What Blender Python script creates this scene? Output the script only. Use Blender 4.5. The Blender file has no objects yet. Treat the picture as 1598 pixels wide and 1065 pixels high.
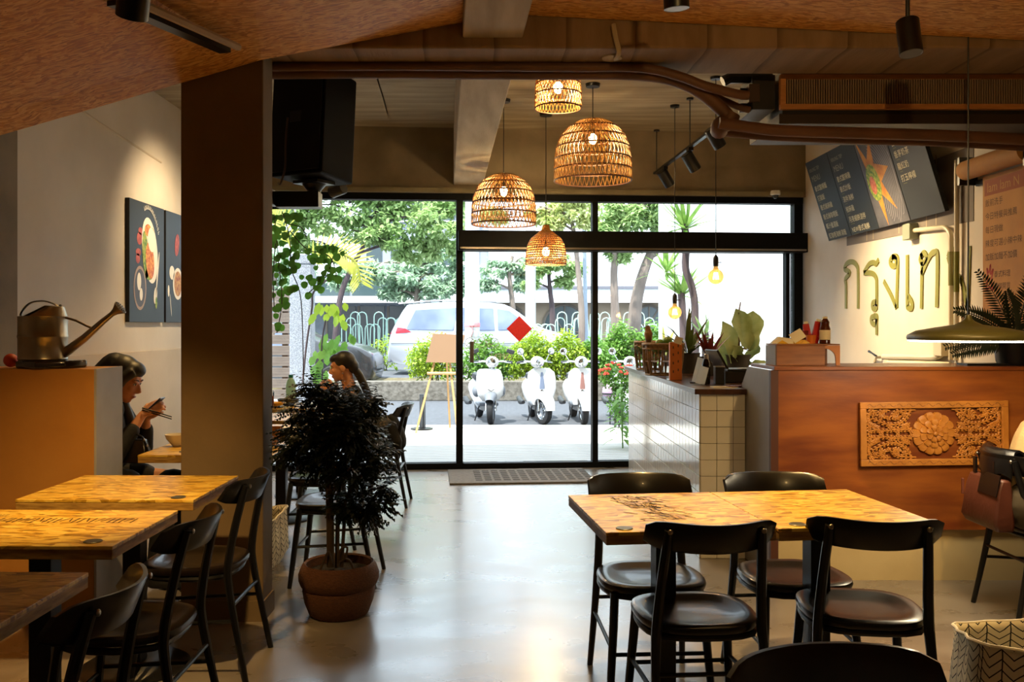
import bpy, bmesh, math, random
from mathutils import Vector, Matrix, noise
R = math.radians
PI = math.pi
sc = bpy.context.scene
COL = sc.collection

# ------------------------------------------------------------------ camera, sky, sun, exposure
CF, CX, CY, CH = 1400.0, 780.0, 508.0, 1.42      # focal length in pixels, vanishing point, eye height
cam = bpy.data.objects.new('camera', bpy.data.cameras.new('camera'))
COL.objects.link(cam)
cam.location = (0, 0, CH)
cam.rotation_euler = (R(90), 0, 0)
cam.data.sensor_width = 36
cam.data.lens = CF * 36 / 1598
cam.data.shift_x = (799 - CX) / 1598
cam.data.shift_y = (CY - 532.5) / 1598
cam.data.clip_end = 300
sc.camera = cam
sc.view_settings.view_transform = 'Standard'
sc.view_settings.look = 'None'
sc.view_settings.gamma = 1
sc.view_settings.use_curve_mapping = False
sc.view_settings.exposure = 0.6

world = bpy.data.worlds.new('sky')
sc.world = world
world.use_nodes = True
wn = world.node_tree.nodes
wn['Background'].inputs[0].default_value = (0.76, 0.88, 1.0, 1)
wn['Background'].inputs[1].default_value = 3.0

sun = bpy.data.objects.new('sun', bpy.data.lights.new('sun', 'SUN'))
COL.objects.link(sun)
sun.data.energy = 7.5
sun.data.angle = R(1.5)
sun.data.color = (1.0, 0.96, 0.88)
sun.rotation_euler = Vector((0.30, 0.42, -1.0)).to_track_quat('-Z', 'Y').to_euler()


def P(x, y, Y):
    """Photo pixel at depth Y -> point."""
    return Vector(((x - CX) * Y / CF, Y, CH - (y - CY) * Y / CF))


def FL(x, y, z=0.0):
    """Photo pixel on the horizontal plane z -> point."""
    Y = CF * (CH - z) / (y - CY)
    return Vector(((x - CX) * Y / CF, Y, z))


# ------------------------------------------------------------------ mesh helpers
class MB:
    def __init__(s, m=None):
        s.v, s.f, s.m = [], [], m or Matrix()

    def at(s, m):
        s.m = m
        return s

    def add(s, vs, fs):
        o = len(s.v)
        m = s.m
        s.v += [tuple(m @ Vector(p)) for p in vs]
        s.f += [tuple(i + o for i in f) for f in fs]
        return s

    def box(s, x0, x1, y0, y1, z0, z1):
        return s.add([(x0, y0, z0), (x1, y0, z0), (x1, y1, z0), (x0, y1, z0), (x0, y0, z1), (x1, y0, z1), (x1, y1, z1), (x0, y1, z1)],
                     [(3, 2, 1, 0), (4, 5, 6, 7), (0, 1, 5, 4), (1, 2, 6, 5), (2, 3, 7, 6), (3, 0, 4, 7)])

    def quad(s, a, b, c, d):
        return s.add([a, b, c, d], [(0, 1, 2, 3)])

    def tube(s, pts, r, n=8, closed=False, flat=1.0, up=None, caps=True):
        pts = [Vector(p) for p in pts]
        k = len(pts)
        rs = r if isinstance(r, (list, tuple)) else [r] * k
        vs, fs = [], []
        prev = None
        for i in range(k):
            a = pts[(i - 1) % k] if (closed or i > 0) else pts[i]
            b = pts[(i + 1) % k] if (closed or i < k - 1) else pts[i]
            t = (b - a)
            t = t.normalized() if t.length > 1e-9 else Vector((0, 0, 1))
            if prev is None:
                w = Vector(up) if up else (Vector((0, 0, 1)) if abs(t.z) < 0.9 else Vector((1, 0, 0)))
            else:
                w = prev
            nrm = (w - t * w.dot(t))
            nrm = nrm.normalized() if nrm.length > 1e-6 else t.orthogonal().normalized()
            prev = nrm
            bi = t.cross(nrm)
            for j in range(n):
                q = 2 * PI * j / n
                vs.append(pts[i] + (nrm * math.sin(q) * flat + bi * math.cos(q)) * rs[i])
        m = k if closed else k - 1
        for i in range(m):
            for j in range(n):
                a, b = i * n + j, i * n + (j + 1) % n
                c, d = ((i + 1) % k) * n + (j + 1) % n, ((i + 1) % k) * n + j
                fs.append((a, b, c, d))
        if caps and not closed:
            fs.append(tuple(reversed(range(n))))
            fs.append(tuple(range((k - 1) * n, k * n)))
        return s.add(vs, fs)

    def cyl(s, a, b, r0, r1=None, n=16):
        return s.tube([a, b], [r0, r0 if r1 is None else r1], n)

    def lathe(s, prof, n=24, c=(0, 0, 0), caps=True):
        vs, fs = [], []
        for r, z in prof:
            for j in range(n):
                q = 2 * PI * j / n
                vs.append((c[0] + r * math.cos(q), c[1] + r * math.sin(q), c[2] + z))
        for i in range(len(prof) - 1):
            for j in range(n):
                fs.append((i * n + j, i * n + (j + 1) % n, (i + 1) * n + (j + 1) % n, (i + 1) * n + j))
        if caps:
            if prof[0][0] > 1e-4:
                fs.append(tuple(reversed(range(n))))
            if prof[-1][0] > 1e-4:
                fs.append(tuple(range((len(prof) - 1) * n, len(prof) * n)))
        return s.add(vs, fs)

    def prism(s, poly, z0, z1):
        n = len(poly)
        vs = [(p[0], p[1], z0) for p in poly] + [(p[0], p[1], z1) for p in poly]
        fs = [tuple(reversed(range(n))), tuple(range(n, 2 * n))]
        fs += [(i, (i + 1) % n, n + (i + 1) % n, n + i) for i in range(n)]
        return s.add(vs, fs)

    def flat(s, poly, z=0.0):
        return s.add([(p[0], p[1], z) for p in poly], [tuple(range(len(poly)))])

    def ball(s, c, r, n=12, m=8):
        if not isinstance(r, (list, tuple)):
            r = (r, r, r)
        vs = [(c[0], c[1], c[2] - r[2])]
        for i in range(1, m):
            t = -PI / 2 + PI * i / m
            for j in range(n):
                q = 2 * PI * j / n
                vs.append((c[0] + r[0] * math.cos(t) * math.cos(q), c[1] + r[1] * math.cos(t) * math.sin(q), c[2] + r[2] * math.sin(t)))
        vs.append((c[0], c[1], c[2] + r[2]))
        fs = [(0, 1 + (j + 1) % n, 1 + j) for j in range(n)]
        for i in range(m - 2):
            for j in range(n):
                a, b = 1 + i * n + j, 1 + i * n + (j + 1) % n
                fs.append((a, b, b + n, a + n))
        o, l = 1 + (m - 2) * n, len(vs) - 1
        fs += [(o + j, o + (j + 1) % n, l) for j in range(n)]
        return s.add(vs, fs)

    def loft(s, rings, caps=True):
        """rings: equal-length closed loops of points."""
        n = len(rings[0])
        vs = [p for r in rings for p in r]
        fs = []
        for i in range(len(rings) - 1):
            for j in range(n):
                fs.append((i * n + j, i * n + (j + 1) % n, (i + 1) * n + (j + 1) % n, (i + 1) * n + j))
        if caps:
            fs.append(tuple(reversed(range(n))))
            fs.append(tuple(range((len(rings) - 1) * n, len(rings) * n)))
        return s.add(vs, fs)

    def leaf(s, base, direction, length, width, normal, droop=0.15, pointed=True):
        d = Vector(direction).normalized()
        nn = Vector(normal)
        nn = nn - d * nn.dot(d)
        nn = nn.normalized() if nn.length > 1e-5 else d.orthogonal().normalized()
        w = d.cross(nn)
        b = Vector(base)
        m1 = b + d * length * 0.35 - nn * droop * length * 0.12
        m2 = b + d * length * 0.72 - nn * droop * length * 0.5
        tip = b + d * length - nn * droop * length
        k = 0.62 if pointed else 0.9
        if width / max(length, 1e-6) < 0.12:
            return s.add([b - w * width * .3, b + w * width * .3, m1 + w * width * .5, m1 - w * width * .5, m2 + w * width * .32, m2 - w * width * .32, tip],
                         [(0, 1, 2, 3), (3, 2, 4, 5), (5, 4, 6)])
        return s.add([b, m1 + w * width * .5, m1 - w * width * .5, m2 + w * width * .5 * k, m2 - w * width * .5 * k, tip],
                     [(0, 1, 2), (2, 1, 3, 4), (4, 3, 5)])

    def build(s, name, mat, parent=None, smooth=35, bevel=0, label=None, sub=0, seg=2):
        me = bpy.data.meshes.new(name)
        me.from_pydata(s.v, [], s.f)
        me.update()
        return link(me, name, mat, parent, smooth, bevel, label, sub, seg)


def link(me, name, mat, parent=None, smooth=35, bevel=0, label=None, sub=0, seg=2):
    if mat:
        me.materials.append(mat)
    if smooth:
        me.shade_smooth()
        me.set_sharp_from_angle(angle=R(smooth))
    o = bpy.data.objects.new(name, me)
    COL.objects.link(o)
    if parent:
        o.parent = parent
    if bevel:
        b = o.modifiers.new('bevel', 'BEVEL')
        b.width, b.segments, b.limit_method, b.angle_limit = bevel, seg, 'ANGLE', R(40)
    if sub:
        o.modifiers.new('sub', 'SUBSURF').levels = sub
        o.modifiers['sub'].render_levels = sub
    if label:
        o['label'] = label
    return o


def tag(o, label=None, cat=None, group=None, kind=None):
    if label:
        o['label'] = label
    if cat:
        o['category'] = cat
    if group:
        o['group'] = group
    if kind:
        o['kind'] = kind
    return o


def thing(name, label, cat, loc=(0, 0, 0), rz=0, group=None):
    o = bpy.data.objects.new(name, None)
    COL.objects.link(o)
    o.empty_display_size = .1
    o.location = loc
    o.rotation_euler = (0, 0, rz)
    return tag(o, label, cat, group)


def struct(o):
    o['kind'] = 'structure'
    return o


def copy_tree(o, parent=None):
    c = o.copy()
    COL.objects.link(c)
    c.parent = parent
    for ch in list(o.children):
        copy_tree(ch, c)
    return c


def shared(o, parent, loc=(0, 0, 0), rot=None):
    """Another piece with the same mesh."""
    c = bpy.data.objects.new(o.name.split('.')[0], o.data)
    COL.objects.link(c)
    c.parent = parent
    c.location = loc
    if rot:
        c.rotation_euler = rot
    for m in o.modifiers:
        if m.type == 'BEVEL':
            b = c.modifiers.new('bevel', 'BEVEL')
            b.width, b.segments, b.limit_method, b.angle_limit = m.width, m.segments, m.limit_method, m.angle_limit
    return c


def T(x=0, y=0, z=0, rx=0, ry=0, rz=0, s=1):
    return Matrix.Translation((x, y, z)) @ Matrix.Rotation(rz, 4, 'Z') @ Matrix.Rotation(ry, 4, 'Y') @ Matrix.Rotation(rx, 4, 'X') @ Matrix.Scale(s, 4)


def smoothpath(pts, k=6, closed=False):
    """Catmull-Rom through the points."""
    p = [Vector(q) for q in pts]
    out = []
    n = len(p)
    for i in range(n if closed else n - 1):
        if closed:
            a, b, c, d = p[(i - 1) % n], p[i], p[(i + 1) % n], p[(i + 2) % n]
        else:
            a, b, c, d = p[max(i - 1, 0)], p[i], p[i + 1], p[min(i + 2, n - 1)]
        for j in range(k):
            t = j / k
            out.append(0.5 * ((2 * b) + (c - a) * t + (2 * a - 5 * b + 4 * c - d) * t * t + (3 * b - a - 3 * c + d) * t ** 3))
    if not closed:
        out.append(p[-1])
    return out


def text_mesh(body, size, extrude=0.0, align='LEFT', shear=0):
    c = bpy.data.curves.new('lettering', 'FONT')
    c.body, c.size, c.extrude, c.align_x, c.resolution_u, c.shear = body, size, extrude, align, 2, shear
    o = bpy.data.objects.new('lettering', c)
    COL.objects.link(o)
    dg = bpy.context.evaluated_depsgraph_get()
    me = bpy.data.meshes.new_from_object(o.evaluated_get(dg))
    bpy.data.objects.remove(o)
    bpy.data.curves.remove(c)
    return me


def lettering(lines, parent, mat, M4, name='lettering', align='LEFT'):
    """Text lines (body, size, x, y), one mesh each, in a plane given by M4."""
    for body, size, x, y in lines:
        me = text_mesh(body, size, 0, align)
        mb = MB(M4)
        mb.add([(v.co.x + x, v.co.y + y, 0) for v in me.vertices], [tuple(p.vertices) for p in me.polygons])
        bpy.data.meshes.remove(me)
        mb.build(name, mat, parent, smooth=None)


# ------------------------------------------------------------------ materials
def lin(h):
    c = [int(h[i:i + 2], 16) / 255 for i in (1, 3, 5)]
    return tuple(x / 12.92 if x <= 0.04045 else ((x + 0.055) / 1.055) ** 2.4 for x in c) + (1,)


def col(c):
    return lin(c) if isinstance(c, str) else (tuple(c) + (1,))[:4]


MATS = {}


def mat(name, c, rough=.5, metal=0, c2=None, scale=6, stretch=(1, 1, 1), bump=0, bscale=30, detail=5, rvar=0, coat=0, emit=None, estr=0, lo=.35, hi=.65, spec=.5, rotz=0, alpha=1, sheen=0, leafy=0):
    m = bpy.data.materials.new(name)
    MATS[name] = m
    m.use_nodes = True
    nt = m.node_tree
    N, L = nt.nodes, nt.links
    b = N['Principled BSDF']
    b.inputs['Base Color'].default_value = col(c)
    b.inputs['Roughness'].default_value = rough
    b.inputs['Metallic'].default_value = metal
    b.inputs['Specular IOR Level'].default_value = spec
    if coat:
        b.inputs['Coat Weight'].default_value = coat
        b.inputs['Coat Roughness'].default_value = .08
    if emit:
        b.inputs['Emission Color'].default_value = col(emit)
        b.inputs['Emission Strength'].default_value = estr
    mp = None
    if c2 or bump or rvar:
        tc = N.new('ShaderNodeTexCoord')
        mp = N.new('ShaderNodeMapping')
        mp.inputs['Scale'].default_value = stretch
        mp.inputs['Rotation'].default_value = (0, 0, rotz)
        L.new(tc.outputs['Object'], mp.inputs['Vector'])
    if c2 or rvar:
        nz = N.new('ShaderNodeTexNoise')
        nz.inputs['Scale'].default_value = scale
        nz.inputs['Detail'].default_value = detail
        L.new(mp.outputs[0], nz.inputs['Vector'])
    if c2:
        rp = N.new('ShaderNodeValToRGB')
        rp.color_ramp.elements[0].position = lo
        rp.color_ramp.elements[1].position = hi
        rp.color_ramp.elements[0].color = col(c)
        rp.color_ramp.elements[1].color = col(c2)
        L.new(nz.outputs[0], rp.inputs[0])
        L.new(rp.outputs[0], b.inputs['Base Color'])
    if rvar:
        mr = N.new('ShaderNodeMapRange')
        mr.inputs[1].default_value, mr.inputs[2].default_value = .3, .7
        mr.inputs[3].default_value, mr.inputs[4].default_value = rough - rvar, rough + rvar
        L.new(nz.outputs[0], mr.inputs[0])
        L.new(mr.outputs[0], b.inputs['Roughness'])
    if bump:
        n2 = N.new('ShaderNodeTexNoise')
        n2.inputs['Scale'].default_value = bscale
        n2.inputs['Detail'].default_value = 6
        L.new(mp.outputs[0], n2.inputs['Vector'])
        bp = N.new('ShaderNodeBump')
        bp.inputs['Strength'].default_value = bump
        bp.inputs['Distance'].default_value = .02
        L.new(n2.outputs[0], bp.inputs['Height'])
        L.new(bp.outputs[0], b.inputs['Normal'])
    if leafy:
        tr = N.new('ShaderNodeBsdfTranslucent')
        mx = N.new('ShaderNodeMixShader')
        mx.inputs[0].default_value = leafy
        if c2:
            L.new(rp.outputs[0], tr.inputs[0])
        else:
            tr.inputs[0].default_value = col(c)
        L.new(b.outputs[0], mx.inputs[1])
        L.new(tr.outputs[0], mx.inputs[2])
        L.new(mx.outputs[0], N['Material Output'].inputs[0])
    return m


def glass_mat(name, tint=(1, 1, 1), refl=1.0, rough=0.0):
    m = bpy.data.materials.new(name)
    m.use_nodes = True
    N, L = m.node_tree.nodes, m.node_tree.links
    N.remove(N['Principled BSDF'])
    t = N.new('ShaderNodeBsdfTransparent')
    t.inputs[0].default_value = tint + (1,)
    g = N.new('ShaderNodeBsdfGlossy')
    g.inputs['Roughness'].default_value = rough
    fr = N.new('ShaderNodeFresnel')
    fr.inputs[0].default_value = 1.45
    mu = N.new('ShaderNodeMath')
    mu.operation = 'MULTIPLY'
    mu.inputs[1].default_value = refl
    L.new(fr.outputs[0], mu.inputs[0])
    mx = N.new('ShaderNodeMixShader')
    L.new(mu.outputs[0], mx.inputs[0])
    L.new(t.outputs[0], mx.inputs[1])
    L.new(g.outputs[0], mx.inputs[2])
    L.new(mx.outputs[0], N['Material Output'].inputs[0])
    return m


def osb_mat(name, ca, cb, cc, sc_=(9, 34, 20), rough=.6, bump=.25, rz=0.0):
    """Pressed flake board: long chips of differing tone lying roughly one way."""
    m = bpy.data.materials.new(name)
    m.use_nodes = True
    N, L = m.node_tree.nodes, m.node_tree.links
    b = N['Principled BSDF']
    b.inputs['Roughness'].default_value = rough
    tc = N.new('ShaderNodeTexCoord')
    nz = N.new('ShaderNodeTexNoise')
    nz.inputs['Scale'].default_value = 5
    va = N.new('ShaderNodeVectorMath')
    va.operation = 'MULTIPLY_ADD'
    va.inputs[1].default_value = (.12, .12, .12)
    L.new(tc.outputs['Object'], nz.inputs['Vector'])
    L.new(nz.outputs['Color'], va.inputs[0])
    L.new(tc.outputs['Object'], va.inputs[2])
    mp = N.new('ShaderNodeMapping')
    mp.inputs['Scale'].default_value = sc_
    mp.inputs['Rotation'].default_value = (0, 0, rz)
    L.new(va.outputs[0], mp.inputs['Vector'])
    vo = N.new('ShaderNodeTexVoronoi')
    vo.inputs['Scale'].default_value = 1.0
    L.new(mp.outputs[0], vo.inputs['Vector'])
    sp = N.new('ShaderNodeSeparateColor')
    L.new(vo.outputs['Color'], sp.inputs[0])
    n2 = N.new('ShaderNodeTexNoise')
    n2.inputs['Scale'].default_value = 1.6
    n2.inputs['Detail'].default_value = 8
    L.new(mp.outputs[0], n2.inputs['Vector'])
    ad = N.new('ShaderNodeMath')
    ad.operation = 'MULTIPLY_ADD'
    ad.inputs[1].default_value = .55
    L.new(sp.outputs[0], ad.inputs[0])
    sb = N.new('ShaderNodeMath')
    sb.operation = 'MULTIPLY'
    sb.inputs[1].default_value = .55
    L.new(n2.outputs[0], sb.inputs[0])
    L.new(sb.outputs[0], ad.inputs[2])
    rp = N.new('ShaderNodeValToRGB')
    e = rp.color_ramp.elements
    e[0].position, e[0].color = .22, col(ca)
    e[1].position, e[1].color = .85, col(cc)
    k = e.new(.5)
    k.color = col(cb)
    L.new(ad.outputs[0], rp.inputs[0])
    L.new(rp.outputs[0], b.inputs['Base Color'])
    bp = N.new('ShaderNodeBump')
    bp.inputs['Strength'].default_value = bump
    bp.inputs['Distance'].default_value = .01
    L.new(ad.outputs[0], bp.inputs['Height'])
    L.new(bp.outputs[0], b.inputs['Normal'])
    return m


def form_concrete(name, c1, c2, axis=1, pitch=.13, line=.35):
    """Board-marked concrete: faint lines of the shuttering boards."""
    m = mat(name, c1, .85, c2=c2, scale=3.5, stretch=(.5, 3, 1) if axis == 1 else (3, .5, 1), bump=.15, bscale=20, lo=.3, hi=.7)
    N, L = m.node_tree.nodes, m.node_tree.links
    b = N['Principled BSDF']
    tc = N.new('ShaderNodeTexCoord')
    sp = N.new('ShaderNodeSeparateXYZ')
    L.new(tc.outputs['Object'], sp.inputs[0])
    nz = N.new('ShaderNodeTexNoise')
    nz.inputs['Scale'].default_value = 1.3
    L.new(tc.outputs['Object'], nz.inputs['Vector'])
    mu = N.new('ShaderNodeMath')
    mu.operation = 'MULTIPLY_ADD'
    mu.inputs[1].default_value = 1 / pitch
    L.new(sp.outputs[axis], mu.inputs[0])
    ns = N.new('ShaderNodeMath')
    ns.operation = 'MULTIPLY'
    ns.inputs[1].default_value = .2
    L.new(nz.outputs[0], ns.inputs[0])
    L.new(ns.outputs[0], mu.inputs[2])
    fr = N.new('ShaderNodeMath')
    fr.operation = 'FRACT'
    L.new(mu.outputs[0], fr.inputs[0])
    rp = N.new('ShaderNodeValToRGB')
    rp.color_ramp.elements[0].position, rp.color_ramp.elements[0].color = 0, (line, line * .9, line * .75, 1)
    rp.color_ramp.elements[1].position, rp.color_ramp.elements[1].color = .10, (1, 1, 1, 1)
    L.new(fr.outputs[0], rp.inputs[0])
    mx = N.new('ShaderNodeMix')
    mx.data_type, mx.blend_type = 'RGBA', 'MULTIPLY'
    mx.inputs[0].default_value = 1
    src = b.inputs['Base Color'].links[0].from_socket
    L.new(src, mx.inputs[6])
    L.new(rp.outputs[0], mx.inputs[7])
    L.new(mx.outputs[2], b.inputs['Base Color'])
    return m


def chevron_mat(name):
    """Printed chevron lines on white cloth (flat print)."""
    m = mat(name, '#e6dcc0', .8)
    N, L = m.node_tree.nodes, m.node_tree.links
    b = N['Principled BSDF']
    tc = N.new('ShaderNodeTexCoord')
    sp = N.new('ShaderNodeSeparateXYZ')
    L.new(tc.outputs['UV'], sp.inputs[0])

    def math_(op, a, b_=None, c=None):
        n = N.new('ShaderNodeMath')
        n.operation = op
        for i, q in enumerate((a, b_, c)):
            if q is None:
                continue
            if isinstance(q, (int, float)):
                n.inputs[i].default_value = q
            else:
                L.new(q, n.inputs[i])
        return n.outputs[0]
    tri = math_('PINGPONG', sp.outputs[0], .035)
    y = math_('MULTIPLY_ADD', tri, .95, sp.outputs[1])
    f = math_('FRACT', math_('MULTIPLY', y, 1 / .034))
    l1 = math_('LESS_THAN', f, .16)
    fx = math_('FRACT', math_('MULTIPLY', sp.outputs[0], 1 / .07))
    l2 = math_('LESS_THAN', fx, .06)
    ln = math_('MAXIMUM', l1, l2)
    mx = N.new('ShaderNodeMix')
    mx.data_type = 'RGBA'
    L.new(ln, mx.inputs[0])
    mx.inputs[6].default_value = col('#e6dcc0')
    mx.inputs[7].default_value = col('#1c1a18')
    L.new(mx.outputs[2], b.inputs['Base Color'])
    return m


K = {}
K['floor'] = mat('polished_concrete', '#6e655a', .30, c2='#90867a', scale=2.6, detail=12, rvar=.07, stretch=(1, 1.8, 1), lo=.25, hi=.78, spec=.7, coat=.55)
K['floor'].node_tree.nodes['Principled BSDF'].inputs['Coat Roughness'].default_value = .2
K['white_wall'] = mat('white_plaster', '#cfc3b1', .8, c2='#d8cdbc', scale=2, bump=.06, bscale=14)
K['wainscot'] = mat('wainscot_plaster', '#c3b299', .8, c2='#cdbda6', scale=2, bump=.05, bscale=20)
K['slab'] = form_concrete('board_marked_slab', '#8f7f63', '#b09f80', 1, .17, .66)
K['beam'] = form_concrete('board_marked_beam', '#7d6345', '#94785a', 0, .34, .45)
K['beam_long'] = mat('plastered_beam', '#a08e72', .85, c2='#b7a588', scale=2.5, stretch=(4, .6, 1), bump=.1)
K['conc'] = mat('column_concrete', '#665439', .85, c2='#756043', scale=2.2, bump=.14, bscale=12)
K['conc_grey'] = mat('grey_concrete', '#77684f', .85, c2='#8a7a60', scale=3, bump=.1)
K['osb'] = osb_mat('ceiling_flake_board', '#9a6024', '#cc8c3a', '#e6b568', (24, 120, 70), bump=.15)
K['pine'] = osb_mat('table_flake_board', '#77540f', '#c99a32', '#e8c660', (20, 64, 30), rough=.34, bump=.06)
K['pine_edge'] = mat('table_edge_board', '#b08a44', .5, c2='#84602a', scale=14, stretch=(1, 1, 6))
K['black'] = mat('black_painted_steel', '#0b0b0c', .35)
K['frame'] = mat('black_aluminium', '#08090b', .6, spec=.15)
K['ebony'] = mat('ebony_stained_seat', '#0f0a09', .3, c2='#1a110d', scale=8, stretch=(1, 5, 1), coat=.2)
K['rail'] = mat('dark_bentwood', '#0b0908', .3, coat=.15)
K['steel'] = mat('brushed_steel', '#9a958c', .3, 1)
K['zinc'] = mat('galvanised_zinc', '#8d8270', .33, 1, c2='#a99d88', scale=8)
K['partition'] = mat('ochre_partition_board', '#a06a26', .75, c2='#aa742e', scale=3, bump=.05)
K['grey_paint'] = mat('grey_painted_board', '#8a8682', .65, c2='#96928e', scale=4)
K['glass'] = glass_mat('window_glass', (.97, .985, .98), .75)
K['clear'] = glass_mat('clear_glass', (.95, .96, .95), 1.2)
K['bar_wood'] = mat('reddish_plywood', '#6a3112', .38, c2='#93521d', scale=3.2, stretch=(.6, 1, 3.2), detail=9, coat=.12, bump=.03)
K['carved'] = mat('carved_teak', '#b9772c', .5, c2='#a5651f', scale=9, bump=.1, bscale=60)
K['walnut'] = mat('dark_walnut_worktop', '#3a1e12', .3, c2='#4d2a18', scale=6, stretch=(5, 1, 1), coat=.2)
K['tile'] = mat('glazed_white_tile', '#e4e2dc', .12, c2='#d8d5cd', scale=4, coat=.4)
K['grout'] = mat('tile_grout', '#5e5a50', .9)
K['base_beige'] = mat('beige_render', '#b09a6c', .8, c2='#bba678', scale=3)
K['speaker'] = mat('black_speaker_cabinet', '#040404', .7, spec=.12, bump=.1, bscale=200)
K['pipe'] = mat('brown_pipe_insulation', '#5a3a26', .6, c2='#6b4630', scale=5)
K['pvc'] = mat('cream_pvc_pipe', '#cfc3a6', .4)
K['rattan'] = mat('woven_rattan', '#b98a44', .5, c2='#a0702e', scale=30, leafy=.35)
K['rattan_dark'] = mat('rattan_hoop', '#5a3212', .55)
K['bulb'] = mat('lit_bulb', '#ffd9a0', .4, emit=(1, .62, .28), estr=40)
K['filament'] = mat('glowing_filament', '#ffcc80', .4, emit=(1, .6, .22), estr=60)
K['amber'] = glass_mat('amber_bulb_glass', (.44, .33, .16), .3)
_n, _l = K['amber'].node_tree.nodes, K['amber'].node_tree.links
_t = _n.new('ShaderNodeBsdfTranslucent')
_t.inputs[0].default_value = (1, .72, .36, 1)
_m = _n.new('ShaderNodeMixShader')
_m.inputs[0].default_value = .03
_l.new(_n['Material Output'].inputs[0].links[0].from_socket, _m.inputs[1])
_l.new(_t.outputs[0], _m.inputs[2])
_l.new(_m.outputs[0], _n['Material Output'].inputs[0])
K['led'] = mat('led_ring', '#ffffff', .4, emit=(1, .86, .62), estr=14)
K['spot_lens'] = mat('spot_lens', '#fff0d0', .3, emit=(1, .82, .55), estr=30)
K['olive'] = mat('olive_enamel', '#4e4a25', .4)
K['green_paint'] = mat('olive_lettering', '#77751f', .6)
K['board'] = mat('slate_menu_board', '#16191b', .6)
K['chalk'] = mat('cream_lettering', '#d9cfae', .7)
K['chalk_y'] = mat('yellow_small_print', '#8c8a45', .7)
K['grey_band'] = mat('grey_painted_band', '#6e655c', .8, c2='#7a7067', scale=3)
K['kraft'] = mat('kraft_paper', '#a8743c', .8, c2='#b5803f', scale=5)
K['ink'] = mat('dark_ink', '#4e3216', .8)
K['red_ink'] = mat('red_ink', '#9c3020', .8)
K['red'] = mat('red_paper', '#c4161c', .6, c2='#b01018', scale=60)
K['canvas'] = mat('black_canvas', '#1c2228', .55)
K['black_edge'] = mat('canvas_edge', '#080808', .6)
K['leaf_dark'] = mat('dark_green_leaf', '#131b0d', .5, c2='#1f2a14', scale=12, leafy=.15)
K['soil'] = mat('potting_soil', '#1c130d', .95, bump=.5, bscale=60)
K['bark'] = mat('grey_brown_bark', '#4a3526', .9, c2='#5e4633', scale=14, stretch=(1, 1, .2), bump=.3)
K['pot'] = mat('woven_terracotta_basket', '#60391f', .8, c2='#4e2d18', scale=60, stretch=(1, 1, 3), bump=.4, bscale=90)
K['chevron'] = chevron_mat('chevron_canvas')
K['skin'] = mat('skin', '#c98f6a', .5, spec=.35)
K['hair'] = mat('black_hair', '#0b0807', .48, c2='#1a120e', scale=60, stretch=(1, 1, .08))
K['black_cloth'] = mat('black_cloth', '#0e0d0e', .85, bump=.15, bscale=50)
K['pattern_top'] = mat('dark_patterned_knit', '#171413', .8, c2='#5a4a30', scale=55, lo=.5, hi=.66)
K['beige_knit'] = mat('beige_jersey', '#a08256', .8, bump=.3, bscale=8, stretch=(1, 1, 4))
K['trousers'] = mat('olive_brown_trousers', '#3f3420', .85, bump=.2, bscale=14)
K['leather'] = mat('brown_leather', '#4a2418', .45, c2='#5c3022', scale=6, bump=.1, bscale=40)
K['black_leather'] = mat('black_leather', '#0c0a0b', .3)
K['white_ceramic'] = mat('white_ceramic', '#e8e4da', .2)
K['cream'] = mat('cream_paper', '#e6dcc4', .7)
K['yellow_bag'] = mat('yellow_snack_packet', '#d8a51c', .35, c2='#7a5a10', scale=30, lo=.55, hi=.75)
K['orange_box'] = mat('orange_carton', '#c66a1c', .6)
K['wicker'] = mat('cane_basket', '#8a6a3e', .6, c2='#6e5230', scale=50)
K['orange_fruit'] = mat('orange_plastic', '#c8431a', .5)
K['lime'] = mat('green_fruit', '#5c7a2c', .45)

# ------------------------------------------------------------------ the room shell
XL, XR, XR2, YB = -2.87, 3.10, 4.6, -1.6
FA = .08                                            # the glass front stands a little askew to the room
FW = T(.3, 8.95, 0, rz=FA)


def fpt(u, v, z=0):
    return FW @ Vector((u, v, z))


def fy(x):
    return 8.95 + (x - .3) * math.tan(FA)


poly = [(XL - .2, YB - .2), (XR2 + .2, YB - .2), (XR2 + .2, 5.2), (XR + .2, 5.2), (XR + .2, fy(XR + .2) + .12), (XL - .2, fy(XL - .2) + .12)]
struct(MB().prism(poly, -.16, 0).build('floor', K['floor'], smooth=None))
struct(MB().prism(poly, 3.36, 3.6).build('ceiling', K['slab'], smooth=None))
struct(MB().box(XL - .2, XL, YB, fy(XL) + .1, 0, 3.36).build('wall_left', K['white_wall'], smooth=None))
struct(MB().box(XR, XR + .2, 5.0, fy(XR) + .1, 0, 3.36).build('wall_right', K['white_wall'], smooth=None))
struct(MB().box(XR + .2, XR2 + .2, 5.0, 5.2, 0, 3.36).build('wall_bar_end', K['white_wall'], smooth=None))
struct(MB().box(XR2, XR2 + .2, YB, 5.0, 0, 3.36).build('wall_right_front', K['white_wall'], smooth=None))
struct(MB().box(XL - .2, XR2 + .2, YB - .2, YB, 0, 3.36).build('wall_back', K['white_wall'], smooth=None))
struct(MB(FW).box(-3.45, 3.05, -.08, .16, 2.72, 5.3).build('wall_front', K['conc_grey'], smooth=None))
struct(MB(FW).box(-3.15, 2.76, -.12, -.08, 2.72, 2.765).build('trim_1', mat('ledge_render', '#8d8263', .8, c2='#7a6f52', scale=5), smooth=None))
struct(MB().box(XL, XL + .02, 5.3, fy(XL) - .02, 0, 1.215).build('trim_2', K['wainscot'], smooth=None, bevel=.004))
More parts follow.
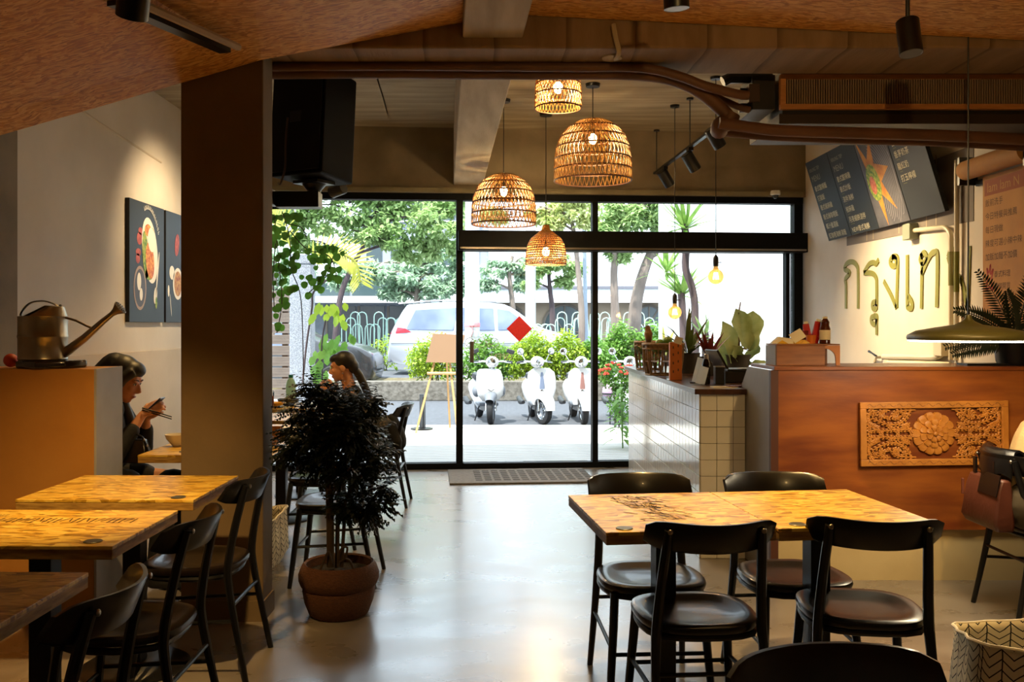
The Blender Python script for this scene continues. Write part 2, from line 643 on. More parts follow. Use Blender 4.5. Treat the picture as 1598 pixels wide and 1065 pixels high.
# the plaster seam high on the left wall
struct(MB().tube([(XL + .002, 5.4, 2.95), (XL + .002, 6.6, 2.86), (XL + .002, 7.6, 2.8)], .008, 6).build('trim_3', K['wainscot']))
# concrete column carrying the cross beam, pilaster on the left wall, low partition
struct(MB().box(-1.53, -1.135, 4.3, 4.48, 0, 2.80).build('column_left', K['conc'], smooth=None, bevel=.006))
struct(MB().box(XL, -2.82, 4.3, 5.25, 0, 3.36).build('pilaster_left', K['conc_grey'], smooth=None, bevel=.006))
struct(MB().box(-1.53 - .008, -1.127, 4.292, 4.488, 0, .10).build('baseboard_column', K['conc'], smooth=None))
# beams: one across the room on the column line, one along it
struct(MB().box(XL, XR2, 4.3, 4.75, 2.75, 3.36).build('beam_cross', K['beam'], smooth=None, bevel=.012))
bl = MB()
b0, b1 = (-.17 + .06 * 5.9, YB), (-.455, fy(-.3) - .08)
bl.add([(b0[0], b0[1], 2.8), (b0[0] + .285, b0[1], 2.8), (b1[0] + .29, b1[1], 2.8), (b1[0], b1[1], 2.8),
        (b0[0], b0[1], 3.37), (b0[0] + .285, b0[1], 3.37), (b1[0] + .29, b1[1], 3.37), (b1[0], b1[1], 3.37)],
       [(3, 2, 1, 0), (4, 5, 6, 7), (0, 1, 5, 4), (1, 2, 6, 5), (2, 3, 7, 6), (3, 0, 4, 7)])
struct(bl.build('beam_long', K['beam_long'], smooth=None, bevel=.008))
# folded flake-board ceiling over the front half of the room
cf = struct(bpy.data.objects.new('ceiling_front', None))
COL.objects.link(cf)


def facet(pts):
    a, b, c, d = [Vector(p) for p in pts]
    n = Vector((0, 0, .02))
    m = MB().add([a, b, c, d, a + n, b + n, c + n, d + n], [(0, 1, 2, 3), (7, 6, 5, 4), (1, 0, 4, 5), (2, 1, 5, 6), (3, 2, 6, 7), (0, 3, 7, 4)])
    return m.build('panel', K['osb'], cf, smooth=None)


facet([(XL, 4.29, 2.19), (XL, YB, 2.06), (-2.5, YB, 2.69), (-1.14, 4.29, 2.69)])
facet([(-1.14, 4.29, 2.69), (-2.5, YB, 2.69), (.19, YB, 2.87), (-.18, 4.29, 2.87)])
facet([(.10, 4.29, 2.905), (.47, YB, 2.905), (2.4, YB, 2.79), (2.4, 4.29, 2.79)])
facet([(2.4, 4.29, 2.79), (2.4, YB, 2.79), (XR2, YB, 2.66), (XR2, 4.29, 2.66)])

# ------------------------------------------------------------------ the glass front


def window(name, u0, u1, z0, z1, bars, pane=True):
    w = struct(bpy.data.objects.new(name, None))
    COL.objects.link(w)
    w.matrix_world = FW
    for (a, b, c, d, y0, y1) in bars:
        MB().box(a, b, y0, y1, c, d).build('frame_bar', K['frame'], w, smooth=None, bevel=.003)
    if pane:
        MB().box(u0, u1, .018, .026, z0, z1).build('pane', K['glass'], w, smooth=None)
    return w


ZT, ZS, ZB = 2.655, 2.35, 2.155
window('window_1', -3.17, -.73, .06, ZT, [(-3.19, -.66, 0, .06, -.05, .07), (-3.19, -.66, ZT, 2.72, -.05, .07), (-.735, -.67, .06, ZT, -.045, .065), (-3.19, -3.13, .06, ZT, -.045, .065)])
d1 = window('door_1', -.67, .63, .06, ZB, [(-.66, .69, 0, .055, -.05, .07), (.625, .68, .055, ZB, -.045, .065)])
MB().box(-.6, -.56, -.03, -.008, 1.05, 1.26).build('door_handle', K['steel'], d1, bevel=.006)
MB().box(-.6, -.56, .03, .055, 1.05, 1.26).build('door_handle', K['steel'], d1, bevel=.006)
for z in (1.08, 1.23):
    MB().box(-.585, -.575, -.01, .035, z - .008, z + .008).build('handle_bolt', K['steel'], d1)
window('window_2', .68, 2.70, .06, ZB, [(.69, 2.79, 0, .06, -.05, .07), (2.70, 2.79, .06, ZT, -.045, .065), (2.62, 2.66, .06, ZB, -.03, .06)])
window('window_3', -.67, .63, ZS, ZT, [(-.66, .69, ZT, 2.72, -.05, .07), (.625, .68, ZS, ZT, -.045, .065)])
window('window_4', .68, 2.70, ZS, ZT, [(.69, 2.79, ZT, 2.72, -.05, .07)])
dh = MB(FW).box(-.72, 2.80, -.15, .08, ZB, ZS).build('door_header', K['frame'], smooth=None, bevel=.006)
struct(dh)
MB(FW).box(-.70, 2.78, -.157, -.15, ZB + .012, ZB + .03).build('track_cover', K['steel'], dh)
# red paper diamond and the sticker lettering read from outside, so mirrored here
dm = thing('spring_couplet', 'red square paper hung as a diamond on the glass door', 'sign', fpt(-.105, .012, 1.385), FA)
s = .128
MB().add([(-s, -.002, 0), (0, -.002, -s), (s, -.002, 0), (0, -.002, s), (-s, .001, 0), (0, .001, -s), (s, .001, 0), (0, .001, s)],
         [(0, 1, 2, 3), (7, 6, 5, 4), (0, 4, 5, 1), (1, 5, 6, 2), (2, 6, 7, 3), (3, 7, 4, 0)]).build('paper', K['red'], dm, smooth=None)
stk = mat('white_vinyl', '#aeb6b2', .6)
ds = thing('door_sticker', 'pale vinyl sticker with round icons and the word OPEN on the glass door', 'sticker', fpt(-.3, .015, 1.1), FA)
flip = Matrix(((-1, 0, 0, .13), (0, 0, 0, 0), (0, 1, 0, -.02), (0, 0, 0, 1)))
lettering([('OPEN', .085, 0, 0)], ds, stk, flip)
for i in range(3):
    c = -.3 + i * .12
    MB().tube([(c + .045 * math.cos(t * PI / 10), 0, .15 + .045 * math.sin(t * PI / 10)) for t in range(20)], .003, 4, closed=True).build('icon_ring', stk, ds)
    MB().tube([(c - .03, 0, .12), (c + .03, 0, .18)], .003, 4).build('icon_bar', stk, ds)
    MB().tube([(c - .055, 0, .095), (c + .055, 0, .095), (c + .055, 0, .205), (c - .055, 0, .205)], .002, 4, closed=True).build('icon_box', stk, ds)

# door mat with slots
matm = thing('door_mat', 'grey rubber door mat with rows of slots inside the entrance', 'mat', (.18, 8.42, 0), FA)
MB().box(-.66, .66, -.4, .36, 0.001, .016).build('mat_body', mat('grey_rubber', '#6d6862', .8, c2='#7c766e', scale=40, bump=.3), matm, smooth=None, bevel=.004)
sl = MB()
for i in range(13):
    for j in range(6):
        x = -.42 + i * .085
        y = -.28 + j * .10
        sl.box(x, x + .062, y, y + .016, .0155, .0172)
        sl.box(x, x + .062, y + .036, y + .052, .0155, .0172)
sl = sl.build('slots', mat('slot_dark', '#2a2724', .9), matm, smooth=None)
sl['kind'] = 'stuff'

# ------------------------------------------------------------------ bistro chairs


def make_chair():
    t = thing('bistro_chair', 'x', 'chair')
    # seat: rounded shield shape with a dished top
    rings = []
    out = []
    for i in range(36):
        q = 2 * PI * i / 36
        c, s_ = math.cos(q), math.sin(q)
        e = 2 / 3.2
        x = math.copysign(abs(c) ** e, c) * (.205 if s_ > 0 else .205 - .03 * abs(s_))
        y = math.copysign(abs(s_) ** e, s_) * .2
        out.append((x, y))

    def ring(k, z):
        return [(x * k, y * k, z) for x, y in out]
    MB().loft([ring(.90, .418), ring(.98, .424), ring(1.0, .436), ring(.985, .447), ring(.93, .452), ring(.78, .450), ring(.66, .440), ring(.4, .436), ring(.08, .4355)]).build('seat', K['ebony'], t, smooth=50)
    MB().tube(smoothpath([(.15, .15, .408), (-.15, .15, .408), (-.155, -.14, .408), (.155, -.14, .408)], 5, True), .012, 8, closed=True).build('seat_frame', K['black'], t)
    for s_ in (-1, 1):
        MB().tube([(s_ * .165, .155, .42), (s_ * .172, .17, .3), (s_ * .185, .19, .12), (s_ * .192, .205, 0.0)], [.0165, .0165, .015, .012], 10).build('leg', K['black'], t)
    for s_ in (-1, 1):
        MB().tube(smoothpath([(s_ * .195, -.255, 0), (s_ * .185, -.215, .2), (s_ * .178, -.185, .36), (s_ * .172, -.178, .46), (s_ * .162, -.205, .62), (s_ * .150, -.243, .775)], 4),
                  [.012, .0125, .013, .0135, .014, .0145, .015, .0155, .016, .0165, .017, .017, .017, .017, .0165, .0165, .016, .016, .0155, .015, .015], 10).build('leg', K['black'], t)
    # curved bentwood top rail
    ou, inn = [], []
    rings = []
    for i in range(17):
        u = -1 + i / 8
        x = .212 * u
        y = -.27 + .098 * u * u
        hgt = .050 * (1 - .42 * abs(u) ** 9)
        zc = .748 + .006 * u * u
        th = .009
        nx = .6 * u
        n_ = Vector((-.34 * u, 1, 0)).normalized()
        a = Vector((x, y, 0))
        r_ = []
        for k, (dy, dz) in enumerate(((-1, -.85), (-.6, -1), (.6, -1), (1, -.85), (1, .85), (.6, 1), (-.6, 1), (-1, .85))):
            p = a + n_ * (th * dy) + Vector((0, -.02 * dz, zc + hgt * dz))
            r_.append(p)
        rings.append(r_)
    rl = MB().loft(rings).build('backrest', K['rail'], t, smooth=40)
    for s_ in (-1, 1):
        MB().ball((s_ * .15, -.2605, .772), (.009, .006, .009), 8, 6).build('bolt', K['steel'], t)
    MB().tube([(-.172, -.198, .30), (.172, -.198, .30)], .008, 8).build('stretcher', K['black'], t)
    MB().tube([(-.182, .183, .20), (.182, .183, .20)], .008, 8).build('stretcher', K['black'], t)
    for s_ in (-1, 1):
        MB().tube([(s_ * .184, -.208, .24), (s_ * .18, .178, .22)], .008, 8).build('stretcher', K['black'], t)
    return t


chair0 = make_chair()
first = [True]


def chair(x, y, face, label, group=None):
    """face: heading of the sitter in degrees, 0 = +Y."""
    o = chair0 if first[0] else copy_tree(chair0)
    first[0] = False
    o.location = (x, y, 0)
    o.rotation_euler = (0, 0, R(face))
    o['label'] = label
    if group:
        o['group'] = group
    elif 'group' in o:
        del o['group']
    return o


# ------------------------------------------------------------------ tables


def table(x, y, w, d, rz, label, group=None, h=.75, disc=None, stencil=None):
    t = thing('dining_table', label, 'table', (x, y, 0), rz, group)
    MB().box(-w / 2, w / 2, -d / 2, d / 2, h - .012, h).build('table_top', K['pine'], t, smooth=None, bevel=.002)
    MB().box(-w / 2 + .001, w / 2 - .001, -d / 2 + .001, d / 2 - .001, h - .042, h - .0121).build('table_edge', K['pine_edge'], t, smooth=None, bevel=.002)
    MB().box(-.037, .037, -.037, .037, .02, h - .05).build('pedestal', K['black'], t, smooth=None, bevel=.003)
    MB().box(-.2, .2, -.2, .2, h - .052, h - .0425).build('mounting_plate', K['black'], t, smooth=None)
    MB().lathe([(.0, .03), (.06, .028), (.21, .014), (.22, .008), (.22, 0)], 32).build('base_plate', K['black'], t)
    if disc:
        MB().lathe([(0, .0035), (.026, .0035), (.028, .002), (.028, 0)], 24, (disc[0], disc[1], h + .0002)).build('number_disc', mat_disc, t, label='grey metal number disc')
    if stencil:
        lettering([(b, s_, q[0], q[1]) for b, s_, q in stencil], t, mat_stencil, Matrix.Translation((0, 0, h + .0008)), 'stencil_print')
    return t


mat_disc = mat('pewter_disc', '#6e6a5c', .4, .8)
mat_stencil = mat('faded_stencil', '#2e220f', .7, c2='#7a5e2c', scale=40, lo=.45, hi=.7)
TG = None
t1 = table(-1.515, 3.725, .69, .56, R(-1), 'pine table at the foot of the ochre partition', disc=(.27, -.235))
t2 = table(-1.515, 2.99, .69, .53, R(-1), 'pine table stencilled with a row of dark lettering', disc=(.26, -.21),
           stencil=[('|/\\||\\|/||//|\\|||/\\||\\|//|||/|', .075, (-.335, .07)), ('|\\|/||\\||//|', .035, (-.33, .155))])
t3 = table(-1.465, 2.16, .69, .56, R(-1), 'darker pine table beside the stencilled table, clear of the column', disc=None)
ang = math.atan2(3.026 - 2.895, 1.49 - .343)
ux, uy = Vector((math.cos(ang), math.sin(ang), 0)), Vector((-math.sin(ang), math.cos(ang), 0))
o_ = Vector((.343, 2.895, 0))
ca = o_ + ux * .288 + uy * .325
cb = o_ + ux * .866 + uy * .318
t4 = table(ca.x, ca.y, .575, .645, ang, 'worn pine table with a dark scuffed print, pushed against its twin', disc=(-.215, -.275))
random.seed(14)
scf = MB()
for i in range(170):
    f = random.random()
    x, y, q, l_ = random.gauss(-.06 + .05 * f, .045), .27 - .42 * f, random.gauss(-.9, .5), random.uniform(.008, .03)
    d = Vector((math.cos(q), math.sin(q), 0)) * l_
    w_ = Vector((-d.y, d.x, 0)).normalized() * random.uniform(.001, .003)
    c = Vector((x, y, .7508))
    scf.quad(c - d - w_, c + d - w_, c + d + w_, c - d + w_)
scf = scf.build('scuff_print', mat_stencil, t4, smooth=None)
scf['kind'] = 'stuff'
t5 = table(cb.x, cb.y, .575, .65, ang, 'pine table joined to the scuffed table, in front of the bar', disc=(-.2, -.275))
# window row along the left wall
table(-1.52, 4.90, .70, .54, 0, 'pine table where a woman in black looks at her phone', disc=(-.15, -.15))
table(-1.58, 5.80, .72, .54, 0, 'empty pine table behind the potted tree, menu card on it')
table(-1.60, 6.58, .74, .56, 0, 'empty pine table between two others in the row at the window')
table(-1.66, 7.50, .74, .60, 0, 'pine table laid with bowls where the pony-tailed woman sits')

chair(-1.265, 3.76, 90, 'black bistro chair drawn up to the table below the partition, by the column')
chair(-1.225, 2.97, 90, 'black bistro chair tucked under the stencilled pine table')
chair(-1.165, 2.17, 90, 'black bistro chair tucked under the darker pine table')
chair(.585, 3.51, 180 + 3, 'black bistro chair at the scuffed table, its back to the tiled counter')
chair(1.15, 3.53, 180 + 4, 'black bistro chair at the joined tables, its back to the wooden bar')
chair(.665, 3.075, 4, 'black bistro chair with a glossy brown seat, tucked under the scuffed table')
chair(1.25, 3.12, -8, 'black bistro chair turned askew, tucked under the table in front of the bar')
chair(.655, 1.47, 190, 'black bistro chair standing alone in the room before the joined tables')
chair(-.93, 5.03, 90, 'black bistro chair right behind the potted tree')
chair(-1.17, 5.86, 90, 'black bistro chair at the empty table with the menu card')
chair(-.98, 7.15, 90, 'black bistro chair that the pony-tailed woman sits on')
chair(-2.27, 4.92, -90, 'black bistro chair that the woman with the phone sits on')
chair(2.68, 4.4, -90, 'black bistro chair with a leather bag hung on its back')

# ------------------------------------------------------------------ low partition and what stands on it
pt = thing('partition', 'ochre low partition wall with a grey end, watering can on top', 'partition', (-1.9, 4.2, 0))
MB().box(-1.0, 0, 0, .29, 0, 1.215).build('partition_body', K['partition'], pt, smooth=None, bevel=.003)
MB().box(0, .012, -.001, .291, 0, 1.216).build('end_panel', K['grey_paint'], pt, smooth=None, bevel=.002, label='grey end panel')
tr = thing('tray', 'dark lacquered low stand under the watering can', 'tray', P(82, 576, 4.34))
tr.location.z = 1.2165
MB().lathe([(.155, 0), (.165, .006), (.165, .030), (.155, .036), (.0, .036)], 8).build('tray_top', mat('lacquer', '#1d1512', .12, coat=.6), tr, smooth=30, bevel=.004)
wc = thing('watering_can', 'galvanised metal watering can with long spout and rose', 'watering can', (P(67, 560, 4.34).x, 4.34, 1.253))
MB().lathe([(.108, 0), (.112, .006), (.11, .012), (.11, .105), (.113, .11), (.113, .115), (.110, .120), (.110, .205), (.112, .21), (.106, .211), (.102, .2)], 32, caps=False).build('can_body', K['zinc'], wc)
MB().lathe([(0, .004), (.108, .004)], 32, caps=False).build('can_base', K['zinc'], wc)
# sloping half cover at the spout side
hv, hf = [], []
for i in range(13):
    q = -PI * .56 + PI * 1.12 * i / 12
    hv += [(.11 * math.cos(q), .11 * math.sin(q), .209), (.052 + .046 * math.cos(q), .058 * math.sin(q), .256), (.04 + .036 * math.cos(q), .05 * math.sin(q), .262), (-.045, .098 * math.sin(q), .211)]
for i in range(12):
    for j in range(3):
        hf.append((i * 4 + j, (i + 1) * 4 + j, (i + 1) * 4 + j + 1, i * 4 + j + 1))
MB().add(hv, hf).build('half_cover', K['zinc'], wc)
MB().tube([(.1, 0, .03), (.2, 0, .105), (.29, 0, .185), (.335, 0, .222)], [.024, .019, .015, .013], 14).build('spout', K['zinc'], wc)
rose = MB(T(.335, 0, .222, ry=R(52))).lathe([(.013, 0), (.018, .02), (.034, .048), (.036, .052), (0, .056)], 20).build('rose', K['zinc'], wc)
dots = MB(T(.335, 0, .222, ry=R(52)))
for rr, nn in ((.01, 6), (.02, 10), (.029, 14)):
    for i in range(nn):
        dots.ball((rr * math.cos(i * 2 * PI / nn), rr * math.sin(i * 2 * PI / nn), .0545), .0022, 5, 4)
dd = dots.build('rose_holes', K['black'], rose)
dd['kind'] = 'stuff'
MB().tube([(.108, 0, .205), (.16, 0, .19), (.21, 0, .165), (.235, 0, .155)], .006, 8, flat=1).build('brace', K['zinc'], wc)
MB().tube(smoothpath([(-.108, 0, .205), (-.1, 0, .235), (-.06, 0, .275), (.0, 0, .285), (.05, 0, .272), (.075, 0, .258)], 5), .011, 8, flat=.35).build('handle', K['zinc'], wc)
MB().ball((.085, 0, .262), .008, 8, 6).build('rivet', K['steel'], wc)
ob = MB().ball((0, 0, .033), .033, 16, 10).build('orange_ornament', K['orange_fruit'])
ob.location = (P(20, 570, 4.36).x - .01, 4.36, 1.2165)
tag(ob, 'small round orange ornament beside the watering can', 'ornament')

# ------------------------------------------------------------------ pictures on the left wall


def disc2(mb, cx, cy, rx, ry, z, n=28, rot=0):
    c, s_ = math.cos(rot), math.sin(rot)
    mb.add([(cx + rx * math.cos(t) * c - ry * math.sin(t) * s_, cy + rx * math.cos(t) * s_ + ry * math.sin(t) * c, z) for t in [2 * PI * i / n for i in range(n)]], [tuple(range(n))])


PM = {k: mat('print_' + k, *v) for k, v in dict(
    plate=('#e6dcc6', .5), rice=('#f0e6cf', .6), rim=('#9c7a5a', .5), dark=('#3a2c22', .5)).items()}
PM['meat'] = mat('print_meat', '#b5531a', .6, c2='#e09a3c', scale=40, lo=.4, hi=.6)
PM['green'] = mat('print_salad', '#4f7a26', .6, c2='#a0a83a', scale=40, lo=.4, hi=.6)
PM['chili'] = mat('print_chili', '#8a2a18', .6, c2='#b8503a', scale=20)
PM['soup'] = mat('print_soup', '#d0a050', .6, c2='#8a3a18', scale=30)


def wall_picture(y0, y1, z0, z1, label):
    w, h = y1 - y0, z1 - z0
    t = thing('canvas_print', label, 'picture', (XL + .001, (y0 + y1) / 2, z0))
    MB().box(0, .032, -w / 2, w / 2, 0, h).build('canvas', K['black_edge'], t, smooth=None, bevel=.002)
    MB().quad((.0325, -w / 2 + .004, .004), (.0325, w / 2 - .004, .004), (.0325, w / 2 - .004, h - .004), (.0325, -w / 2 + .004, h - .004)).build('print_ground', K['canvas'], t, smooth=None)
    # picture plane: u along +Y, v up, facing +X
    return t, Matrix(((0, 0, 1, .0335), (1, 0, 0, -w / 2), (0, 1, 0, 0), (0, 0, 0, 1)))


pa, Ma = wall_picture(6.87, 7.58, 1.445, 2.40, 'black canvas print of an oval plate of rice and fried chicken')


def dec(parent, M4, key, shapes, z):
    mb = MB(M4)
    for sh in shapes:
        disc2(mb, sh[0], sh[1], sh[2], sh[3], z, rot=sh[4] if len(sh) > 4 else 0)
    mb.build('print_' + key, PM[key], parent, smooth=None)


dec(pa, Ma, 'chili', [(.19, .66, .05, .05), (.17, .55, .05, .03), (.16, .5, .04, .04), (.21, .72, .04, .03)], .0)
dec(pa, Ma, 'plate', [(.40, .58, .155, .27, .25)], .0005)
dec(pa, Ma, 'green', [(.31, .54, .06, .19, .15), (.38, .39, .08, .05)], .001)
dec(pa, Ma, 'meat', [(.40, .50, .085, .15, .2), (.36, .74, .07, .05), (.44, .72, .05, .05)], .0015)
dec(pa, Ma, 'rice', [(.43, .67, .075, .10, .2)], .002)
dec(pa, Ma, 'rim', [(.20, .27, .125, .175)], .0005)
dec(pa, Ma, 'dark', [(.20, .27, .105, .15)], .001)
dec(pa, Ma, 'plate', [(.18, .32, .04, .07), (.22, .22, .03, .05)], .0015)
dec(pa, Ma, 'plate', [(.56, .40, .012, .19, -.2), (.515, .22, .035, .07, -.2)], .0012)
dec(pa, Ma, 'green', [(.53, .16, .02, .05)], .0016)
lt = MB(Ma)
for i in range(15):
    q = PI * .62 - i * .105
    x, y = .40 + .21 * math.cos(q + .2), .60 + .31 * math.sin(q)
    c, s_ = math.cos(q - PI / 2), math.sin(q - PI / 2)
    for bx, bw, bh in ((0, .005, .034), (.009, .012, .006), (.012, .004, .03 if i % 2 else .018)):
        lt.add([(x + a_ * c - b_ * s_, y + a_ * s_ + b_ * c, .002) for a_, b_ in ((bx, 0), (bx + bw, 0), (bx + bw, bh), (bx, bh))], [(0, 1, 2, 3)])
lt.build('print_lettering', PM['plate'], pa, smooth=None)
pb, Mb = wall_picture(7.62, 8.33, 1.445, 2.40, 'black canvas print of a small bowl, half hidden by the column')
dec(pb, Mb, 'plate', [(.28, .34, .12, .14), (.14, .43, .06, .06), (.06, .27, .02, .05)], .0005)
dec(pb, Mb, 'soup', [(.28, .34, .09, .11)], .001)
dec(pb, Mb, 'chili', [(.26, .68, .05, .10, -.2)], .0005)
dec(pb, Mb, 'plate', [(.11, .15, .006, .10, .2)], .0006)

# ------------------------------------------------------------------ wooden bar
BX, BY = 1.515, 4.95
bar = thing('bar', 'reddish plywood bar with beige base and grey sloped end panel', 'bar counter', (BX, BY, 0))
BW = XR - BX - .01
MB().box(0.02, BW, 0, .02, .29, 1.172).build('front_panel', K['bar_wood'], bar, smooth=None, bevel=.002)
MB().box(-.022, .02, -.007, .022, 0, 1.172).build('corner_strip', mat('dark_corner_strip', '#4a2410', .5), bar, smooth=None)
MB().box(-.004, BW, -.012, .45, 1.172, 1.192).build('bar_top', K['bar_wood'], bar, smooth=None, bevel=.003)
MB().box(0.02, BW, .045, .06, 0, .29).build('base', K['base_beige'], bar, smooth=None)
MB().box(.02, BW, .06, .42, .02, .32).build('plinth_shelf', K['grey_paint'], bar, smooth=None)
ep = MB(Matrix(((0, 0, 1, -.018), (1, 0, 0, 0), (0, 1, 0, 0), (0, 0, 0, 1))))
ep.prism([(-.004, .0), (.97, .0), (.97, .74), (.47, 1.17), (-.004, 1.17)], 0, .018)
ep.build('end_panel', K['grey_paint'], bar, smooth=None, bevel=.002, label='grey end panel with a sloping back edge')

# carved openwork panel hung on the bar front
cw, chh = .815, .352
cx0 = P(1340, 0, BY).x
cz0 = P(0, 726, BY).z
cp = thing('carved_panel', 'carved openwork teak panel with a big lotus flower on the bar', 'wood carving', (cx0 + cw / 2, BY - .004, cz0 + chh / 2), 0)
cp.rotation_euler = (0, R(-.8), 0)
CM = Matrix(((1, 0, 0, 0), (0, 0, -1, 0), (0, 1, 0, 0), (0, 0, 0, 1)))       # u right, v up, w toward the room
hw, hh, fw_ = cw / 2, chh / 2, .036
for (a, b, c, d) in ((-hw, hw, hh - fw_, hh), (-hw, hw, -hh, -hh + fw_), (-hw, -hw + fw_, -hh + fw_, hh - fw_), (hw - fw_, hw, -hh + fw_, hh - fw_)):
    MB(CM).box(a, b, c, d, 0, .022).build('frame_rail', K['carved'], cp, smooth=None, bevel=.003)
wv = MB(CM)
for v in (hh - fw_ / 2, -hh + fw_ / 2):
    for k in range(14):
        u0 = -hw + .04 + k * .054
        wv.tube([(u0 + i * .0052, v + .008 * math.sin(i / 9 * PI * 2), .022) for i in range(10)], .0018, 5)
wv.build('wave_carving', mat('carving_groove', '#7c4a18', .6), cp)['kind'] = 'stuff'
# lotus
lot = MB(CM)
for rr, n, ln, wd, z, off in ((.05, 14, .068, .056, .010, 0), (.034, 10, .046, .048, .019, .3), (.012, 7, .036, .038, .028, 0)):
    for i in range(n):
        q = 2 * PI * i / n + off
        d = Vector((math.cos(q), math.sin(q), 0))
        s_ = Vector((-math.sin(q), math.cos(q), 0))
        pts = []
        rings_ = []
        for k, (t_, w_, zz) in enumerate(((0, .35, 0), (.35, .75, .006), (.7, 1.0, .007), (.92, .8, .004), (1.0, .35, 0.0))):
            c_ = d * (rr + ln * t_)
            hw_ = wd * .5 * w_
            rings_.append([c_ + s_ * hw_ + Vector((0, 0, z - .006)), c_ + s_ * hw_ * .7 + Vector((0, 0, z + zz)), c_ + Vector((0, 0, z + zz * .6)), c_ - s_ * hw_ * .7 + Vector((0, 0, z + zz)), c_ - s_ * hw_ + Vector((0, 0, z - .006))])
        lot.loft(rings_)
lot.lathe([(.10, 0), (.10, .006), (.05, .014), (0, .016)], 28)
lot.ball((0, 0, .032), (.014, .014, .01), 12, 8)
lot.build('lotus', K['carved'], cp, smooth=40)
# scrolling leaves, one quadrant mirrored four ways
vine = MB()
random.seed(5)
for su in (-1, 1):
    for sv in (-1, 1):
        vine.at(CM @ Matrix.Diagonal((su, sv, 1, 1)))

        def stem(pts, r=.0045):
            pp = smoothpath([(a, b, .010) for a, b in pts], 5)
            vine.tube(pp, r, 6)
            for i in range(2, len(pp) - 1, 2):
                d = (pp[i + 1] - pp[i]).normalized()
                for sg in (-1, 1):
                    n_ = Vector((-d.y, d.x, 0)) * sg
                    c_ = pp[i] + n_ * .009 + d * .007
                    if abs(c_.x) < hw - fw_ and abs(c_.y) < hh - fw_ and abs(c_.x) > 0 and c_.y > 0 and c_.x > .0:
                        vine.tube([pp[i], c_ + n_ * .001, c_ + d * .010 + n_ * .003], [.002, .0065, .001], 6, flat=.7)
        stem([(.13, .125), (.15, .09), (.185, .058), (.235, .05), (.29, .065), (.34, .09)])
        stem([(.10, .13), (.16, .128), (.205, .12), (.225, .098), (.205, .085), (.19, .098)])
        stem([(.24, .128), (.275, .13), (.30, .112), (.285, .092), (.268, .102)])
        stem([(.12, .03), (.16, .022), (.21, .026), (.26, .016), (.32, .022), (.36, .012)])
        stem([(.31, .13), (.35, .12), (.365, .09), (.355, .06), (.33, .045), (.31, .035)])
        stem([(.13, .06), (.15, .045), (.175, .038)], .004)
        for (a, b) in ((.165, .105), (.25, .085), (.325, .11), (.20, .01), (.29, .005), (.355, .035), (.125, .012), (.24, .034), (.345, .135)):
            for k in range(5):
                q = k * 2 * PI / 5
                vine.ball((a + .0085 * math.cos(q), b + .0085 * math.sin(q), .012), (.0065, .0065, .005), 6, 4)
            vine.ball((a, b, .016), .005, 6, 4)
vine.build('leaf_scrolls', K['carved'], cp, smooth=50)['kind'] = 'stuff'
for su in (-1, 1):
    for sv in (-1, 1):
        MB(CM).ball((su * (hw - fw_ - .012), sv * (hh - fw_ + .006), .023), .003, 6, 4).build('nail', K['steel'], cp)

# ------------------------------------------------------------------ tiled counter
TX, TY0, TY1, TZ = 1.215, 5.46, 8.47, 1.0
tcn = thing('tiled_counter', 'white tiled service counter with a walnut worktop', 'counter', (TX, TY0, 0))
MB().box(.006, .278, .006, .50, 0, TZ).build('counter_core', K['grout'], tcn, smooth=None)
MB().box(.006, .62, .50, TY1 - TY0, 0, TZ).build('counter_core', K['grout'], tcn, smooth=None)
p = .1
tl = MB().box(-.0, .007, .0025, p - .0025, .0016, p - .0016).build('tile', K['tile'], tcn, smooth=None, bevel=.0014, seg=1)
tf = MB().box(.0012, p - .0012, 0, .007, .0012, p - .0012).build('tile', K['tile'], tcn, smooth=None, bevel=.0014, seg=1)
tl.location = (0, .006, 0)
tf.location = (.006, 0, 0)
rest = MB()
for i in range(30):
    for k in range(10):
        if i == k == 0:
            continue
        if i < 27:
            shared(tl, tcn, (0, .006 + i * p, k * p))
        else:
            rest.box(0, .007, .006 + i * p + .0025, .006 + i * p + p - .0025, k * p + .0012, k * p + p - .0012)
for i in range(2):
    for k in range(10):
        if i == k == 0:
            continue
        shared(tf, tcn, (.006 + i * p, 0, k * p))
for k in range(10):
    MB().box(.2072, .277, 0, .007, k * p + .0012, k * p + p - .0012).build('tile', K['tile'], tcn, smooth=None)
rest = rest.build('far_tiles', K['tile'], tcn, smooth=None)
rest['kind'] = 'stuff'
wt = thing('worktop', 'dark walnut worktop lying along the tiled counter', 'worktop', (TX, TY0, TZ))
MB().prism([(-.035, -.03), (.28, -.03), (.28, .49), (.64, .49), (.64, TY1 - TY0 + .02), (-.035, TY1 - TY0 + .02)], .001, .034).build('slab', K['walnut'], wt, smooth=None, bevel=.003)
WZ = TZ + .035

# ------------------------------------------------------------------ things on the worktop
random.seed(11)


def onwt(x, Y):
    return Vector(((x - CX) * Y / CF, Y, WZ))


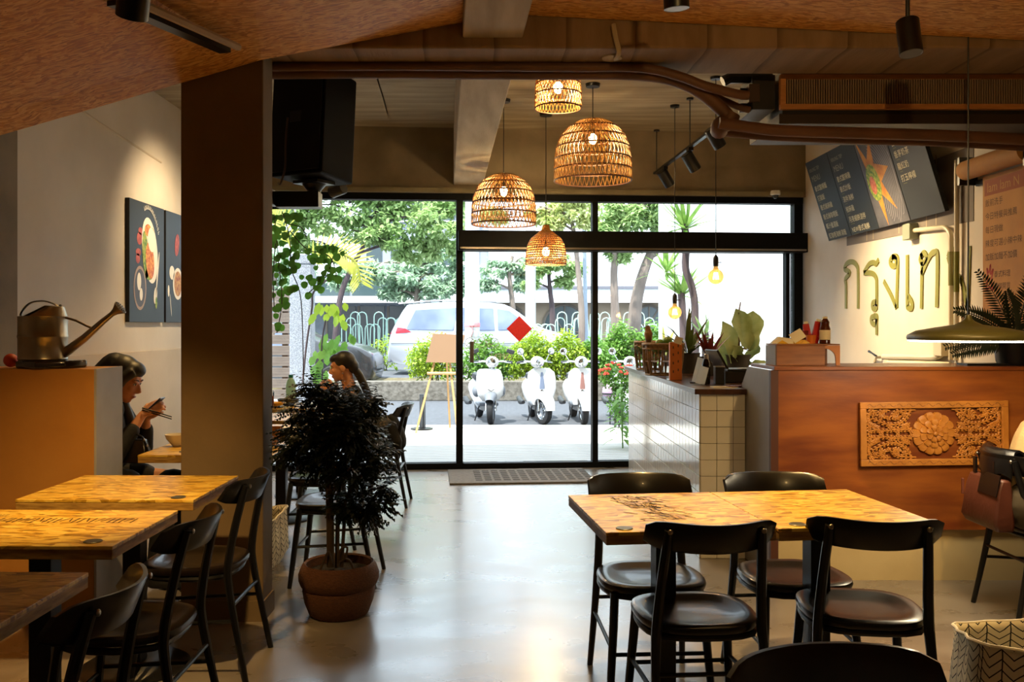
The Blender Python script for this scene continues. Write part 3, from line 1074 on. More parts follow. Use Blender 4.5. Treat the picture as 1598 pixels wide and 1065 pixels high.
def cane_basket(loc, r, h, label, fill=None):
    t = thing('cane_basket', label, 'basket', loc)
    MB().tube([(r * math.cos(q), r * math.sin(q), h) for q in [i * PI / 12 for i in range(24)]], .011, 7, closed=True).build('rim', K['wicker'], t)
    MB().tube([(r * 1.0 * math.cos(q), r * math.sin(q), h - .035) for q in [i * PI / 12 for i in range(24)]], .006, 6, closed=True).build('rim_band', K['wicker'], t)
    MB().lathe([(r * .98, h - .03), (r * .98, h)], 24, caps=False).build('rim_wall', K['wicker'], t)
    MB().tube([(r * .86 * math.cos(q), r * .86 * math.sin(q), .008) for q in [i * PI / 12 for i in range(24)]], .008, 6, closed=True).build('foot_ring', K['wicker'], t)
    MB().lathe([(0, h * .45), (r * .9, h * .45)], 20, caps=False).build('tray', K['wicker'], t, smooth=None)
    for i in range(10):
        q = 2 * PI * i / 10
        for dq in (-.06, .06):
            MB().tube([(r * .86 * math.cos(q), r * .86 * math.sin(q), .01), (r * .97 * math.cos(q + dq), r * .97 * math.sin(q + dq), h * .5), (r * math.cos(q + dq * 2), r * math.sin(q + dq * 2), h)], .006, 6).build('stake', K['wicker'], t)
    return t


b1_ = cane_basket(onwt(1035, 6.9), .155, .24, 'cane basket of limes with a wooden bird behind it')
b2_ = cane_basket(onwt(1014, 7.75), .13, .24, 'cane basket of dark moss nearest the glass front')
LG = 'limes in the cane basket'
lime0 = None
for i, (a, b, c) in enumerate(((-.07, -.05, 0), (.02, -.09, 0), (.09, -.03, 0), (-.02, .02, .03), (.06, .06, 0), (-.09, .05, 0), (.0, .1, 0), (.03, -.02, .05))):
    o = MB().ball((0, 0, 0), (.038, .034, .034), 12, 8).build('lime', K['lime']) if i == 0 else shared(lime0, None)
    lime0 = lime0 or o
    o.location = b1_.location + Vector((a, b, .215 + c))
    tag(o, 'green lime heaped in the cane basket on the worktop', 'lime', LG)
# wooden bird
bd = thing('wooden_bird', 'small carved wooden bird standing among the plants', 'figurine', onwt(1012, 7.3) + Vector((0, 0, .0)))
MB().tube(smoothpath([(0, 0, 0.0), (0, 0, .18), (0, 0, .30), (-.005, 0, .345), (-.008, 0, .385)], 4), [.03, .03, .03, .028, .026, .024, .024, .028, .032, .034, .032, .028, .024, .022, .021, .018, .008], 12).build('bird_body', mat('carved_light_wood', '#9a6a34', .6, c2='#3a2a18', scale=9), bd)
MB().cyl((-.018, 0, .37), (-.045, 0, .362), .007, .001, 8).build('beak', K['black'], bd)


def blade_plant(t, n, ln, wd, base, mat_, lean=.7, seed=0, name='foliage', zup=.35):
    """A rosette of sword leaves, one mesh for the small ones."""
    random.seed(seed)
    for i in range(n):
        q = i * 2.4 + random.uniform(-.3, .3)
        el = random.uniform(zup, 1.35)
        d = Vector((math.cos(q) * math.cos(el), math.sin(q) * math.cos(el), math.sin(el)))
        L_ = ln * random.uniform(.75, 1.1)
        MB().leaf(base, d, L_, wd, Vector((0, 0, 1)) if el < 1.2 else Vector((math.cos(q), math.sin(q), .2)), droop=lean * random.uniform(.1, .5)).build(name, mat_, t, smooth=60)


K['yucca'] = mat('yucca_leaf', '#5f8a3a', .45, c2='#8fae5a', scale=7, leafy=.35)
K['bromel'] = mat('dark_bromeliad_leaf', '#3a4a20', .45, c2='#4f5a28', scale=9, leafy=.3)
K['redleaf'] = mat('maroon_leaf', '#4a1612', .45, c2='#6a2418', scale=9, leafy=.3)
K['darkpot'] = mat('dark_planter', '#241c16', .6)
bp_ = thing('bromeliad', 'dark strap-leaved potted plant behind the orange carton', 'plant', onwt(1075, 7.2))
MB().lathe([(.07, 0), (.09, .16), (.098, .165), (.085, .16), (0, .15)], 20).build('pot', K['darkpot'], bp_)
blade_plant(bp_, 26, .36, .045, (0, 0, .15), K['bromel'], 1.0, 3, 'leaf', .2)
rp_ = thing('maroon_plant', 'maroon pointed-leaf potted plant beside the black bottle', 'plant', onwt(1107, 6.9))
MB().lathe([(.06, 0), (.075, .14), (.08, .145), (.07, .14), (0, .13)], 20).build('pot', K['darkpot'], rp_)
blade_plant(rp_, 14, .26, .04, (0, 0, .13), K['redleaf'], .3, 7, 'leaf', .8)
mo = thing('moss_plant', 'low dark feathery plant filling the far basket', 'plant', b2_.location + Vector((0, 0, .11)))
ms = MB()
for i in range(260):
    q, rr = random.uniform(0, 2 * PI), .11 * math.sqrt(random.random())
    d = Vector((math.cos(q) * .6, math.sin(q) * .6, random.uniform(.4, 1.2)))
    ms.leaf((rr * math.cos(q), rr * math.sin(q), .02), d, random.uniform(.08, .17), .012, (0, 0, 1), .4)
fo = ms.build('foliage', K['bromel'], mo, smooth=60)
fo['kind'] = 'stuff'

# orange pegboard carton with a card clipped on
oc = thing('orange_carton', 'tall orange carton with punched slots standing on the worktop', 'box', onwt(1054, 6.35), R(-6))
MB().box(-.042, .042, -.04, .04, 0, .265).build('carton', K['orange_box'], oc, smooth=None, bevel=.002)
sl_ = MB()
for i, x in enumerate((-.022, .012)):
    for z in (.05, .11, .17, .22):
        sl_.box(x, x + .008, -.0408, -.0398, z + i * .012, z + i * .012 + .018)
sl_.build('slots', K['ink'], oc, smooth=None)['kind'] = 'stuff'
MB(T(.008, -.05, .255, ry=R(18))).box(-.028, .028, -.001, .001, 0, .05).build('card', K['cream'], oc, smooth=None)
# acrylic card stands
for i, (x, Y, h, lab) in enumerate(((1086, 5.98, .17, 'tall tilted clear acrylic card stand on the worktop'), (1092, 5.82, .12, 'short tilted clear acrylic card stand on the worktop'))):
    a = thing('card_stand', lab, 'card stand', onwt(x, Y), R(-8))
    MB(T(0, 0, 0, ry=R(14))).box(-.03, .03, -.002, .002, .004, h).build('acrylic_sheet', mat('frosted_acrylic%d' % i, '#dfe4e8', .15, leafy=.6), a, smooth=None)
    MB().box(-.04, .04, -.03, .03, 0, .004).build('foot', K['clear'], a, smooth=None)
# bottle, cups, metal box
bt = thing('sauce_bottle', 'slim black bottle with a silver cap on the worktop', 'bottle', onwt(1102, 5.9))
MB().lathe([(.024, 0), (.026, .005), (.026, .13), (.021, .15), (.014, .165)], 20).build('bottle_body', mat('black_glass', '#0a0808', .08), bt)
MB().lathe([(.0145, .163), (.0145, .193), (.012, .196), (0, .196)], 20).build('cap', K['steel'], bt)
for i, (x, Y, lab) in enumerate(((1116, 5.9, 'black napkin box on the worktop beside the bottle'), )):
    nb = thing('napkin_box', lab, 'box', onwt(x + 6, Y), 0)
    MB().box(-.03, .03, -.03, .03, 0, .11).build('box_body', mat('dark_tin', '#101214', .3), nb, smooth=None, bevel=.003)
    MB().box(-.031, .031, -.031, .031, .11, .116).build('lid', K['steel'], nb, smooth=None, bevel=.002)
rg = thing('cash_register', 'black cash register with a tilted touch screen on the worktop', 'cash register', onwt(1158, 6.12), R(4))
MB().box(-.15, .13, -.1, .16, 0, .075).build('drawer', mat('black_plastic', '#090a0b', .35), rg, smooth=None, bevel=.006)
MB().box(-.13, .12, -.09, .15, .075, .09).build('deck', MATS['black_plastic'], rg, smooth=None, bevel=.004)
MB(T(-.13, .02, .09, rz=R(10), ry=R(-32))).box(-.008, .008, -.08, .1, 0, .15).build('screen', MATS['black_plastic'], rg, smooth=None, bevel=.003)
MB(T(.02, -.02, .09)).box(-.05, .05, -.05, .05, 0, .004).build('key_pad', K['steel'], rg, smooth=None)
tg = thing('menu_card', 'folded cream menu card with a red edge lying at the worktop end', 'card', onwt(1135, 5.56), R(8))
MB().box(-.1, .06, -.03, .03, 0, .006).build('sheet', K['cream'], tg, smooth=None)
MB().box(.0, .1, -.026, .03, .006, .012).build('cover', mat('maroon_card', '#5a1a18', .5), tg, smooth=None)

# fiddle-leaf fig by the glass
fg = thing('fiddle_leaf_fig', 'fiddle-leaf fig with big pale leaves against the glass front', 'plant', (onwt(1152, 7.5).x, 7.5, WZ))
MB().lathe([(.08, 0), (.1, .13), (.108, .14), (.09, .135), (0, .125)], 24).build('pot', K['darkpot'], fg)
MB().tube([(0, 0, .12), (.01, 0, .3), (0, .01, .45), (.02, 0, .58)], [.012, .01, .008, .005], 8).build('stem', K['bark'], fg)
K['fig'] = mat('fig_leaf', '#6f7d45', .45, c2='#8c9560', scale=9, leafy=.5)


def big_leaf(base, tip, wid, nrm, curl=.15):
    b, t_ = Vector(base), Vector(tip)
    d = t_ - b
    nn = Vector(nrm)
    nn = (nn - d.normalized() * nn.dot(d.normalized())).normalized()
    w = d.normalized().cross(nn)
    vs, fs = [], []
    for i in range(9):
        k = i / 8
        wd = wid * (.55 + .45 * math.sin(min(k * 1.25, 1) * PI * .5)) * math.sin(min(1, (1 - k) * 3.2) * PI / 2) * min(1, k * 7 + .12) * (1 - .22 * math.exp(-((k - .4) / .12) ** 2))
        for j in range(5):
            u = (j - 2) / 2
            vs.append(b + d * k + w * (u * wd / 2) - nn * (curl * d.length * (k * k * .6) - .12 * wd * u * u - .01 * math.sin(k * 20 + u * 3)))
    for i in range(8):
        for j in range(4):
            fs.append((i * 5 + j, i * 5 + j + 1, i * 5 + j + 6, i * 5 + j + 5))
    return vs, fs


def fp(x, y):
    q = P(x, y, 7.5) - fg.location
    return Vector((q.x, q.y, q.z))


for (bx, by, tx, ty, wd, yo, nr) in ((1168, 545, 1150, 482, .19, -.02, (.2, -1, .2)), (1172, 548, 1178, 484, .20, .04, (-.3, -1, .1)), (1148, 572, 1128, 502, .17, -.06, (.3, -1, .3)), (1140, 590, 1130, 520, .17, .03, (-.2, -1, .2)),
                                     (1165, 545, 1186, 500, .14, .1, (-.6, -1, 0)), (1160, 570, 1198, 565, .12, -.02, (0, -.4, 1)), (1155, 565, 1140, 540, .12, -.1, (0, -1, .3)), (1165, 560, 1190, 538, .1, .06, (.1, -1, .5))):
    a, c = fp(bx, by), fp(tx, ty)
    a.y += yo * .4
    c.y += yo * 1.5
    vs, fs = big_leaf(a, c, wd, nr)
    MB().add(vs, fs).build('leaf', K['fig'], fg, smooth=60)
    MB().tube([(0, 0, max(.2, a.z - .06)), a], .004, 5).build('petiole', K['bark'], fg)

# ------------------------------------------------------------------ crate and groceries on the bar
BTZ = 1.1925
cr = thing('wooden_crate', 'low open wooden crate with a curved cut-out end on the bar', 'crate', (P(1208, 0, 5.15).x, 5.1, BTZ))
MB().box(0, .275, 0, .012, 0, .112).build('front_board', mat('light_crate_wood', '#9a5f2c', .5, c2='#7f4a1e', scale=5, stretch=(1, 1, 9)), cr, smooth=None, bevel=.002)
MB().box(0, .36, .2, .212, 0, .112).build('back_board', MATS['light_crate_wood'], cr, smooth=None, bevel=.002)
MB().box(-.004, .008, .012, .2, 0, .112).build('end_board', K['grey_paint'], cr, smooth=None)
MB().box(.0, .36, .0, .212, .113, .121).build('shelf_board', MATS['light_crate_wood'], cr, smooth=None, bevel=.002)
arc = [(.275, .112), (.275, .095)] + [(.275 + .06 * math.sin(i * PI / 16), .04 + .055 * math.cos(i * PI / 16)) for i in range(1, 9)] + [(.338, 0), (.36, 0), (.36, .112)]
MB(CM @ Matrix.Translation((0, 0, -.012))).prism(arc, 0, .012).build('bracket', mat('orange_bracket', '#b5702c', .5), cr, smooth=None)
GZ = BTZ + .122
sb_ = thing('sauce_jug', 'brown sauce bottle with cream label on the crate', 'bottle', (cr.location.x + .31, 5.2, GZ))
MB().lathe([(.028, 0), (.031, .004), (.031, .085), (.026, .1), (.024, .105), (.026, .125), (.016, .14), (.014, .146)], 20).build('bottle_body', mat('brown_bottle', '#4a2010', .12), sb_)
MB().lathe([(.0145, .144), (.0145, .156), (0, .157)], 16).build('cap', K['cream'], sb_)
MB().lathe([(.0315, .022), (.0315, .078)], 20, caps=False).build('paper_label', K['cream'], sb_)
for i, (dx, dy, h, tilt, lab) in enumerate(((.265, .15, .13, 10, 'red squeeze packet leaning on the sauce bottle'), (.235, .17, .115, -6, 'red and white snack packet behind the orange cup'))):
    k_ = thing('snack_packet', lab, 'packet', (cr.location.x + dx, 5.1 + dy, GZ))
    MB(T(ry=R(tilt))).loft([[(-.022, -.004, 0), (.022, -.004, 0), (.022, .004, 0), (-.022, .004, 0)], [(-.022, -.014, h * .4), (.022, -.014, h * .4), (.022, .014, h * .4), (-.022, .014, h * .4)], [(-.018, -.003, h), (.018, -.003, h), (.018, .003, h), (-.018, .003, h)]]).build('pouch', mat('red_packet%d' % i, '#b01c1a', .3, c2='#e6dcd0', scale=14, lo=.52, hi=.6), k_, bevel=.003)
    MB(T(ry=R(tilt))).box(-.012, .012, -.006, .006, h, h + .014).build('spout', K['cream'], k_)
oc2 = thing('orange_cup', 'orange paper cup on the crate', 'cup', (cr.location.x + .215, 5.16, GZ))
MB().lathe([(.022, 0), (.03, .048), (.032, .05), (.028, .048), (.02, .006), (0, .006)], 20).build('cup', K['orange_box'], oc2)
rc_ = thing('red_bowl', 'small dark red bowl behind the orange cup', 'bowl', (cr.location.x + .19, 5.24, GZ))
MB().lathe([(.02, 0), (.036, .05), (.036, .075), (.033, .075), (.03, .05), (0, .01)], 20).build('bowl', mat('dark_red_glaze', '#6a1614', .3), rc_)
random.seed(8)
for i, (dx, dy, rz_, lab) in enumerate(((.07, .07, 8, 'yellow snack packet lying at the grey end of the crate'), (.15, .06, -14, 'yellow snack packet lying under the cream card'), (.19, .10, 30, 'yellow snack packet leaning on the orange cup'))):
    k_ = thing('yellow_packet', lab, 'packet', (cr.location.x + dx, 5.1 + dy, GZ), R(rz_))
    MB().loft([[(-.055, -.03, .002), (-.055, .03, .002), (-.055, .03, .004), (-.055, -.03, .004)], [(-.03, -.034, .0), (-.03, .034, 0), (-.03, .026, .02), (-.03, -.026, .02)], [(.03, -.034, .0), (.03, .034, 0), (.03, .026, .022), (.03, -.026, .022)], [(.055, -.03, .002), (.055, .03, .002), (.055, .03, .004), (.055, -.03, .004)]]).build('pouch', K['yellow_bag'], k_, bevel=.002)
cd = thing('cream_card', 'cream card propped up on the snack packets', 'card', (cr.location.x + .15, 5.13, GZ + .024), R(12))
MB(T(rx=R(-25), ry=R(-28))).box(-.045, .035, -.001, .001, 0, .06).build('sheet', K['cream'], cd, smooth=None)
cg = thing('cream_card', 'cream folded bag lying flat at the grey end of the crate', 'card', (cr.location.x + .05, 5.17, GZ + .0), R(-6))
MB().loft([[(-.06, -.03, 0), (-.06, .03, 0), (-.06, .03, .004), (-.06, -.03, .004)], [(-.02, -.03, 0), (-.02, .03, 0), (-.02, .03, .04), (-.02, -.03, .04)], [(.06, -.03, 0), (.06, .03, 0), (.06, .03, .028), (.06, -.03, .028)]]).build('sheet', K['cream'], cg, smooth=None)

# ------------------------------------------------------------------ right wall: lettering, band, boards, pipes, poster
MR = Matrix(((0, 0, -1, XR - .002), (-1, 0, 0, 0), (0, 1, 0, 0), (0, 0, 0, 1)))     # local x runs toward the camera (-Y), y up, z into the room


def wr(x, y):
    """Photo pixel on the right wall -> (-Y, z)."""
    Y = XR * CF / (x - CX)
    return (-Y, CH - (y - CY) * Y / CF)


def ribbon(mb, pts, wid, th=.006, closed=False, k=5, sm=True):
    pp = smoothpath([(a, b, 0) for a, b in pts], k, closed) if sm else [Vector((a, b, 0)) for a, b in pts]
    n = len(pp)
    Lp, Rp = [], []
    for i in range(n):
        a = pp[(i - 1) % n] if (closed or i) else pp[i]
        b = pp[(i + 1) % n] if (closed or i < n - 1) else pp[i]
        d = (b - a).normalized()
        nn = Vector((-d.y, d.x, 0))
        Lp.append(pp[i] + nn * wid / 2)
        Rp.append(pp[i] - nn * wid / 2)
    vs = Lp + Rp + [p_ + Vector((0, 0, th)) for p_ in Lp + Rp]
    fs = []
    for i in range(n if closed else n - 1):
        j = (i + 1) % n
        fs += [(2 * n + i, 3 * n + i, 3 * n + j, 2 * n + j), (i, 2 * n + i, 2 * n + j, j), (3 * n + i, n + i, n + j, 3 * n + j)]
    if not closed:
        fs += [(0, n, 3 * n, 2 * n), (n - 1, 3 * n - 1, 4 * n - 1, 2 * n - 1)]
    mb.add(vs, fs)


wl = thing('wall_lettering', 'large olive green Thai lettering painted on the white wall', 'lettering')
LW = .045


def W(*pts):
    return [wr(a, b) for a, b in pts]


glyphs = [
    [W((1321, 482), (1321, 446), (1320, 436), (1327, 426), (1319, 420), (1323, 411), (1331, 409), (1338, 415), (1340, 428), (1340, 482))],
    [W((1349, 426), (1357, 413), (1364, 410), (1368, 412), (1372, 406)), W((1349, 426), (1362, 427), (1368, 434), (1369, 446), (1369, 478)), W((1369, 471), (1363, 473), (1363, 481), (1368, 482), (1369, 475))],
    [W((1366, 494), (1361, 496), (1361, 503), (1366, 507), (1369, 500), (1369, 494), (1365, 493)), W((1369, 498), (1369, 523))],
    [W((1393, 401), (1399, 404), (1399, 414), (1393, 415), (1390, 408), (1395, 401), (1401, 402), (1402, 416), (1400, 481)), W((1400, 481), (1392, 462), (1380, 439))],
    [W((1417, 398), (1417, 470), (1418, 480), (1424, 481), (1424, 472), (1418, 462))],
    [W((1438, 401), (1443, 395), (1447, 402), (1442, 411), (1437, 405), (1441, 396)), W((1440, 409), (1439, 482)), W((1439, 428), (1452, 400), (1460, 394), (1464, 402), (1463, 480))],
    [W((1481, 402), (1485, 390), (1491, 394), (1490, 408), (1484, 410), (1481, 400)), W((1489, 409), (1485, 482)), W((1485, 482), (1498, 432), (1511, 480)), W((1511, 480), (1514, 384))],
]
for g in glyphs:
    mb = MB(MR)
    for st in g:
        ribbon(mb, st, LW if len(st) > 3 or st is g[0] else LW * .9)
    mb.build('letter', K['green_paint'], wl, smooth=None)
# dark grey band painted behind the menu boards
gb = MB(MR)
a, b, c, d = wr(1322, 384), wr(1520, 345), wr(1520, 226), wr(1322, 262)
gb.prism([a, b, (b[0], c[1]), (a[0], c[1])], -.001, .002)
bd_ = gb.build('painted_band', K['grey_band'], smooth=None)
struct(bd_)
bd_.name = 'trim_4'
lnm = mat('band_scratch', '#a8977c', .8)
for x in (1353, 1363, 1403, 1446, 1461):
    q = wr(x, 375)
    MB(MR).box(q[0], q[0] + .012, a[1] + .004, a[1] + .5, .002, .0026).build('band_stripe', lnm, bd_, smooth=None)


mat_dimtxt = mat('dim_lettering', '#8f8a76', .7)


def board2(y0, y1, label, lines, pic=False):
    w = y0 - y1
    zt, zb = 2.92, 2.2
    xt, xb = XR - .27, XR - .05
    h = math.hypot(xt - xb, zt - zb)
    t = thing('menu_board', label, 'menu board', (xb, y0, zb))
    ex = Vector((0, -1, 0))
    ey = Vector((xt - xb, 0, zt - zb)).normalized()
    ez = ex.cross(ey)
    M4 = Matrix(((ex.x, ey.x, ez.x, 0), (ex.y, ey.y, ez.y, 0), (ex.z, ey.z, ez.z, 0), (0, 0, 0, 1)))
    MB(M4).box(.004, w - .004, 0, h, -.03, 0).build('board_panel', K['board'], t, smooth=None, bevel=.002)
    MB().tube([(0, -w / 2, .05), (.05, -w / 2, .05)], .006, 6).build('bracket', K['black'], t)
    if pic:
        return t, M4, w, h
    y = h - .10
    ls = []
    for head, s_ in lines[0]:
        ls.append((head, s_, .05, y))
        y -= .09
    if ls:
        lettering(ls, t, mat_dimtxt, M4 @ Matrix.Translation((0, 0, .0012)), 'board_heading')
    sz = .058
    step = .09
    ls, ss = [], []
    for ln in lines[1]:
        ls.append((ln, sz, .05, y))
        ss.append(('-' * (2 + len(ln)), .03, .065, y - .026))
        y -= step
    lettering(ls, t, K['chalk'], M4 @ Matrix.Translation((0, 0, .0012)), 'board_lettering')
    lettering(ss, t, K['chalk_y'], M4 @ Matrix.Translation((0, 0, .0012)), 'small_print')
    return t


YB0 = [8.32, 7.78, 7.21, 6.66, 6.14]
board2(YB0[0], YB0[1], 'dark menu board with six dishes, beside the security camera', ([('KRUNG TEP', .045), ('MENU', .075)], ['泰式酸辣麵', '打拋飯', '泰式椒麻雞', '泰式綠咖哩飯', '椰汁雞湯飯', '紅咖哩海鮮湯麵']))
board2(YB0[1], YB0[2], 'dark menu board ending with a dish marked NEW', ([('KRUNG TEP', .045), ('MENU', .075)], ['泰式酸辣雞', '泰式炒飯', '涼拌海鮮', '椒麻雞', '月亮蝦餅涼拌', 'NEW泰式海鮮']))
pic, Mp, pw, ph = board2(YB0[2], YB0[3], 'photo board of golden crackers round a green dip', None, True)
MB(Mp @ Matrix.Translation((0, 0, .0006))).flat([(.005, .002), (pw - .005, .002), (pw - .005, ph - .002), (.005, ph - .002)]).build('print_ground', mat('print_slate', '#5d5a5e', .6, c2='#3f3d42', scale=6), pic, smooth=None)
swm = mat('print_swirl', '#8b878c', .6)
sw = MB(Mp @ Matrix.Translation((0, 0, .001)))
for k in range(13):
    rr = .2 + k * .022
    pts = [(.08 + rr * 1.15 * math.cos(q), .36 + rr * 1.2 * math.sin(q)) for q in [-1.0 + i * .18 for i in range(13)]]
    pts = [p_ for p_ in pts if .01 < p_[0] < pw - .02 and .01 < p_[1] < ph - .01]
    if len(pts) > 3:
        ribbon(sw, pts, .005, .0002, k=2)
sw.build('print_swirls', swm, pic, smooth=None)
chip = mat('print_cracker', '#c88a2a', .6, c2='#a8641c', scale=12)
cpm = MB(Mp @ Matrix.Translation((0, 0, .0016)) @ Matrix.Diagonal((.92, 1.1, 1, 1)))
for tri in ([(.03, .66), (.10, .42), (.18, .47)], [(.30, .64), (.13, .47), (.26, .42)], [(.50, .40), (.24, .46), (.27, .30)], [(.44, .10), (.20, .26), (.30, .33)], [(.20, .0), (.13, .24), (.24, .22)]):
    cpm.flat(tri)
cpm.build('print_crackers', chip, pic, smooth=None)
gm = MB(Mp @ Matrix.Translation((0, 0, .0022)))
disc2(gm, .15, .36, .11, .15, 0)
gm.build('print_salad', PM['green'], pic, smooth=None)
gm = MB(Mp @ Matrix.Translation((0, 0, .0028)))
disc2(gm, .13, .34, .05, .075, 0)
gm.build('print_dip', mat('print_red_dip', '#a8452c', .6, c2='#c87a5a', scale=30), pic, smooth=None)
board2(YB0[3], YB0[4], 'dark menu board of five drinks', ([], ['泰式奶茶', '香茅茶', '香茅奶茶', '龍紅奶', '打玉檸檬']))

# conduits, junction boxes and tap
cdt = thing('conduit', 'cream pipe run with a junction box on the lettered wall', 'pipe')


def wpt(x, y, off=.03):
    a, b = wr(x, y)
    return Vector((XR - off, -a, b))


MB().tube(smoothpath([wpt(1432, 360), wpt(1470, 356), wpt(1482, 356), wpt(1490, 366), wpt(1491, 385), wpt(1491, 480), wpt(1491, 562)], 5), .017, 10).build('pipe', K['pvc'], cdt)
MB().tube([wpt(1500, 250), wpt(1500, 400), wpt(1499, 562)], .016, 10).build('pipe', K['pvc'], cdt)
MB().tube([wpt(1491, 393), wpt(1491, 446)], .0178, 10).build('painted_section', K['green_paint'], cdt, label='green painted stretch of pipe')
MB().tube([wpt(1500, 393), wpt(1499.7, 456)], .0168, 10).build('painted_section', K['green_paint'], cdt, label='green painted stretch of pipe')
q = wpt(1428, 362)
jb = MB().box(XR - .07, XR - .002, q.y - .06, q.y + .06, q.z - .06, q.z + .06).build('junction_box', mat('grey_green_box', '#7f8571', .5), cdt, smooth=None, bevel=.005)
q = wpt(1478, 540)
MB().box(XR - .07, XR - .002, q.y - .06, q.y + .06, q.z - .07, q.z + .07).build('junction_box', K['pvc'], cdt, smooth=None, bevel=.005)
MB().tube(smoothpath([wpt(1385, 557), wpt(1420, 557), wpt(1462, 558), wpt(1474, 553), wpt(1476, 545)], 5), .024, 10).build('pipe', K['pvc'], cdt)
MB().tube([wpt(1392, 566), wpt(1440, 567), wpt(1490, 570)], .02, 10).build('pipe', K['pvc'], cdt)
tp = thing('wall_tap', 'small dark lever tap above the bar on the lettered wall', 'tap')
q = wpt(1377, 558, .05)
MB().tube([q + Vector((.045, 0, 0)), q, q + Vector((-.01, 0, -.03)), q + Vector((-.012, 0, -.07))], .012, 8).build('spout', K['steel'], tp)
MB().tube([q + Vector((0, 0, .01)), q + Vector((-.01, .05, .03)), q + Vector((-.01, .12, .045))], [.01, .007, .011], 8).build('lever', K['black'], tp)
# kraft paper roll menu
kr = thing('kraft_roll', 'roll of brown paper on a black wall bracket', 'paper roll')
q0, q1 = wpt(1522, 264, .09), wpt(1600, 245, .09)
zc = 2.42
MB().tube([(XR - .09, 5.80, zc), (XR - .09, 5.12, zc)], .062, 24).build('roll', K['kraft'], kr)
for y in (5.83, 5.10):
    MB().box(XR - .12, XR - .001, y - .012, y + .012, zc - .09, zc + .09).build('bracket', K['black'], kr, smooth=None)
MB().box(XR - .02, XR - .001, 5.12, 5.81, zc - .10, zc - .065).build('cutter_bar', K['black'], kr, smooth=None)
po = thing('kraft_poster', 'sheet of handwritten brown paper hanging from the roll', 'poster', (XR - .03, 5.70, 1.28))
MP = Matrix(((0, 0, -1, 0), (-1, 0, 0, 0), (0, 1, 0, 0), (0, 0, 0, 1)))
MB(MP).box(0, .56, 0, 1.08, -.001, .001).build('sheet', K['kraft'], po, smooth=None)
MB(MP).box(.02, .54, .955, 1.055, .0011, .0014).build('print_banner', mat('faded_red_ink', '#8f4a26', .8), po, smooth=None)
lettering([('lam lam N', .085, .05, .975)], po, K['kraft'], MP @ Matrix.Translation((0, 0, .0022)), 'print_title')
random.seed(4)
rows = ['飯前洗手', '今日特餐與推薦', '每日現做', '辣度可選小辣中辣', '加飯加麵不加價']
lettering([(b, .05, .03, .89 - i * .085) for i, b in enumerate(rows)] + [(b, .045, .13, .44 - i * .075) for i, b in enumerate(['泰式料理', '酸辣開胃', '歡迎內用', '謝謝光臨'])], po, K['ink'], MP @ Matrix.Translation((0, 0, .0016)), 'print_handwriting')
cm_ = MB(MP @ Matrix.Translation((0, 0, .0016)))
ribbon(cm_, [(.06, .44), (.05, .50), (.07, .47), (.09, .52), (.09, .46), (.12, .49), (.10, .42), (.12, .36), (.08, .38), (.04, .36), (.06, .44)], .014, .0003)
cm_.build('print_flower', K['red_ink'], po, smooth=None)
# security camera at the corner of the glass front
sc_ = thing('security_camera', 'small white dome security camera over the glass front', 'camera', P(1210, 301, 9.0))
MB().lathe([(.045, .02), (.05, 0), (.05, -.02), (.04, -.025)], 20).build('mount', K['white_ceramic'], sc_)
MB().ball((0, 0, -.028), .032, 14, 10).build('dome', mat('smoked_dome', '#2a2c2e', .1), sc_)

# ------------------------------------------------------------------ lamps


def spot_light(loc, target, power, size=55, blend=.7, color=(1, .66, .32), r=.03, parent=None):
    l = bpy.data.lights.new('lamp_light', 'SPOT')
    l.energy, l.spot_size, l.spot_blend, l.color, l.shadow_soft_size = power, R(size), 1.0, color, r
    o = bpy.data.objects.new('lamp_light', l)
    COL.objects.link(o)
    o.location = loc
    o.rotation_euler = (Vector(target) - Vector(loc)).to_track_quat('-Z', 'Y').to_euler()
    return o


def point_light(loc, power, color=(1, .74, .38), r=.03):
    l = bpy.data.lights.new('lamp_light', 'POINT')
    l.energy, l.color, l.shadow_soft_size = power, color, r
    o = bpy.data.objects.new('lamp_light', l)
    COL.objects.link(o)
    o.location = loc
    return o


def cyl_spot(loc, target, label, ztop, power=0, r=.046, L_=.15, lit=True, size=60, track=None, color=(1, .66, .32)):
    """A black can spotlight hanging from the ceiling; loc = centre of the can's mouth."""
    loc, target = Vector(loc), Vector(target)
    t = thing('can_spotlight', label, 'spotlight', loc)
    d = (target - loc).normalized()
    M4 = (-d).to_track_quat('Z', 'Y').to_matrix().to_4x4()
    MB(M4).lathe([(r, 0), (r, L_ - .004), (r - .004, L_), (0, L_)], 24).build('can', K['black'], t, smooth=40)
    MB(M4).lathe([(r - .003, -.001), (r - .012, .012), (r - .014, .02), (0, .02)], 24, caps=False).build('reflector', K['steel'], t)
    if lit:
        MB(M4).lathe([(0, .004), (r * .62, .004), (r * .62, .0195), (0, .0195)], 16).build('lens', K['spot_lens'], t)
    j = M4 @ Vector((0, 0, L_ * .9))
    MB().tube([j, (j.x, j.y, ztop - loc.z - .02)], .009, 8).build('stem', K['black'], t)
    MB().box(j.x - .03, j.x + .03, j.y - .02, j.y + .02, ztop - loc.z - .03, ztop - loc.z - .002).build('adapter', K['black'], t, smooth=None)
    if power:
        spot_light(loc + d * .012, target, power, size, color=color)
    return t


WARM = (1, .62, .22)
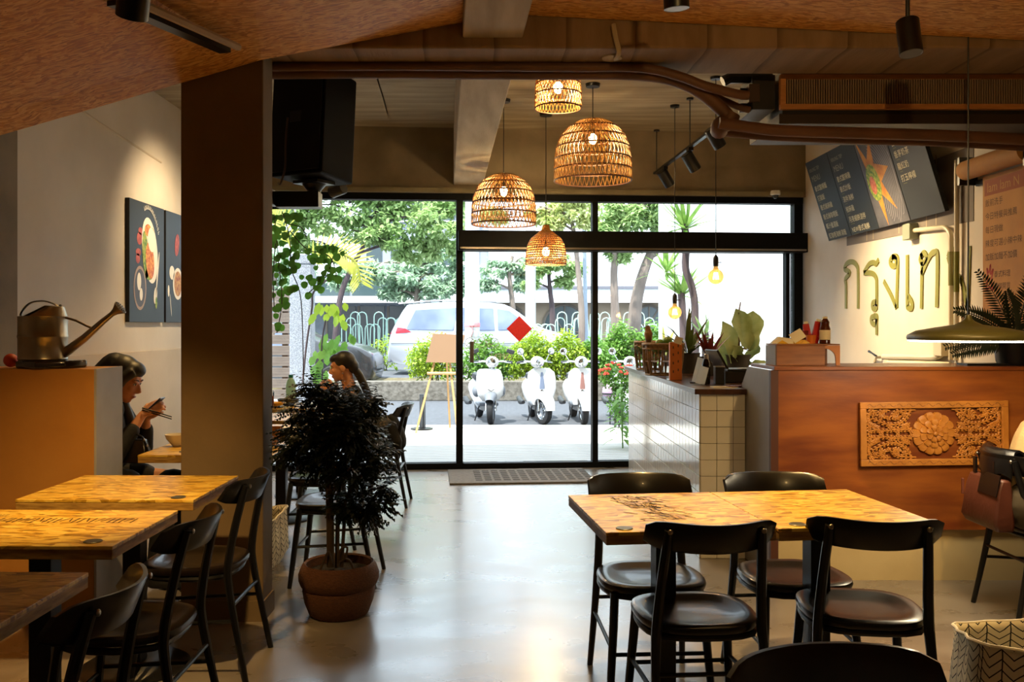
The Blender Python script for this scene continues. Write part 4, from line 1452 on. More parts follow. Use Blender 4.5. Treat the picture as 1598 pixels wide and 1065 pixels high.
# spots under the flake-board ceiling
q = P(206, 26, 2.62)
cyl_spot(q, (-1.62, 3.5, .75), 'black can spotlight over the stencilled table, seen against the flake board', 2.60, 170, L_=.17, lit=True, size=62, color=WARM)
q = P(1056, 14, 3.25)
cyl_spot(q, (.75, 3.4, .75), 'lit black can spotlight tilted at the joined tables', 2.87, 165, size=62, color=WARM)
q = P(1422, 84, 3.7)
cyl_spot(q, (1.75, 3.2, .0), 'black can spotlight on a short track above the bar', 2.81, 60, size=75, color=WARM)
tk = thing('light_track', 'short black ceiling track holding the can spotlight near the bar', 'light track')
MB().box(1.56, 1.82, 3.55, 3.585, 2.79, 2.815).build('rail', K['black'], tk, smooth=None)
cyl_spot((1.9, 2.7, 2.58), (2.0, 4.95, .75), 'black can spotlight washing the carved bar panel', 2.80, 75, size=60, color=WARM)
cyl_spot((2.6, 2.6, 2.55), (2.5, 4.2, .3), 'black can spotlight lighting the chevron basket corner', 2.78, 18, size=70, color=WARM)
cyl_spot((.6, 1.0, 2.6), (1.9, 4.8, 2.0), 'black can spotlight over the middle of the room', 2.86, 50, size=80, color=WARM)  # added flood, out of view, to lift the beam, air conditioner and bar
# slot light in the fold of the ceiling panel
sl2 = thing('slot_light', 'black recessed light trough along the fold of the flake-board ceiling', 'light')
a, b = P(278, -12, 3.35), P(368, 82, 4.02)
a.z, b.z = min(a.z, 2.655), 2.66
b = Vector((-1.20, 3.92, 2.63))
a = Vector((-1.40, 3.25, 2.60))
d_ = (b - a).normalized()
w_ = d_.cross(Vector((0, 0, 1))).normalized() * .028
n_ = Vector((0, 0, -.02))
MB().add([a - w_, a + w_, b + w_, b - w_, a - w_ + n_, a + w_ + n_, b + w_ + n_, b - w_ + n_], [(0, 1, 2, 3), (7, 6, 5, 4), (0, 4, 5, 1), (1, 5, 6, 2), (2, 6, 7, 3), (3, 7, 4, 0)]).build('trough', K['black'], sl2, smooth=None)
MB().tube([a + w_ * 2.4, b + w_ * 2.4], .016, 6).build('trim_strip', K['beam_long'], sl2)

# rattan pendants in front of the glass
CZ = 3.36


def weave(prof, n, r, parent, m, cross=True, rows=None, hoop=None):
    """A basket shade: two sets of leaning strips plus hoops. prof: list of (radius, z)."""
    def at(k):
        f = k * (len(prof) - 1)
        i = min(int(f), len(prof) - 2)
        t_ = f - i
        return prof[i][0] * (1 - t_) + prof[i + 1][0] * t_, prof[i][1] * (1 - t_) + prof[i + 1][1] * t_
    mb = MB()
    for i in range(n):
        for sg in ((1, -1) if cross else (0,)):
            pts = []
            for j in range(15):
                k = j / 14
                rr, z = at(k)
                q = 2 * PI * i / n + sg * k * 1.5 * (18 / n if n > 18 else 1)
                pts.append(((rr + sg * .0015) * math.cos(q), (rr + sg * .0015) * math.sin(q), z))
            mb.tube(pts, r, 4, flat=.45, caps=False)
    o = mb.build('weave', m, parent, smooth=60)
    o['kind'] = 'stuff'
    for k in rows:
        rr, z = at(k)
        MB().tube([(rr * math.cos(q), rr * math.sin(q), z) for q in [j * PI / 18 for j in range(36)]], hoop or r * .8, 5, closed=True).build('hoop', K['rattan_dark'], parent)


def pendant(x, ybot, ytop, Y, rad_px, prof, n, label, bulb_y, r=.006, power=18, m=None, rows=(0, .2, .4, .6, .8, 1), cap=True):
    zb = P(x, ybot, Y).z
    zt = P(x, ytop, Y).z
    X = P(x, 0, Y).x
    rad = rad_px * Y / CF
    t = thing('rattan_pendant', label, 'pendant lamp', (X, Y, zb))
    h = zt - zb
    pr = [(a * rad, b * h) for a, b in prof]
    weave(pr, n, r, t, m or K['rattan'], rows=rows)
    MB().cyl((0, 0, h - .01), (0, 0, CZ - zb - .03), .004, n=6).build('cord', K['black'], t)
    MB().lathe([(.055, -.025), (.06, 0), (0, .0)], 20, (0, 0, CZ - zb - .001)).build('canopy', K['black'], t)
    bz = P(x, bulb_y, Y).z - zb
    MB().lathe([(.018, bz + .04), (.018, bz + .08), (0, bz + .085)], 12).build('socket', K['black'], t)
    MB().cyl((0, 0, bz + .08), (0, 0, h), .004, n=6).build('flex', K['black'], t)
    MB().ball((0, 0, bz), (.034, .034, .042), 14, 10).build('bulb', K['bulb'], t)
    point_light((X, Y, zb + bz - .06), power)
    return t


dome = [(1.0, 0), (1.0, .18), (.985, .36), (.94, .55), (.84, .72), (.66, .86), (.4, .96), (.12, 1.0)]
bell = [(1.0, 0), (1.0, .12), (.97, .3), (.9, .5), (.74, .66), (.45, .78), (.2, .88), (.13, 1.0)]
drum = [(1.02, 0), (1.0, .5), (.97, .8), (.9, 1.0)]
pendant(925, 282, 187, 7.2, 60, dome, 50, 'large dome-shaped woven rattan pendant lamp', 217, .0085, rows=(0, .14, .28, .42, .56, .72, .9))
pendant(786, 350, 272, 7.7, 50, dome, 44, 'medium dome-shaped open-weave rattan pendant lamp', 299, .0085, rows=(0, .17, .34, .5, .66, .85))
pendant(871, 169, 118, 6.5, 35.5, drum, 38, 'short drum-shaped rattan pendant lamp close under the ceiling', 137, .007, rows=(0, .28, .6, .95))
p4 = pendant(852, 413, 352, 8.2, 31.5, bell, 44, 'small bell-shaped close-woven cane pendant lamp', 393, .0065, rows=tuple(i / 22 for i in range(23)), power=26, m=mat('close_cane', '#e0b060', .5, c2='#c99444', scale=30, leafy=.5))


def bulb_pendant(x, y, Y, d_px, label, ytop_cord=None):
    X, z = P(x, 0, Y).x, P(x, y, Y).z
    r = d_px * Y / CF / 2
    t = thing('globe_bulb', label, 'pendant lamp', (X, Y, z))
    MB().ball((0, 0, 0), r, 20, 14).build('globe', K['amber'], t, smooth=60)
    MB().lathe([(r * .4, r * .9), (.017, r + .015), (.017, r + .035)], 16, caps=False).build('neck', K['amber'], t)
    MB().lathe([(.02, r + .02), (.022, r + .06), (.02, r + .09), (.006, r + .11), (0, r + .11)], 16).build('socket', K['black'], t)
    MB().cyl((.02, 0, r + .05), (.045, 0, r + .05), .004, n=6).build('switch', K['black'], t)
    MB().cyl((0, 0, r + .1), (0, 0, CZ - z - .02), .0035, n=6).build('cord', K['black'], t)
    MB().lathe([(.04, -.02), (.042, 0), (0, 0)], 16, (0, 0, CZ - z - .001)).build('canopy', K['black'], t)
    for k in range(5):
        q = k * 2 * PI / 5
        MB().tube([(.012 * math.cos(q), .012 * math.sin(q), r * .55), (.022 * math.cos(q), .022 * math.sin(q), -r * .35)], .0035, 5).build('filament', K['filament'], t)
    point_light((X, Y, z - .0), 7, (1, .62, .28), .02)
    return t


bulb_pendant(1117, 432, 7.0, 24, 'large amber globe bulb hanging on a black cord')
bulb_pendant(1053, 488, 7.9, 21, 'smaller amber globe bulb hanging low over the counter')

# saucer pendant over the right-hand table
sp_ = thing('saucer_pendant', 'flat olive saucer pendant lamp with a glowing rim', 'pendant lamp', (P(1511, 0, 4.2).x, 4.2, P(0, 531, 4.2).z))
MB().lathe([(.262, 0), (.266, .012), (.262, .024), (.225, .044), (.15, .058), (.06, .072), (.028, .088), (.016, .10), (.012, .118), (0, .12)], 48, caps=False).build('shade', K['olive'], sp_, smooth=60)
MB().lathe([(.0, .012), (.21, .012), (.2105, .02), (0, .02)], 40).build('shade_liner', K['olive'], sp_)
MB().lathe([(.214, .004), (.235, -.008), (.258, -.006), (.262, .006), (.25, .01)], 48, caps=False).build('glow_ring', K['led'], sp_)
MB().cyl((0, 0, .11), (0, 0, 2.77 - sp_.location.z), .004, n=6).build('cord', K['black'], sp_)
l = bpy.data.lights.new('lamp_light', 'AREA')
l.shape, l.size, l.energy, l.color = 'DISK', .4, 10, (1, .8, .5)
lo_ = bpy.data.objects.new('lamp_light', l)
COL.objects.link(lo_)
lo_.location = sp_.location + Vector((0, 0, -.008))

# black track with heads over the counter
X_T, Z_T = 1.66, 2.93
lt_ = thing('light_track', 'long black suspended track running to the glass front', 'light track', (X_T, 6.9, Z_T), R(3))
MB().box(-.018, .018, 0, 2.15, 0, .022).build('rail', K['black'], lt_, smooth=None, bevel=.003)
for y in (.75, 2.0):
    MB().cyl((0, y, .02), (0, y, CZ - Z_T), .005, n=6).build('drop_rod', K['black'], lt_)
    MB().lathe([(.03, -.015), (.03, 0), (0, 0)], 12, (0, y, CZ - Z_T - .001)).build('rod_cap', K['black'], lt_)
for i, (x, y, Y, lab) in enumerate(((1047, 276, 8.55, 'black track head nearest the glass front, over the counter'), (1095, 250, 7.65, 'black track head in the middle of the suspended track'), (1161, 212, 6.95, 'black track head half hidden by the pipes'))):
    q = P(x, y, Y)
    t = thing('track_head', lab, 'spotlight', q)
    q.x = X_T - (Y - 6.9) * math.sin(R(3)) if i < 2 else X_T
    t.location = q
    top = Z_T - q.z
    Mh = T(ry=R(-35), rx=R(15))
    MB(Mh).lathe([(.05, -.10), (.052, -.095), (.052, .06), (.045, .066), (0, .066)], 20).build('can', K['black'], t, smooth=40)
    MB(Mh).lathe([(0, -.097), (.043, -.097)], 20, caps=False).build('lens', K['spot_lens'] if i == 2 else K['steel'], t)
    MB().tube([(0, 0, .03), (0, 0, max(top - .02, .05))], .008, 8).build('stem', K['black'], t)
    MB().box(-.02, .02, -.05, .05, max(top - .025, .05), max(top + .001, .07)).build('adapter', K['black'], t, smooth=None)
spot_light((1.75, 6.9, 2.8), (3.1, 7.0, 1.3), 240, 80, color=(1, .76, .44))
spot_light((1.72, 7.58, 2.72), (3.1, 6.1, 1.25), 120, 80, color=(1, .72, .38))
# small spot beside the loudspeaker washes the pictures
cyl_spot(P(518, 300, 6.4), (-2.6, 7.2, 2.0), 'small lit can spotlight by the loudspeaker', 3.36, 0, r=.045, L_=.11)
cyl_spot((-1.7, 7.3, 2.9), (-2.87, 7.55, 2.1), 'black can spotlight aimed at the canvas prints', 3.36, 85, size=85, color=(1, .76, .46))
cyl_spot((-1.75, 5.5, 3.0), (-1.75, 4.9, .7), 'black can spotlight over the table of the woman with the phone', 3.36, 95, size=75, color=WARM)  # added fill lamp, unseen behind the column, warms the rear left side
cyl_spot((-1.75, 6.3, 3.0), (-1.8, 6.6, .7), 'black can spotlight over the empty window tables', 3.36, 85, size=90, color=WARM)  # second added fill lamp, also kept out of view by the column

# ------------------------------------------------------------------ ducted air conditioner
ac = thing('air_conditioner', 'long ceiling air conditioner with a wooden slatted grille', 'air conditioner', (1.52, 4.86, 2.592))
AW = XR - 1.52 - .02
acd = mat('ac_dark_metal', '#1c1713', .6)
MB().box(.02, AW, .03, .62, -.02, .22).build('casing', acd, ac, smooth=None, bevel=.004)
MB().box(0, AW, .02, .6, -.075, -.02).build('drain_pan', mat('ac_brown_metal', '#332417', .6), ac, smooth=None, bevel=.004)
wood = mat('grille_wood', '#c9874a', .5, c2='#b5763a', scale=8, stretch=(1, 1, 6))
for (a, b, c, d) in ((0, AW, .163, .189), (0, AW, .0, .028), (0, .03, .028, .163)):
    MB().box(a, b, -.005, .03, c, d).build('grille_frame', wood, ac, smooth=None, bevel=.002)
g0 = MB().box(-.003, .003, 0, .018, .028, .163).build('slat', mat('slat_dark_wood', '#94795e', .6), ac, smooth=None)
g0.location = (.04, .002, 0)
i = 1
while .04 + i * .0132 < AW - .01:
    shared(g0, ac, (.04 + i * .0132, .002, 0))
    i += 1
MB().box(.03, AW, .026, .029, .028, .163).build('grille_back', mat('grille_painted_shade', '#060505', .9), ac, smooth=None)  # near-black sheet, stands in for the shade between the slats
fm = MB()
for z in (.06, .095, .13):
    fm.box(.03, AW, .02, .024, z - .002, z + .002)
fm.build('grille_wires', acd, ac, smooth=None)
# valve box at its left end
vb = thing('valve_box', 'dark control box with valves at the piped end of the air conditioner', 'control box', (1.33, 4.9, 2.62))
MB().box(.05, .175, .0, .3, -.02, .17).build('box', acd, vb, smooth=None, bevel=.004)
MB().box(.03, .09, -.006, .12, .02, .12).build('cover', mat('brown_plastic', '#40291c', .6), vb, smooth=None, bevel=.004)
MB().tube([(-.1, .05, .145), (-.06, .05, .165), (.05, .05, .165), (.17, .05, .16)], .03, 10).build('flexible_duct', K['black'], vb)
MB().cyl((-.01, .05, .08), (.04, .05, .08), .03, n=12).build('valve', K['black'], vb)
MB().cyl((-.01, .05, .0), (.05, .05, .0), .026, n=12).build('valve', K['black'], vb)
for y in (.1, .4):
    MB().cyl((.12, y, .16), (.12, y, .73), .006, n=6).build('hanger_rod', K['steel'], vb)
for x in (.2, 1.2):
    MB().cyl((x, .3, .2), (x, .3, .755), .006, n=6).build('hanger_rod', K['steel'], ac)

# brown insulated pipes under the cross beam
YP = 4.62


def PP(x, y, dy=0):
    return P(x, y, YP + dy)


runs = [
    ('fat brown insulated pipe running under the beam and down to the valve box', [(425, 113), (560, 112), (700, 113), (850, 114), (960, 114), (1030, 119), (1075, 133), (1105, 152), (1130, 175), (1140, 188)], .036, .0),
    ('brown insulated pipe lying behind the fat one under the beam', [(425, 104), (600, 103), (760, 104), (900, 105), (1000, 106), (1060, 119), (1100, 134), (1150, 147), (1168, 149)], .024, -.08),
    ('thin brown insulated pipe curling to the lower valve', [(700, 119), (860, 119), (980, 119), (1060, 128), (1110, 148), (1150, 166), (1170, 172)], .018, .06),
    ('long brown pipe running on beneath the air conditioner', [(1122, 192), (1150, 196), (1220, 204), (1350, 208), (1480, 212), (1640, 220)], .030, -.05),
    ('second brown pipe beneath the air conditioner', [(1125, 205), (1200, 212), (1350, 218), (1480, 222), (1640, 231)], .026, .10),
]
for lab, pts, r, dy in runs:
    o = MB().tube(smoothpath([PP(a, b, dy) for a, b in pts], 5), r, 12).build('insulated_pipe', K['pipe'])
    tag(o, lab, 'pipe')
o = MB().tube(smoothpath([PP(1142, 178, .0), PP(1136, 190, 0), PP(1124, 196, .0), PP(1122, 205, .05)], 5), .045, 12).build('pipe_elbow', K['pipe'])
tag(o, 'thick brown taped pipe joint below the valve box', 'pipe')
cb = thing('junction_pipe', 'thin conduit with a round box dropping from the cross beam', 'conduit')
MB().tube(smoothpath([P(957, 38, 4.27), P(961, 60, 4.27), P(966, 82, 4.3), P(960, 92, 4.4)], 5), .012, 8).build('pipe', K['beam_long'], cb)
MB().lathe([(.05, 0), (.05, .03), (0, .03)], 20, tuple(P(955, 98, 4.45) + Vector((0, 0, .02)))).build('round_box', K['beam_long'], cb)
cv = MB().tube(smoothpath([P(588, 118, 7.0) + Vector((0, 0, 0)), P(598, 150, 7.6), P(605, 178, 8.2)], 5), .004, 6).build('ceiling_cable', K['conc_grey'])
for v in cv.data.vertices:
    v.co.z = min(v.co.z, CZ - .008)
    v.co.z = CZ - .008
tag(cv, 'thin cable clipped across the slab above the loudspeaker', 'cable')

# ------------------------------------------------------------------ loudspeaker
sk = thing('loudspeaker', 'big black loudspeaker on a bracket behind the column', 'loudspeaker', P(490, 282, 5.2), R(-28))
MB(T(rx=R(-4))).add([(-.19, -.17, 0), (.19, -.17, 0), (.15, .17, 0), (-.15, .17, 0), (-.19, -.17, .62), (.19, -.17, .62), (.15, .17, .62), (-.15, .17, .62)],
                    [(3, 2, 1, 0), (4, 5, 6, 7), (0, 1, 5, 4), (1, 2, 6, 5), (2, 3, 7, 6), (3, 0, 4, 7)]).build('cabinet', K['speaker'], sk, smooth=None, bevel=.012)
MB(T(rx=R(-4))).box(-.175, .175, -.182, -.172, .02, .60).build('rear_grille', mat('speaker_cloth', '#0a0a0b', .9), sk, smooth=None)
MB(T(rx=R(-4))).box(-.04, .04, -.186, -.18, .30, .36).build('terminal_plate', K['black'], sk, smooth=None)
MB().box(-.09, .09, -.08, .08, -.022, -.004).build('bracket_plate', K['black'], sk, smooth=None)
MB().lathe([(.07, -.025), (.04, -.06), (.035, -.13)], 16).build('bracket_cup', K['black'], sk)
MB().tube(smoothpath([(-.03, -.19, .33), (-.035, -.2, .2), (-.05, -.19, .05), (-.10, -.17, -.03), (-.16, -.12, -.02)], 5), .006, 6).build('cable', mat('brown_cable', '#4a3424', .6), sk)
sb2 = thing('speaker_arm', 'black steel arm holding the loudspeaker to the column', 'bracket')
MB().box(-1.36, -1.04, 5.14, 5.26, 2.10, 2.19).build('arm', K['black'], sb2, smooth=None, bevel=.004)
MB().box(-1.36, -1.28, 4.48, 5.26, 2.10, 2.19).build('wall_arm', K['black'], sb2, smooth=None, bevel=.004)

# ------------------------------------------------------------------ potted tree in the aisle
PX, PY = FL(521, 972).x, 4.42
pt_ = thing('potted_tree', 'dark feathery potted tree in a woven pot beside the column', 'potted plant', (PX, PY, 0))
MB().lathe([(.13, 0), (.145, .008), (.168, .07), (.178, .125), (.174, .14), (.186, .15), (.196, .175), (.197, .20), (.186, .232), (.176, .25), (.168, .257), (.158, .25), (.156, .21)], 40, caps=False).build('pot', K['pot'], pt_, smooth=50)
MB().lathe([(0, .002), (.125, .002)], 24, caps=False).build('pot_base', K['pot'], pt_)
MB().lathe([(0, .215), (.158, .212)], 24, caps=False).build('soil', K['soil'], pt_)
K['stem'] = mat('green_brown_stem', '#3a2c1c', .8, c2='#4c3a26', scale=16, stretch=(1, 1, .2), bump=.2)


def tp_(x, y, dy=0):
    q = P(x, y, PY + dy)
    return Vector((q.x - PX, dy, q.z))


MB().tube(smoothpath([tp_(516, 885), tp_(515, 800), tp_(513, 740), tp_(517, 690), tp_(512, 640)], 4), [.019] * 6 + [.017] * 6 + [.014] * 5, 10).build('trunk', K['stem'], pt_)
MB().tube(smoothpath([tp_(526, 885, .05), tp_(527, 820, .05), tp_(530, 760, .06), tp_(545, 700, .08), tp_(560, 660, .08)], 4), .011, 8).build('trunk', K['stem'], pt_)
MB().tube(smoothpath([tp_(533, 885, -.03), tp_(537, 820, -.02), tp_(540, 780, -.03), tp_(565, 740, -.05)], 4), .009, 8).build('trunk', K['stem'], pt_)
for pts in ([(500, 890), (507, 872), (513, 862), (518, 880)], [(527, 880), (532, 858), (542, 855), (538, 872), (530, 878)], [(536, 872), (546, 876), (552, 890)]):
    MB().tube(smoothpath([tp_(a, b, -.04) for a, b in pts], 4), .006, 6).build('root', K['stem'], pt_)
random.seed(21)
clumps = [(505, 612, 24, 18, 0), (487, 604, 18, 12, -.05), (540, 618, 26, 20, .08), (470, 640, 22, 16, .0), (512, 645, 40, 26, -.05), (555, 645, 36, 26, .05), (580, 625, 14, 14, .0),
          (485, 680, 34, 22, -.1), (460, 668, 16, 12, .0), (530, 690, 44, 34, 0), (575, 690, 30, 26, .08), (466, 705, 20, 20, .06), (505, 720, 34, 24, .1), (550, 730, 36, 26, -.06), (592, 712, 16, 16, -.02),
          (560, 775, 26, 22, .04), (588, 785, 20, 18, -.04), (540, 785, 16, 18, .0), (600, 760, 12, 14, 0), (572, 800, 16, 12, .05), (450, 700, 9, 10, 0), (520, 668, 40, 30, .14), (545, 668, 40, 30, -.14)]
fol = MB()
for (x, y, rx, ry, dy) in clumps:
    c = tp_(x, y, dy)
    ax, az = rx * PY / CF, ry * PY / CF
    MB().tube([tp_(513 + random.uniform(-4, 8), min(y + 60, 790), dy * .5), (tp_(515, y + 20, dy * .6) + c) / 2, c], [.006, .005, .003], 6).build('branch', K['stem'], pt_)
    for k in range(int(24 + rx * ry * .055)):
        q, e = random.uniform(0, 2 * PI), random.uniform(-1, 1)
        s_ = math.sqrt(1 - e * e)
        rr = random.uniform(.35, 1)
        d = Vector((math.cos(q) * s_ * ax, math.sin(q) * s_ * (ax * .8 + .02), e * az)) * rr
        o_ = c + d
        dirn = (d.normalized() + Vector((random.uniform(-.5, .5), random.uniform(-.5, .5), -.35))).normalized()
        side = dirn.cross(Vector((0, 0, 1)))
        side = side.normalized() if side.length > .01 else Vector((1, 0, 0))
        L_ = random.uniform(.05, .10)
        for m_ in range(6):                       # a small fern-like spray
            f = m_ / 5
            for sg in (-1, 1):
                fol.leaf(o_ + dirn * L_ * f, dirn * .7 + side * sg * .9 + Vector((0, 0, random.uniform(-.3, .2))), .032 * (1.1 - .5 * f), .014, Vector((random.uniform(-.4, .4), random.uniform(-.4, .4), 1)), .35)
fo = fol.build('foliage', K['leaf_dark'], pt_, smooth=60)
fo['kind'] = 'stuff'


# ------------------------------------------------------------------ chevron baskets


def basket(loc, rz, w, d, h, label, bulge=.02):
    t = thing('chevron_basket', label, 'basket', loc, rz)
    me = bpy.data.meshes.new('cloth_body')
    n = 40
    lev = [(0, -.03), (.25, bulge), (.6, bulge * .6), (.92, 0), (1, .004)]
    vs, fs, uv = [], [], []
    per = 2 * (w + d)
    for k, (f, b) in enumerate(lev):
        for i in range(n):
            s_ = i / n * 4
            sd, fr = int(s_), s_ - int(s_)
            cx = [(-1 + 2 * fr, -1), (1, -1 + 2 * fr), (1 - 2 * fr, 1), (-1, 1 - 2 * fr)][sd]
            ln = (abs(cx[0]) ** 6 + abs(cx[1]) ** 6) ** (1 / 6)
            wob = 1 + (.03 * math.sin(i * 1.7) if f > .8 else .012 * math.sin(i * 2.3 + k))
            vs.append((cx[0] / ln * (w / 2 + b) * wob, cx[1] / ln * (d / 2 + b) * wob, f * h - (.02 * (1 - math.cos(4 * PI * i / n)) if f > .9 else 0)))
            uv.append((i / n * per, f * h))
    for k in range(len(lev) - 1):
        for i in range(n):
            fs.append((k * n + i, k * n + (i + 1) % n, (k + 1) * n + (i + 1) % n, (k + 1) * n + i))
    fs.append(tuple(range(n)))
    me.from_pydata(vs, [], fs)
    ul = me.uv_layers.new(name='UVMap')
    for p_ in me.polygons:
        wrap = any(vi % n == 0 for vi in p_.vertices) and any(vi % n == n - 1 for vi in p_.vertices)
        for li, vi in zip(p_.loop_indices, p_.vertices):
            u, v = uv[vi]
            if wrap and vi % n == 0:
                u += per
            ul.data[li].uv = (u, v)
    o = link(me, 'cloth_body', K['chevron'], t, smooth=50)
    so = o.modifiers.new('solid', 'SOLIDIFY')
    so.thickness = .006
    top = [Vector(vs[(len(lev) - 1) * n + i]) for i in range(n)]
    MB().tube(top, .006, 6, closed=True).build('rim', K['cream'], t)
    return t


basket((P(1600, 0, 3.15).x, 3.13, 0), R(-14), .42, .36, .35, 'white basket with black chevron print on the floor before the bag chair')
basket((P(432, 0, 5.25).x - .12, 5.3, 0), R(-8), .26, .3, .33, 'white basket with black chevron print tucked behind the column', .012)

# ------------------------------------------------------------------ people


def union_mesh(name, mb, m, parent, voxel=.006, smooth=6):
    me = bpy.data.meshes.new(name)
    me.from_pydata(mb.v, [], mb.f)
    bm = bmesh.new()
    bm.from_mesh(me)
    bmesh.ops.recalc_face_normals(bm, faces=bm.faces)
    bm.to_mesh(me)
    bm.free()
    o = bpy.data.objects.new(name, me)
    COL.objects.link(o)
    r = o.modifiers.new('r', 'REMESH')
    r.mode, r.voxel_size = 'VOXEL', voxel
    s_ = o.modifiers.new('s', 'SMOOTH')
    s_.factor, s_.iterations = .5, smooth
    dg = bpy.context.evaluated_depsgraph_get()
    out = bpy.data.meshes.new_from_object(o.evaluated_get(dg))
    bpy.data.objects.remove(o)
    bpy.data.meshes.remove(me)
    out.name = name
    out.materials.clear()
    return link(out, name, m, parent, smooth=180)


def limb(mb, pts, rs, flat=1.0, k=4):
    pp = smoothpath(pts, k)
    n = len(pts)
    rr = []
    for i in range(n - 1):
        rr += [rs[i] + (rs[i + 1] - rs[i]) * j / k for j in range(k)]
    rr.append(rs[-1])
    mb.tube(pp, rr, 12, flat=flat)
    mb.ball(pts[0], rs[0] * .98, 12, 8)
    mb.ball(pts[-1], rs[-1] * .98, 12, 8)


def head_shape(mb, c, R3, s=1.0):
    """Adds a head to mb. c: centre; R3: rotation with face toward local -Y."""
    keep = mb.m
    mb.m = keep @ Matrix.Translation(c) @ R3.to_4x4() @ Matrix.Scale(s, 4)
    mb.ball((0, .012, .03), (.074, .092, .085), 20, 14)          # skull
    mb.ball((0, -.026, -.028), (.058, .062, .078), 18, 12)       # face
    mb.ball((0, -.058, -.088), (.026, .024, .022), 12, 8)        # chin
    mb.ball((0, -.03, -.07), (.05, .05, .035), 14, 8)            # jaw
    mb.tube([(0, -.084, .008), (0, -.098, -.018), (0, -.107, -.033)], [.008, .010, .012], 10)   # nose
    mb.ball((0, -.095, -.036), (.015, .010, .008), 10, 6)
    mb.ball((0, -.086, -.060), (.020, .008, .0055), 10, 6)       # lips
    mb.ball((0, -.084, -.069), (.017, .008, .006), 10, 6)
    for sx in (-1, 1):
        mb.ball((sx * .073, .012, -.012), (.010, .020, .030), 10, 8)   # ears
        mb.ball((sx * .034, -.066, -.018), (.022, .016, .018), 10, 6)   # cheeks
        mb.ball((sx * .03, -.074, .022), (.024, .012, .010), 10, 6)     # brow
    mb.m = keep


def face_details(parent, c, R3, s=1.0):
    M4 = Matrix.Translation(c) @ R3.to_4x4() @ Matrix.Scale(s, 4)
    for sx in (-1, 1):
        MB(M4).ball((sx * .031, -.073, .004), (.011, .008, .006), 10, 8).build('eye', MATS.get('eye_white') or mat('eye_white', '#d8cfc8', .2), parent)
        MB(M4).ball((sx * .031, -.0795, .004), (.005, .003, .005), 8, 6).build('iris', K['hair'], parent)
        MB(M4).tube([(sx * .012, -.083, .024), (sx * .03, -.084, .030), (sx * .05, -.070, .025)], [.002, .003, .0015], 6).build('eyebrow', K['hair'], parent)
        MB(M4).tube([(sx * .018, -.080, .007), (sx * .031, -.083, .011), (sx * .045, -.074, .006)], .0016, 5).build('eyelid', K['hair'], parent)
    MB(M4).ball((0, -.0905, -.0615), (.018, .005, .0045), 10, 6).build('lips', MATS.get('lip') or mat('lip', '#8a3f38', .4), parent)


def hand(mb, wrist, dirn, palm_n, curl=.6, s=1.0, side=1, spread=.2):
    """A hand: palm, four unequal bent fingers and a thumb off the side of the palm."""
    d = Vector(dirn).normalized()
    n = Vector(palm_n)
    n = (n - d * n.dot(d)).normalized()
    w = d.cross(n) * side
    wr_ = Vector(wrist)
    for k in range(4):
        mb.tube([wr_, wr_ + d * .04 * s + w * (k - 1.5) * .014 * s, wr_ + d * .085 * s + w * (k - 1.5) * .02 * s], [.017 * s, .015 * s, .0115 * s], 8)
    for k, ln in enumerate((.066, .076, .071, .056)):
        b = wr_ + d * .085 * s + w * (k - 1.5) * .02 * s
        a1, a2, a3 = curl * .6, curl * 1.5, curl * 2.2
        p1 = b + (d * math.cos(a1) + n * math.sin(a1) + w * (k - 1.5) * spread * .3) * ln * .45 * s
        p2 = p1 + (d * math.cos(a2) + n * math.sin(a2)) * ln * .33 * s
        p3 = p2 + (d * math.cos(a3) + n * math.sin(a3)) * ln * .27 * s
        mb.tube([b, p1, p2, p3], [.0095 * s, .0088 * s, .008 * s, .0066 * s], 8)
        mb.ball(p3, .0068 * s, 8, 6)
    t0 = wr_ + d * .025 * s - w * .024 * s
    t1_ = t0 + (d * .6 - w * .7 + n * .45).normalized() * .04 * s
    t2_ = t1_ + (d * .8 - w * .1 + n * .6).normalized() * .03 * s
    t3_ = t2_ + (d * .8 + w * .15 + n * .5).normalized() * .022 * s
    mb.tube([wr_ + d * .01 * s, t0, t1_, t2_, t3_], [.016 * s, .014 * s, .0105 * s, .0095 * s, .007 * s], 8)
    mb.ball(t3_, .0072 * s, 8, 6)


def rotm(yaw, pitch=0, roll=0):
    return (Matrix.Rotation(yaw, 3, 'Z') @ Matrix.Rotation(pitch, 3, 'X') @ Matrix.Rotation(roll, 3, 'Y'))


# --- woman with the phone (faces +X)
YW = 4.92
w1 = thing('person', 'seated woman with long black hair looking at a phone, chopsticks in hand', 'person', (0, 0, 0))


def q1(x, y, dy=0):
    return P(x, y, YW + dy)


